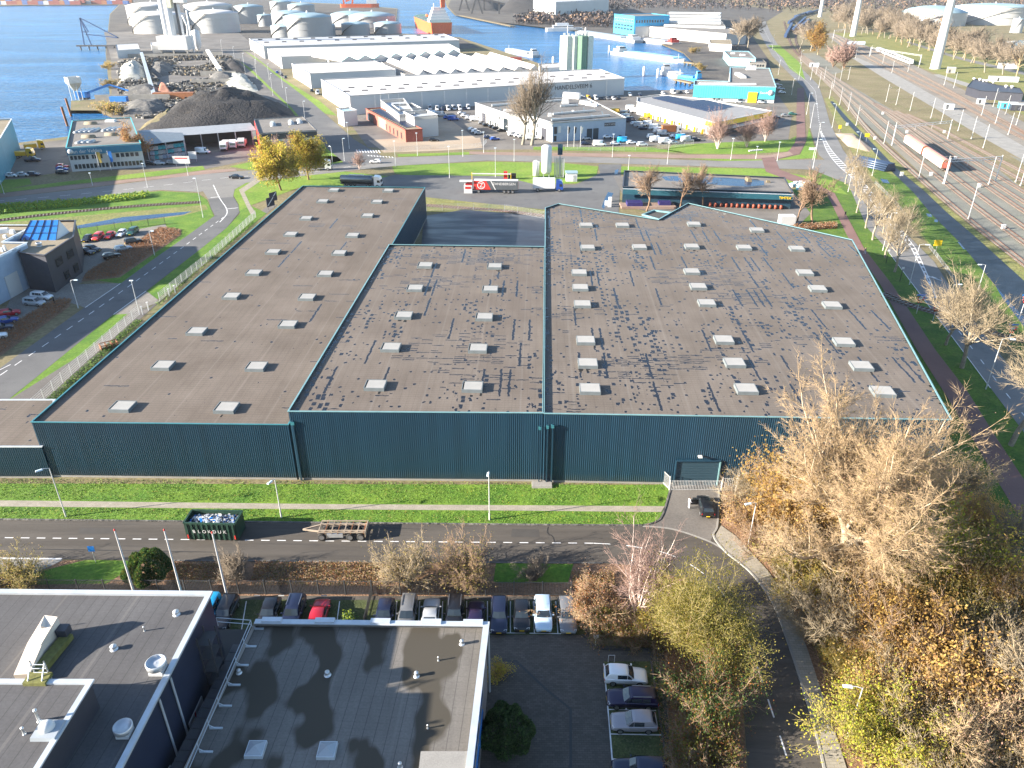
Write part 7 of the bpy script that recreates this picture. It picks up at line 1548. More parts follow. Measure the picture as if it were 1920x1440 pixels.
for a in((284,64,50,29,'white tank left of the batching tower by the river',.12,'tank shell white','white roof'),(392,63,44,26,'white tank directly right of the batching tower',.14,'tank shell white','white roof'),(462,45,27,13,'grey-white tank with dark stair right of the white tanks',.16),(495,50,14,29,'narrow grey tank peeking between two bigger tanks'),(538,58,34,26,'grey domed tank half hidden behind the front one'),(570,72,45,33,'large front grey-blue domed tank with zigzag stair'),(652,50,37,28,'grey domed tank on the right rear'),(692,52,44,31,'large grey domed tank on the right front'),(530,71,27,50,'small low tank, first from the left along the warehouse'),(597,69,27,48,'small low tank, second from the left along the warehouse'),(663,67,26.5,46,'small low tank, third from the left along the warehouse'),(724,64,25.5,45,'small low tank at the right end beside the tanker ship'),(523,24,20,4,'far white tank with a tall rim at the back'),(560,26,25,10,'far low grey tank behind the domed tanks')):tank(*a)
for a in((272,48,46,12,'big white tank behind the left white tank by the river',.14,'tank shell white','white roof'),(380,46,44,11,'big white tank behind the white tank right of the tower',.14,'tank shell white','white roof')):tank(*a)
gT='white tanks beyond the tree belt'
tank(1774,50,59,25,'left big white tank with a bluish roof beyond the tree belt',.2,'tank shell white');tank(1895,48,68,14,'right big white tank cut by the picture edge beyond the tree belt',.08,'tank shell white');tank(1910,62,10,36,'small white tank before the big white tank at the right edge',.1,'tank shell white')
# ---------------- ships ----------------
def hull(L,B,H_,mat,deck,bow=.12,sheer=.5):
 m=MB();st=[(-.5,.82,0),(-.47,.95,0),(-.35,1,0),(.3,1,0),(.5-bow,.92,sheer*.3),(.5-bow*.4,.6,sheer*.7),(.5,.04,sheer)];V=[]
 for f,w,s in st:x=f*L;V+=[(x,-w*B/2,H_+s),(x*.985,-w*B/2*.9,-1.8),(x*.985,w*B/2*.9,-1.8),(x,w*B/2,H_+s)]
 n=len(st);F=[]
 for i in range(n-1):F+=[(i*4,i*4+1,i*4+5,i*4+4),(i*4+2,i*4+3,i*4+7,i*4+6)]
 F.append((0,3,2,1));m.add(V,[f[::-1]for f in F],mat);m.add(V,[(i*4,i*4+4,i*4+7,i*4+3)for i in range(n-1)],deck);return m
def ship_red():
 a,b=G(828,62,0),G(720,14,0);d=Vector((b[0]-a[0],b[1]-a[1]));ang=math.atan2(d.y,d.x);Ls=min(d.length,190);ang=math.atan2(d.y,d.x);mid=Vector(a)+d.normalized()*Ls/2
 t=thing('tanker_ship','orange-hulled tanker ship moored stern-on beyond the storage tanks','ship',(mid.x,mid.y,-1.6),ang);hull(Ls,30,13,'orange hull','deck green',.12,2).build('hull',t)
 m=MB()
 for k in range(5):m.box(-Ls/2+18+k*.8,0,13+k*3.2,20-k*2,26-k*3,3.1,'white')
 s=m.build('superstructure',t);PB(s,'funnel',-Ls/2+9,-4,29,5,5,9,'orange hull');m=MB()
 for k in range(14):m.box(-Ls/2+45+k*8,0,13.2,5,1.2,2.2,'green');m.box(-Ls/2+45+k*8,(-1)**k*6,13.2,1.5,9,1.2,'galvanised')
 m.build('deck_pipes',t);m=MB();m.tube([(-Ls/2+60,0,13),(-Ls/2+60,0,32)],.6,6,'white');m.tube([(-Ls/2+60,0,28),(-Ls/2+85,0,22)],.4,6,'white');m.build('deck_crane',t);m=MB();m.lathe(0,0,[(0,-2),(1.6,-1.8),(1.6,1.8),(0,2)],8,'orange hull',axis='x');m.build('lifeboat',t,(-Ls/2+22,14,20))
ship_red()
x,y=G(675,14);t=thing('crane_ship','red and white ship with deck gear behind the storage tanks','ship',(x,y,-1.6),R(8));hull(84,22,9,'orange hull','dark steel').build('hull',t);PB(t,'superstructure',26,0,9,22,20,26,'white');m=MB()
for a,b in(((-34,0,9),(-36,0,32)),((-16,0,9),(-12,0,30)),((-36,0,32),(-12,0,30)),((-30,0,14),(8,0,26))):m.beam(a,b,3.5,3.5,'orange hull')
m.build('deck_gear',t)
def barge(lab,a,b,B,hm,dk,house,hz=2.2,hold=None):
 p,q=G(*a,-1),G(*b,-1);d=Vector((q[0]-p[0],q[1]-p[1]));t=thing('barge',lab,'barge',((p[0]+q[0])/2,(p[1]+q[1])/2,-1.6),math.atan2(d.y,d.x));Lb=d.length;hull(Lb,B,hz,hm,dk,.08).build('hull',t)
 PB(t,'hold',.06*Lb,0,hz,Lb*.7,B*.78,1.2,hold or dk);m=MB();m.box(-.42*Lb,0,hz,Lb*.09,B*.7,2.6,house);m.box(-.41*Lb,0,hz+2.6,Lb*.05,B*.5,1.8,house);h=m.build('wheelhouse',t);PB(h,'window',-.41*Lb,0,hz+3.0,Lb*.051,B*.51,.8,'glass')
 PT(t,'mast',[(.42*Lb,0,hz),(.42*Lb,0,hz+4)],.15,5,'white')
barge('pale grey barge lying alone in the middle of the harbour',(1006,107),(950,96),9,'hull grey','white panel','white');barge('long white inland barge moored across the harbour',(1153,100),(1283,117),13,'white panel','hull grey','white',2.6,'cyan pale');barge('grey barge moored at the far quay beside the blue office',(1198,80),(1085,62),13,'hull grey','galvanised','white',3);barge('grey barge with a red stern moored before the white industrial hall',(1268,85),(1200,77),13,'hull grey','galvanised','red',3)
barge('small white and blue workboat by the wooden jetty',(1246,137),(1276,147),8,'white panel','white panel','white',2.4);barge('bright blue workboat moored beside the white workboat',(1312,151),(1272,147),8,'tarpaulin','crane blue','cyan wall',2.0)
x,y=G(1058,56);t=thing('motor_yacht','white motor yacht moored behind the silo tower','boat',(x,y,-1.6),R(8));hull(48,10,4,'white panel','white panel').build('hull',t);m=MB();m.box(-2,0,4,26,8,3,'white');m.box(-3,0,7,16,7,2.5,'white');s=m.build('superstructure',t);PB(s,'window',-2,0,5,26.2,8.1,.9,'glass')
for px,py,lb in((1142,97,'white channel post in the harbour left of the long white barge'),(1207,139,'white channel post in the water before the white workboat'),(1233,143,'white channel post beside the white workboat'),(1037,119,'small white post at the warehouse quay')):
 x,y=G(px,py,-1);m=MB();m.lathe(0,0,[(.9,-2),(.9,3.4),(.5,4.2),(0,4.3)],8,'white');tag(m.build('channel_post',None,(x,y,0)),lb,'post')
m=MB();m.box(0,0,0,20,5,4,'container red');tag(m.build('red_pontoon',None,(*G(955,113),-1.6)),'rust red box pontoon by the warehouse quay','pontoon')
def pier(lab,a,b,w):
 p,q=G(*a,0),G(*b,0);d=Vector((q[0]-p[0],q[1]-p[1],0));t=thing('pier',lab,'pier',(p[0],p[1],0));PE(t,'deck',(0,0,.6),(d.x,d.y,.6),w,.8,'quay');n=max(4,int(d.length/12))
 for k in range(n+1):PT(t,'pile',[(d.x*k/n,d.y*k/n,-3),(d.x*k/n,d.y*k/n,.4)],.7,6,'dark steel')
pier('long timber pier below the far dark heaps',(865,30),(962,50),8);pier('low timber jetty in front of the bright blue workboat',(1268,151),(1302,158),5);pier('short timber jetty at the stern of the long white barge',(1284,118),(1312,122),4)
heap('coal_heap','broad dark coal heap at the far terminal, left of the pale blue-grey hall','heap',[(935,22),(950,8),(985,-4),(1012,0),(1040,20),(1000,27)],34,'coal',5);heap('coal_heap','long dark coal heap at the far terminal beside the loading machines','heap',[(860,16),(872,4),(920,0),(948,12),(930,22)],16,'coal',6)
for px,py,lb in((880,20,'dark conveyor gantry above the long pier, left one'),(905,26,'dark conveyor gantry above the long pier, right one')):
 x,y=G(px,py);t=thing('conveyor_gantry',lb,'gantry',(x,y,0));m=MB()
 for a,b in(((-20,0,0),(-10,0,30)),((0,0,0),(-10,0,30)),((-40,0,34),(40,0,16)),((30,0,0),(30,0,18))):m.beam(a,b,3,3,'dark steel')
 m.build('frame',t)
fw=MB();rg=random.Random(8)
for poly,n in((Gs([(1000,30),(1060,22),(1140,24),(1240,18),(1360,22),(1440,20),(1560,10),(1560,-6),(1000,-8)]),2600),(Gs([(1440,26),(1540,20),(1580,45),(1760,60),(1800,30),(1960,30),(1960,-6),(1440,-6)]),2600),(Gs([(960,46),(1140,52),(1150,35),(1000,33)]),500)):
 for x,y in scatter(poly,n,rg):
  h=rg.uniform(7,15);mt=rg.choice(['dark wood mass','dark wood mass','dark wood mass','bark brown'])
  for k in range(4):
   c=Vector((x+rg.gauss(0,3),y+rg.gauss(0,3),h*rg.uniform(.35,.95)));a=Vector((rg.uniform(-1,1),rg.uniform(-1,1),rg.uniform(-1,1))).normalized()*rg.uniform(1.5,3.2);b=a.orthogonal().normalized()*rg.uniform(1.0,2.2);fw.face([c-a,c+b,c+a,c-b],mt)
  fw.add([(x-.3,y,0),(x+.3,y,0),(x,y,h)],[(0,1,2)],mt)
tag(fw.build('far_wood'),kind='stuff')
rg=random.Random(14);cmats=['container red','container blue','container orange','container red','grey panel','container blue']
nC=0
for k in range(26):
 px=-20+k*10;x,y=G(px,9.3 if px<150 else 8.6)
 for s in range(2):
  m=MB();m.box(0,0,0,13.2,7,7.6,cmats[(k*5+s*3+k//4)%6]);tag(m.build('container_stack',None,(x+s*1.5,y+20+s*18,.2+(0 if s==0 else 3*(k%3)))),'coloured container stack on the quay across the river','containers','container stacks across the river')
  # ---------------- railway ----------------
def track(label,pts,z,group='railway tracks',sleepers=True,gauge=1.44,sp=.9):
 P=smooth_line(Gs(pts,z),5);c=P[0];L=[(p[0]-c[0],p[1]-c[1])for p in P];t=thing('railway_track',label,'railway track',(c[0],c[1],0),0,group)
 for s in(-1,1):
  m=MB();strip(m,offset(L,s*gauge/2),.14,z,'rail rust',.2);m.build('rail',t)
 m=MB();strip(m,L,2.7,z+.012,'ballast brown');m.build('track_bed',t)
 if sleepers:
  m=MB();acc=0.0
  for i in range(len(L)-1):
   a,b=Vector(L[i]),Vector(L[i+1]);l=(b-a).length;rot=math.atan2(b.y-a.y,b.x-a.x)
   while acc<l:p=a.lerp(b,acc/l);m.box(p.x,p.y,z+.03,.28,2.4,.09,'sleeper',rot);acc+=sp
   acc-=l
  tag(m.build('sleepers',t),kind='stuff')
 return t
surf('ballast brown',(0.125,0.1,0.08),(0.165,0.135,0.108),0.1,0.95,c=(0.13,0.09,0.07),scale2=0.4,f2=0.5,grain=0.2,bscale=3)
zt=.13
tr=[([(1498,108),(1530,136),(1576,180),(1604,215),(1640,256),(1712,322),(1800,398),(1905,482),(2000,555),(2200,700)],'first track from the road side'),([(1500,106),(1534,135),(1582,176),(1612,203),(1660,248),(1735,312),(1830,388),(1940,470),(2040,545),(2240,690)],'second track from the road side'),([(1502,105),(1540,134),(1592,173),(1626,200),(1690,252),(1770,316),(1850,376),(1950,447),(2060,525)],'third track from the road side'),([(1505,104),(1546,132),(1602,170),(1640,196),(1720,256),(1800,314),(1880,370),(1960,423),(2080,505)],'fourth track, passing under the red wagons'),([(1640,196),(1690,226),(1760,274),(1830,321),(1910,373),(2000,430),(2100,492)],'fifth track from the road side'),([(1640,194),(1700,224),(1780,274),(1860,324),(1940,372),(2060,445)],'sixth track from the road side'),([(1680,208),(1740,240),(1810,279),(1880,318),(1960,362),(2080,428)],'seventh track from the road side'),([(1700,214),(1760,241),(1830,277),(1900,313),(1980,353),(2100,412)],'eighth track, farthest of the freight yard')]
for p,lb in tr:track('rust-brown '+lb,p,zt)
for p,lb in(([(1470,40),(1478,70),(1490,95),(1502,108)],'far sidings track leading to the dark wagons, left one'),([(1540,22),(1500,40),(1492,70),(1498,92),(1504,106)],'far sidings track leading to the dark wagons, right one')):track(lb,p,.12,'far sidings',False)
for p,lb in(([(1560,68),(1620,105),(1700,146),(1780,185),(1870,234),(1960,281),(2080,345)],'metro track beside the concrete path, left one'),([(1566,66),(1630,103),(1712,143),(1795,183),(1885,232),(1975,278),(2100,338)],'metro track beside the concrete path, right one'),([(1600,80),(1660,106),(1740,148),(1830,198),(1920,248),(2040,310)],'metro track farthest from the freight yard')):track(lb,p,.14,'metro tracks',True,1.44,1.4)
track('single track curving across the left lawn',[(-300,455),(0,413),(140,397),(260,386),(376,379)],.09,'left branch line',True)
track('single track crossing the main road at the level crossing',[(2100,668),(1930,640),(1850,622),(1760,588),(1700,570),(1655,550)],.075,'crossing line',True)
track('single track curving behind the back yard of the halls',[(800,385),(870,390),(940,395),(1022,405)],.08,'yard branch line',True)
def wagon(lab,a,b):
 p,q=G(*a,1),G(*b,1);d=Vector((q[0]-p[0],q[1]-p[1]));Lw=d.length;t=thing('freight_wagon',lab,'wagon',((p[0]+q[0])/2,(p[1]+q[1])/2,zt+.15),math.atan2(d.y,d.x),'coupled red-roofed wagons');m=MB()
 prof=[(-1.45,1.1),(-1.45,2.9),(-1.2,3.6),(-.6,4.05),(0,4.15),(.6,4.05),(1.2,3.6),(1.45,2.9),(1.45,1.1)];n=len(prof)
 for i in range(n-1):u,v=prof[i],prof[i+1];m.add([(-Lw/2,u[0],u[1]),(Lw/2,u[0],u[1]),(Lw/2,v[0],v[1]),(-Lw/2,v[0],v[1])],[(0,1,2,3)],'wagon roof' if 1<i<n-3 else 'wagon side',1<i<n-3)
 for s in(-1,1):f=[(s*Lw/2,y,z)for y,z in prof];m.face(f if s>0 else f[::-1],'rust')
 b_=m.build('body',t);PB(t,'underframe',0,0,.75,Lw*.98,2.2,.35,'dark steel')
 for s in(-1,1):PB(t,'buffer',s*(Lw/2+.3),0,.9,.6,.4,.3,'black');m=MB();m.add([(s*(Lw/2+.03),-1.2,1.2),(s*(Lw/2+.03),1.2,1.2),(s*(Lw/2+.03),1.1,3.2),(s*(Lw/2+.03),-1.1,3.2)],[(0,1,2,3)],'brick');m.build('end_door',b_)
 for fx in(-.4,-.3,.3,.4):
  for s in(-1,1):PL(t,'wheel',fx*Lw,.46,[(0,s*.72-.07),(.46,s*.72-.07),(.46,s*.72+.07),(0,s*.72+.07)],12,'dark steel',axis='y')
 m=MB()
 for s in(-1,1):m.box(0,s*1.47,1.6,.06,.03,1.6,'rust')
 m.build('door_seam',t);return t,Lw
wagon('pinkish red-roofed covered wagon, farther of two in the yard',(1701,268),(1733,291));t,Lw=wagon('red-roofed covered wagon with a dark round emblem, nearer of two',(1736,293),(1772,318))
m=MB();rr_=24;V=[]
for k in range(20):a=1.2*math.pi*k/19+1.2;V+=[(Lw*.22+.75*math.cos(a),-1.475,2.0+.75*math.sin(a)),(Lw*.22+.45*math.cos(a),-1.475,2.0+.45*math.sin(a))]
m.add(V,[(2*k,2*k+1,2*k+3,2*k+2)for k in range(19)],'black');m.build('emblem',t)
for k,(a,b)in enumerate((((1472,72),(1484,48)),((1478,46),(1500,30)),((1486,60),(1510,36)),((1496,58),(1516,40)),((1512,28),(1540,20)),((1490,34),(1520,24)))):
 p,q=G(*a),G(*b);d=Vector((q[0]-p[0],q[1]-p[1]));t=thing('freight_wagon','string of dark blue wagons on the far sidings','wagon',(*p,.2),math.atan2(d.y,d.x),'dark wagons on the far sidings');n=max(2,int(d.length/16))
 for j in range(n):PB(t,'body',(j+.5)*d.length/n,0,.6,d.length/n-1.2,2.9,3.2,'wagon blue')
p,q=G(1645,97),G(1708,122);d=Vector((q[0]-p[0],q[1]-p[1]));t=thing('metro_train','white metro train with red graffiti on the metro tracks','train',(*p,.2),math.atan2(d.y,d.x))
for j in range(3):
 l=d.length/3;m=MB();m.box((j+.5)*l,0,.7,l-.8,2.9,3.0,'white',ins=.12);o=m.build('carriage',t);PB(o,'window',(j+.5)*l,-1.42,2.2,l-3,.1,.9,'glass')
 m=MB();rg=random.Random(j)
 for k in range(7):x=(j+.1+.12*k)*l;m.lathe(x,rg.uniform(1.3,1.7),[(0,-1.5),(rg.uniform(.4,.8),-1.5),(0,-1.49)],7,rg.choice(['red','black','red','crane blue']),False,axis='y')
 m.build('graffiti',o)
def mast(px,py,h,arm,label=None,cross=None):
 x,y=G(px,py);key=('mast',round(h),arm>0)
 if key not in CARS:
  t=thing('catenary_mast','x','mast');PB(t,'footing',0,0,0,.55,.55,.5,'concrete');PT(t,'post',[(0,0,.5),(0,0,h)],[.12,.09],6,'mast white');m=MB();s=1 if arm>0 else-1;m.tube([(0,0,h-2.6),(s*2.8,0,h-1.8)],.05,4,'mast white');m.tube([(0,0,h-1.0),(s*2.8,0,h-1.8)],.04,4,'mast white');m.build('bracket',t);CARS[key]=t;t.location=(x,y,.08)
 else:t=copy_tree(CARS[key],(x,y,.08))
 t.rotation_euler=(0,0,R(35));t['label']=label or 'slim white catenary mast with a bracket in the railway yard';t['group']='catenary masts of the railway yard';return t
ms=[(1604,109),(1632,104),(1655,119),(1672,137),(1702,135),(1722,127),(1661,191),(1680,197),(1706,208),(1745,222),(1764,232),(1796,246),(1821,261),(1843,278),(1574,197),(1590,208),(1605,236),(1562,166),(1575,153),(1590,150),(1657,270),(1672,272),(1722,336),(1768,345),(1815,412),(1853,347),(1904,342),(1913,349),(1866,232),(1890,253),(1840,217),(1560,80),(1582,70),(1575,96),(1770,160),(1788,165),(1545,150),(1530,140),(1520,150),(1535,165),(1555,185),(1885,215),(1862,200),(1905,235)]
for i,(px,py)in enumerate(ms):mast(px,py,9.0 if py>150 else 8.0,(-1)**i)
def portal(lab,a,b,h):
 p,q=G(*a),G(*b);d=Vector((q[0]-p[0],q[1]-p[1],0));t=thing('catenary_portal',lab,'portal',(p[0],p[1],.1));m=MB()
 m.beam((0,0,h),(d.x,d.y,h),.3,.12,'mast white');m.beam((0,0,h-.8),(d.x,d.y,h-.8),.3,.12,'mast white');n=16
 for k in range(n):u,v=d*(k/n),d*((k+1)/n);m.beam((u.x,u.y,h if k%2 else h-.8),(v.x,v.y,h-.8 if k%2 else h),.12,.1,'mast white')
 m.build('girder',t)
 for e in(Vector((0,0,0)),d):PT(t,'post',[(e.x,e.y,0),(e.x,e.y,h+.4)],.2,6,'mast white')
 for f in(.35,.65):u=d*f;PT(t,'dropper',[(u.x,u.y,h-.8),(u.x,u.y,h-2.4)],.07,4,'mast white')
portal('wide catenary portal spanning the tracks at the end of the red wagons',(1770,346),(1866,340),8.0);portal('catenary portal behind the red wagons across the freight tracks',(1672,273),(1776,262),7.5);portal('catenary portal over the metro tracks by the metro train',(1630,106),(1724,122),7.0);portal('catenary portal at the far end of the metro tracks',(1562,72),(1582,69),8)
for i,(px,py)in enumerate(((1588,236),(1640,262),(1700,250),(1745,330),(1790,300),(1835,352),(1690,330),(1880,430),(1770,250),(1655,215))):
 x,y=G(px,py);m=MB();m.box(0,0,0,.9,.6,1.1,'lamp post grey');m.box(0,0,1.1,1.0,.7,.08,'white');tag(m.build('relay_cabinet',None,(x,y,.12)),'small grey relay cabinet between the freight tracks','cabinet','relay cabinets of the freight yard')
wm=MB()
for a,b in(((1590,208),(1661,191)),((1605,236),(1706,208)),((1657,270),(1745,222)),((1722,336),(1853,347)),((1815,412),(1913,349)),((1672,272),(1796,246))):A,B=G(*a),G(*b);wm.tube([(*A,7.4),((A[0]+B[0])/2,(A[1]+B[1])/2,6.6),(*B,7.4)],.03,3,'dark steel')
for p,lb in tr[:6]:
 P=Gs(p,5.6)
 for i in range(len(P)-1):wm.tube([(*P[i],5.6),(*P[i+1],5.6)],.018,3,'dark steel')
o=wm.build('contact_wire');tag(o,'thin dark overhead contact wires above the freight tracks','wires')
def turbine(px,py,r0,lab):
 x,y=G(px,py);t=thing('turbine_tower',lab,'wind turbine',(x,y,0),0,'white wind turbine towers');PL(t,'tower',0,0,[(r0,0),(r0*.8,30),(r0*.62,58)],20,'white')
 m=MB();m.lathe(0,0,[(r0*.622,58),(r0*.6,64)],20,'red ring' if px>1700 else 'white');m.lathe(0,0,[(r0*.6,64),(r0*.4,95)],20,'white');m.build('upper_tower',t)
 PB(t,'nacelle',0,-1,95,3.4,9,3.6,'white',ins=.4)
 for k in range(3):
  a=R(90+120*k);m=MB();d=Vector((math.cos(a),0,math.sin(a)));m.tube([(0,-6,97),tuple(Vector((0,-6,97))+d*8),tuple(Vector((0,-6,97))+d*40)],[.9,1.3,.15],6,'white');m.build('blade',t)
turbine(1753,129,3.6,'nearest white wind turbine tower with a red ring, beside the metro train');turbine(1599,68,3.4,'second white wind turbine tower between golden tree and tree belt');turbine(1537,32,3.2,'farthest white wind turbine tower by the dark wagons')
t,L,c=bld('equipment_building','low dark grey equipment building with round white roof vents by the metro tracks','building',[(1813,163),(1838,171),(1919,176),(1912,166),(1870,160),(1826,148)],4.2,'anthracite','anthracite')
for px,py in((1826,150),(1837,151),(1844,153),(1850,154),(1862,156),(1886,164),(1897,165)):x,y=G(px,py,4.2);m=MB();m.lathe(0,0,[(.5,0),(.5,.5),(1.0,.6),(.9,1.2),(0,1.4)],10,'white');m.build('roof_vent',t,(x-c[0],y-c[1],4.2))
for px,py,w,d_,h,lb,mt in((1782,137,7,6,4.5,'small grey cabin at the foot of the nearest wind turbine','concrete'),(1778,205,6,4,3,'white trackside cabinet on the concrete path','white'),(1838,195,5,4,3,'white trackside box beside the metro tracks','white'),(1888,128,16,7,4,'white portable cabin among the far trees','white'),(1880,153,22,7,3.5,'white construction cabin row by the service road','white'),(1888,203,11,5,3.5,'bright blue container by the service road','cyan wall'),(1908,207,10,6,3.5,'dark grey container beside the bright blue one','anthracite'),(1526,126,9,3,3.4,'white and purple rail service vehicle on the far track','white'),(1605,83,22,5,3,'blue storage boxes beside the far metro tracks','blue grey cladding')):
 x,y=G(px,py);w*=.75;d_*=.75;h*=.8;mt='grey panel' if mt=='white' else mt;m=MB();m.box(0,0,0,w,d_,h,mt);m.box(0,0,h,w*1.03,d_*1.03,.15,'grey panel');m.box(-w*.2,-d_/2-.03,.3,1.1,.06,2,'dark steel');tag(m.build('cabin',None,(x,y,.1)),lb,'cabin').rotation_euler=(0,0,R(-20))
x,y=G(1636,313);t=thing('pipe_stack','dark blue stack of long pipes lying beside the main road','pipes',(x,y,.05),R(-62))
for r in range(4):
 for k in range(8-r):PT(t,'pipe',[(-7.5,(k-(8-r)/2)*.75,.37+r*.64),(7.5,(k-(8-r)/2)*.75,.37+r*.64)],.36,8,'pipe blue',True,True)
for px,py,lb in((1624,262,'yellow panel sign on the sand heap by the ditch'),(1573,246,'small yellow sign beside the main road'),(1754,470,'bright yellow sign by the railing of the main road')):
 x,y=G(px,py+2);t=thing('yellow_sign',lb,'sign',(x,y,.03));PT(t,'post',[(0,0,0),(0,0,1.8)],.05,5,'galvanised');PB(t,'plate',0,-.08,1.5,1.9 if px!=1573 else 1.3,.06,1.5,'yellow')
ht=heap('sand_heap','low sandy spoil heap by the ditch and main road','heap',[(1565,250),(1600,250),(1635,278),(1630,285),(1590,275)],1.6,'sand',3)
def crossing(px,py,lab,rz):
 x,y=G(px,py);t=thing('level_crossing_signal',lab,'crossing signal',(x,y,.03),rz);PT(t,'post',[(0,0,0),(0,0,3.6)],.07,6,'lamp post grey');PB(t,'lamp_board',0,-.1,2.2,.9,.06,.7,'black')
 for s in(-1,1):
  m=MB();m.beam((-.75,-.15-.03*s,3.3-.3*s),(.75,-.15-.03*s,3.3+.3*s),.04,.24,'white');o=m.build('cross_arm',t);m=MB();m.beam((-.75,-.19-.03*s,3.3-.3*s),(-.35,-.19-.03*s,3.3-.14*s),.03,.24,'red');m.beam((.35,-.19-.03*s,3.3+.14*s),(.75,-.19-.03*s,3.3+.3*s),.03,.24,'red');m.build('red_tip',o)
  PL(t,'lamp',s*.25,2.55,[(0,-.19),(.16,-.18),(.16,-.1)],10,'red',axis='y')
 PE(t,'top_plate',(-.9,-.05,4.0),(.9,-.05,4.0),.06,.3,'blue')
crossing(1718,588,'red and white crossing signal with a blue plate on the verge, left one',0);crossing(1748,604,'red and white crossing signal with a blue plate near the big bare tree',0);crossing(1888,646,'red and white crossing signal beside the right street lamp',0);crossing(1914,588,'pink and white crossing signal at the right picture edge',0)
for pa,lb in(([(1640,345),(1668,372),(1700,410)],'grey guard rail along the verge of the main road'),([(1742,465),(1775,508),(1800,545)],'white barred railing along the far road edge by the yellow sign')):
 bar_fence('road_railing',lb,'railing',smooth_line(Gs(pa),3),1.1,'galvanised',.35,.03,3.0,.08)
for px,py,lb in((1687,528,'dark post with a small red and white sign by the cycle path'),(1661,494,'slim dark post by the shaded part of the cycle path')):
 x,y=G(px,py);m=MB();m.tube([(0,0,0),(0,0,3.4)],.07,6,'black');m.box(0,-.06,2.9,.5,.05,.5,'white');tag(m.build('sign_post',None,(x,y,.03)),lb,'sign post')
for k,(px,py)in enumerate(((1776,585),)):pass
# ---------------- lamps, poles, signs, small things ----------------
def lamp(px,py,ty,lab,arm=(0,0),grp='street lamps',head='flat',h=None,style='s'):
 x,y=G(px,py);H_=h or max(3.2,min(13,hgt(px,py,ty)));t=thing('street_lamp',lab,'street lamp',(x,y,.04),0,grp);ax,ay=arm;l=math.hypot(ax,ay);m=MB()
 m.tube([(0,0,0),(0,0,1.1)],[.11,.11],7,'lamp post grey');m.tube([(0,0,1.1),(0,0,H_)],[.075,.05],7,'lamp post grey');m.build('post',t)
 if l:PT(t,'arm',[(0,0,H_-.05),(ax*.6,ay*.6,H_+.12),(ax,ay,H_+.1)],.04,5,'lamp post grey')
 m=MB();a=math.atan2(ay,ax)if l else 0;m.box(0,0,0,.8,.3,.14,'lamp head',ins=.06);m.box(0,0,-.04,.6,.22,.04,'lamp clear');o=m.build('lamp_head',t,(ax*1.25,ay*1.25,H_+.02));o.rotation_euler=(0,0,a);return t
gN='street lamps along the near road'
lamp(124,969,878,'street lamp at the near road beside the left end of the path',(-.7,-.5),gN);lamp(528,971,899,'street lamp on the near lawn strip right of the skip',(-.3,-.6),gN);lamp(918,975,884,'street lamp standing before the middle hall on the lawn strip',(-.05,-.6),gN);lamp(1403,1022,948,'street lamp among the orange shrubs by the driveway',(-.8,-.2),gN,h=6.2);lamp(1588,1385,1296,'street lamp leaning out of the wood beside the curved pavement',(-1.0,.1),gN,h=6.5)
gR='street lamps along the main road'
for px,py,ty,a,lb in((1848,730,636,(1.2,-.2),'street lamp near the right crossing signal'),(1705,534,459,(1.2,-.2),'street lamp between cycle path and hatched road'),(1780,565,534,(1.0,0),'street lamp behind the big bare tree at the crossing'),(1832,550,497,(-1.0,0),'street lamp rising behind the big bare tree by the ditch'),(1635,330,280,(-1,0),'street lamp beside the pipe stack'),(1605,296,248,(-1,0),'street lamp left of the yellow panel sign'),(1590,360,313,(1,0),'street lamp above the twiggy trees'),(1530,280,230,(.8,0),'street lamp on the verge by the start of the hatching'),(1524,316,262,(.8,0),'street lamp at the corner of cross road and main road'),(1519,240,195,(.8,0),'street lamp left of the road before the shaded stretch'),(1512,215,175,(.8,0),'street lamp farther along before the shaded stretch'),(1484,178,148,(.4,0),'street lamp at the side of the teal hall'),(1560,240,195,(-.8,0),'street lamp by the ditch behind the main road'),(1500,120,95,(.8,0),'street lamp by the far bend of the main road'),(1497,152,118,(0,0),'street lamp near the far side road'),(1448,92,66,(0,0),'street lamp beside the far sidings'),(1459,140,113,(0,0),'street lamp next to the shrubs of the teal hall'),(1662,440,395,(.8,0),'street lamp hidden among the twiggy trees'),(1655,470,400,(.9,0),'street lamp standing between white tree trunks')):
 lamp(px,py,ty,lb,a,gR)
gC='street lamps along the cross road'
for px,py,ty,a,lb in((174,348,325,(0,0),'street lamp on the lawn before the blue-fascia office'),(277,352,307,(0,0),'tall street lamp at the lawn edge before the signboards'),(353,330,305,(0,0),'street lamp on the lawn corner before the shed'),(8,364,340,(0,0),'street lamp at the left picture edge'),(381,408,335,(-.3,0),'tall slim pole at the access road junction'),(625,318,275,(-.4,.2),'street lamp right of the yellow trees'),(646,302,260,(.4,0),'street lamp at the harbour road mouth'),(655,279,230,(0,0),'street lamp before the gatehouse'),(742,312,265,(0,0),'street lamp at the left corner of the cross road lawn'),(783,292,250,(0,0),'street lamp before the red brick building'),(843,334,275,(0,0),'street lamp on the lawn left of the red lorry'),(907,287,248,(0,0),'street lamp before the dealership lot entrance'),(929,332,278,(0,0),'slim pole right of the red lorry emblem'),(964,303,262,(0,0),'street lamp left of the poplar entrance'),(1148,295,252,(0,0),'street lamp before the van lot'),(1251,308,262,(0,0),'street lamp before the birches, left one'),(1370,300,260,(0,0),'tall street lamp at the round lawn by the birches'),(1457,302,267,(0,0),'street lamp at the cycle path bend'),(1178,320,292,(0,0),'street lamp left of the flooded shed'),(868,294,245,(0,0),'street lamp at the sandy lot corner'),(1417,298,275,(0,0),'short street lamp with a blue sign at the cycle crossing')):lamp(px,py,ty,lb,a,gC)
gL_='street lamps along the left access road'
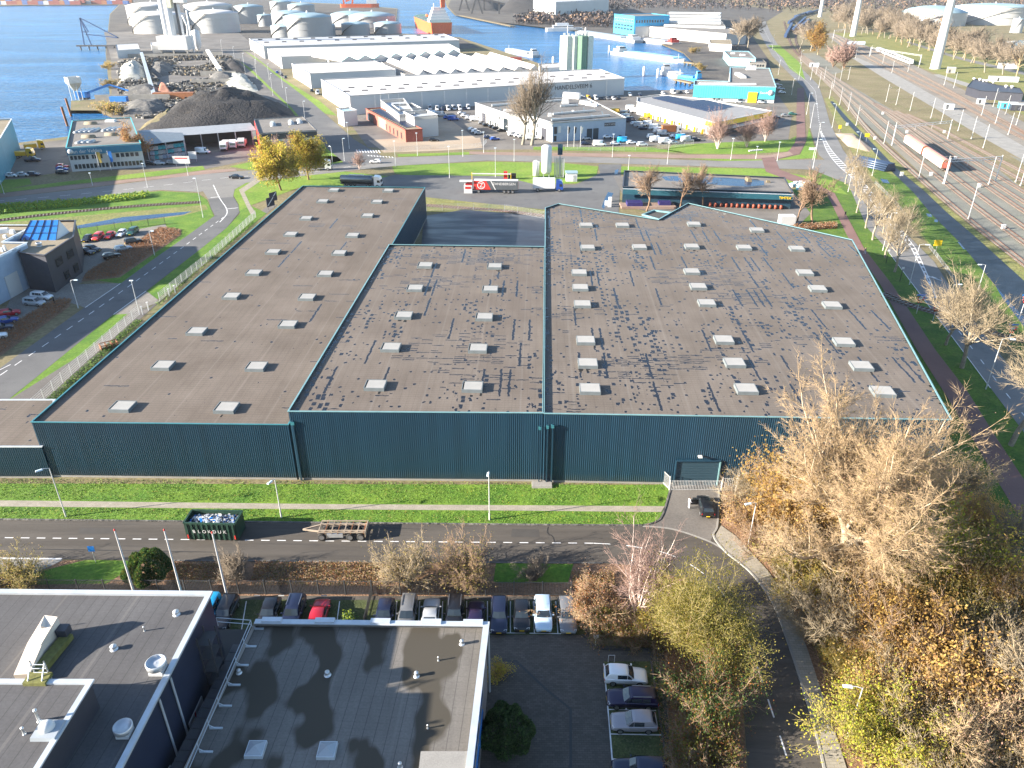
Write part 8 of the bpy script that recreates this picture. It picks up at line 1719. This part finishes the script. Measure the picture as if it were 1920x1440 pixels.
lamp(147,578,526,'street lamp with an arm at the planting bed beside the dark brick office',(.9,0),gL_);lamp(290,479,434,'street lamp in the brown bed by the parked car row',(.6,0),gL_);lamp(262,590,527,'plain white pole at the left access road by the pale fence',(0,0),gL_)
gH='street lamps along the harbour road'
for i,(px,py,ty)in enumerate([(460,138,100),(482,148,112),(480,120,95),(512,180,138),(505,150,120),(540,205,165),(572,225,190),(440,112,88),(530,165,128),(418,105,75)]):lamp(px,py,ty,f'street lamp beside the ditch lawn of the harbour road, {ORD[sorted([q[1] for q in [(460, 138), (482, 148), (480, 120), (512, 180), (505, 150), (540, 205), (572, 225), (440, 112), (530, 165), (418, 105)]]).index(py)]} from the far end',(.5,0),gH)
for i,(px,ty)in enumerate(((255,995),(343,993),(428,990))):
 x,y=G(px+1,1126 if i<2 else 1131);t=thing('flag_pole',['bare white flagpole left of the round dense shrub','bare white flagpole right of the round dense shrub','bare white flagpole in front of the skip and grey shrub'][i],'flagpole',(x,y,.05),0,'bare flagpoles behind the slate roof');PT(t,'pole',[(0,0,0),(0,0,9.6)],[.13,.07],8,'white');PL(t,'cap',0,0,[(.09,9.6),(.1,9.75),(0,9.85)],8,'red')
x,y=G(180,1055);t=thing('parking_sign','square blue sign on a slim post at the near verge','sign',(x,y,.03));PT(t,'post',[(0,0,0),(0,0,2.4)],.04,6,'lamp post grey');PB(t,'plate',0,-.06,1.7,.75,.04,.75,'blue')
pf=Gs([(480,408),(400,482),(300,565)]);pf2=Gs([(262,590),(160,680),(65,768)])
def mesh_fence(lab,pts,h,spacing,col='gate white'):
 o=pts[0];t=thing('mesh_fence',lab,'fence',(o[0],o[1],.04));P=resample(pts,max(2,int(sum(math.dist(pts[i],pts[i+1])for i in range(len(pts)-1))/spacing)))
 for i,p in enumerate(P):
  m=MB();m.box(0,0,0,.1,.1,h,col);m.build('post',t,(p[0]-o[0],p[1]-o[1],0))
  if i:
   a,b=P[i-1],p;m=MB();A=Vector((a[0]-o[0],a[1]-o[1],0));B=Vector((b[0]-o[0],b[1]-o[1],0));n=max(4,int((B-A).length/.2))
   for k in range(1,n):q=A.lerp(B,k/n);m.beam((q.x,q.y,.05),(q.x,q.y,h-.05),.02,.02,col)
   for k in range(6):m.beam((A.x,A.y,.1+k*(h-.15)/5),(B.x,B.y,.1+k*(h-.15)/5),.02,.025,col)
   m.build('mesh_panel',t)
 return t
mesh_fence('pale wire mesh fence along the upper part of the access road beside the long hall',pf,2.0,2.6);mesh_fence('pale wire mesh fence along the lower part of the access road beside the long hall',pf2,2.0,2.6)
mesh_fence('dark wire mesh fence behind the parked red cars',Gs([(152,440),(230,428),(310,420)]),2.0,3.0,'dark steel');mesh_fence('pale wire mesh fence round the van lot by the cross road',Gs([(1060,281),(1150,284),(1230,281),(1300,272)]),2.0,4.0,'galvanised');mesh_fence('pale wire mesh fence round the sandy lot',Gs([(722,284),(800,280),(905,276),(912,268)]),1.6,5.0,'galvanised');mesh_fence('pale wire mesh fence behind the back yard of the halls',Gs([(800,396),(870,394),(945,396),(1021,410)]),2.0,4.0,'galvanised')
ground_cover('hedge_strip',[Gs([(470,415),(478,420),(300,575),(290,570)]),Gs([(255,600),(268,602),(80,775),(62,772)])],[2200,3600],['blade','leaf green','blade light'],.03,.35,.12,12)
x,y=G(205,652);t=thing('timber_frame','small rusty timber frame lying between pale fence and long hall','frame',(x,y,.05),R(40))
for k in range(4):PE(t,'upright',(-1.4+k*.95,-.8,.5),(-1.4+k*.95,.8,.5),.12,.9,'rust')
for yy in(-.8,.8):PE(t,'rail',(-1.5,yy,.9),(1.6,yy,.9),.12,.12,'rust')
for px,py,lb in((318,556,'white-topped gate post near the upper pale fence, left one'),(329,550,'white-topped gate post near the upper pale fence, right one'),(268,590,'gate post at the driveway end of the lower pale fence'),(279,582,'gate post in the middle of the driveway by the long hall'),(103,570,'dark gate post with a sign at the shaded court')):
 x,y=G(px,py);m=MB();m.box(0,0,0,.18,.18,1.6,'lamp post grey' if px>110 else 'black');m.box(0,0,1.6,.36,.36,.16,'white');tag(m.build('gate_post',None,(x,y,.05)),lb,'post')
for px,py,lb in((514,382,'black and white advertising panel at the far corner of the long hall, upper one'),(509,392,'black and white advertising panel at the far corner of the long hall, lower one')):
 x,y=G(px,py);t=thing('advertising_panel',lb,'panel',(x,y,.04),R(60));PB(t,'board',0,0,.8,3.0,.1,2.6,'navy cladding');PE(t,'stripe',(-1.2,-.08,1.2),(1.2,-.08,3.2),.04,.25,'white');m=MB();m.box(-1.2,0,0,.1,.1,.8,'dark steel');m.box(1.2,0,0,.1,.1,.8,'dark steel');m.build('post',t)
x,y=G(1024,333);t=thing('gas_tank','tall white upright gas tank in the service yard','tank',(x,y,.05));H_=hgt(1024,333,272);PL(t,'vessel',0,0,[(0,1.2),(1.3,1.4),(1.75,2.2),(1.75,H_-.7),(1.3,H_-.1),(0,H_)],24,'white')
for k in range(4):a=R(45+90*k);PB(t,'leg',1.3*math.cos(a),1.3*math.sin(a),0,.3,.3,2.0,'galvanised')
m=MB();m.lathe(-3.4,0,[(0,.3),(1.1,.5),(1.1,5.2),(0,5.7)],14,'white');tag(m.build('gas_tank',None,(x,y+.5,.05)),'shorter white tank standing left of the tall gas tank','tank')
m=MB()
for k in range(7):
 for j in range(3):m.tube([(2.9+k*.5,-1+j,.2),(2.9+k*.5,-1+j,6.3)],.12,5,'galvanised')
tag(m.build('vaporiser',None,(x,y+.5,.05)),'bank of upright silver fins right of the tall gas tank','vaporiser')
t=thing('price_sign','tall dark green sign pylon behind the silver fins','sign',(*G(1049,330),.05));PB(t,'post',0,0,0,.3,.3,7,'galvanised');PB(t,'panel',0,0,7,1.6,.3,3.4,'teal steel')
t=thing('kiosk','white kiosk with a grey roof right of the gas tank','kiosk',(*G(1071,339),.05));PB(t,'wall',0,0,0,3.6,3,2.7,'white');PB(t,'roof',0,0,2.7,4,3.4,.3,'tank roof');PB(t,'door',.9,-1.53,.1,.9,.06,2.0,'galvanised')
t=thing('height_barrier','long pale yellowish height barrier beam on the lawn behind the red lorry','barrier',(*G(885,337),.04));PE(t,'beam',(0,0,2.0),(13,-.6,2.0),.25,.3,'gate white')
for e in(0,13):PB(t,'post',e,-e*.046,0,.2,.2,2.4,'yellow')
t=thing('fuel_pump','white and red fuel dispenser under the front of the red lorry','pump',(*G(878,362),.05));PB(t,'body',0,0,0,2.6,1.2,2.4,'white');PB(t,'panel',0,-.62,1.4,1.8,.05,.7,'red');PB(t,'canopy',-.6,0,3.6,4,1.6,.3,'white');PB(t,'post',-1.0,0,0,.3,.3,3.6,'white')
t=thing('fuel_pump','black and red fuel dispenser behind the red lorry trailer','pump',(*G(948,336),.05));PB(t,'body',0,0,0,1.2,1,2.6,'red');PB(t,'cabinet',2.2,0,0,2.6,.8,1.9,'black')
for px,py,lb in((1144,378,'first white box post beside the puddle behind the wide hall'),(1137,385,'second white box post beside the puddle behind the wide hall'),(1143,388,'third white box post nearest the wide hall roof')):m=MB();m.box(0,0,0,.9,.9,1.3,'white');tag(m.build('box_post',None,(*G(px,py),.05)),lb,'post')
for px,py,lb in((1487,307,'white double finger post at the road corner'),):
 x,y=G(1524,300);t=thing('direction_sign',lb,'sign',(x,y,.05));PT(t,'post',[(0,0,0),(0,0,4.5)],.07,6,'white')
 for k in range(2):PB(t,'arm',-1.0,-.1,3.6+k*.5,2.4,.06,.4,'white')
for k in range(8):
 x,y=G(1405+k*3.3,284-k*.25);m=MB();m.lathe(0,0,[(.35,0),(.4,.3),(.25,.5),(0,.55)],8,'white');tag(m.build('white_stone',None,(x,y,.04)),'small white stone in the row on the round lawn','stone','white stones on the lawn')
 # ---------------- the air ----------------
hz=bpy.data.materials.new('air');hz.use_nodes=True;ht_=hz.node_tree;ht_.nodes.remove(ht_.nodes['Principled BSDF'])
pv=ht_.nodes.new('ShaderNodeVolumePrincipled');pv.inputs['Color'].default_value=(.82,.9,1,1);pv.inputs['Density'].default_value=HAZE;pv.inputs['Anisotropy'].default_value=.3
ht_.links.new(pv.outputs[0],[n for n in ht_.nodes if n.type=='OUTPUT_MATERIAL'][0].inputs['Volume']);MATS['air']=hz
m=MB();m.box(0,4300,-5,14200,9600,115,'air');hb=m.build('haze');hb['kind']='stuff'
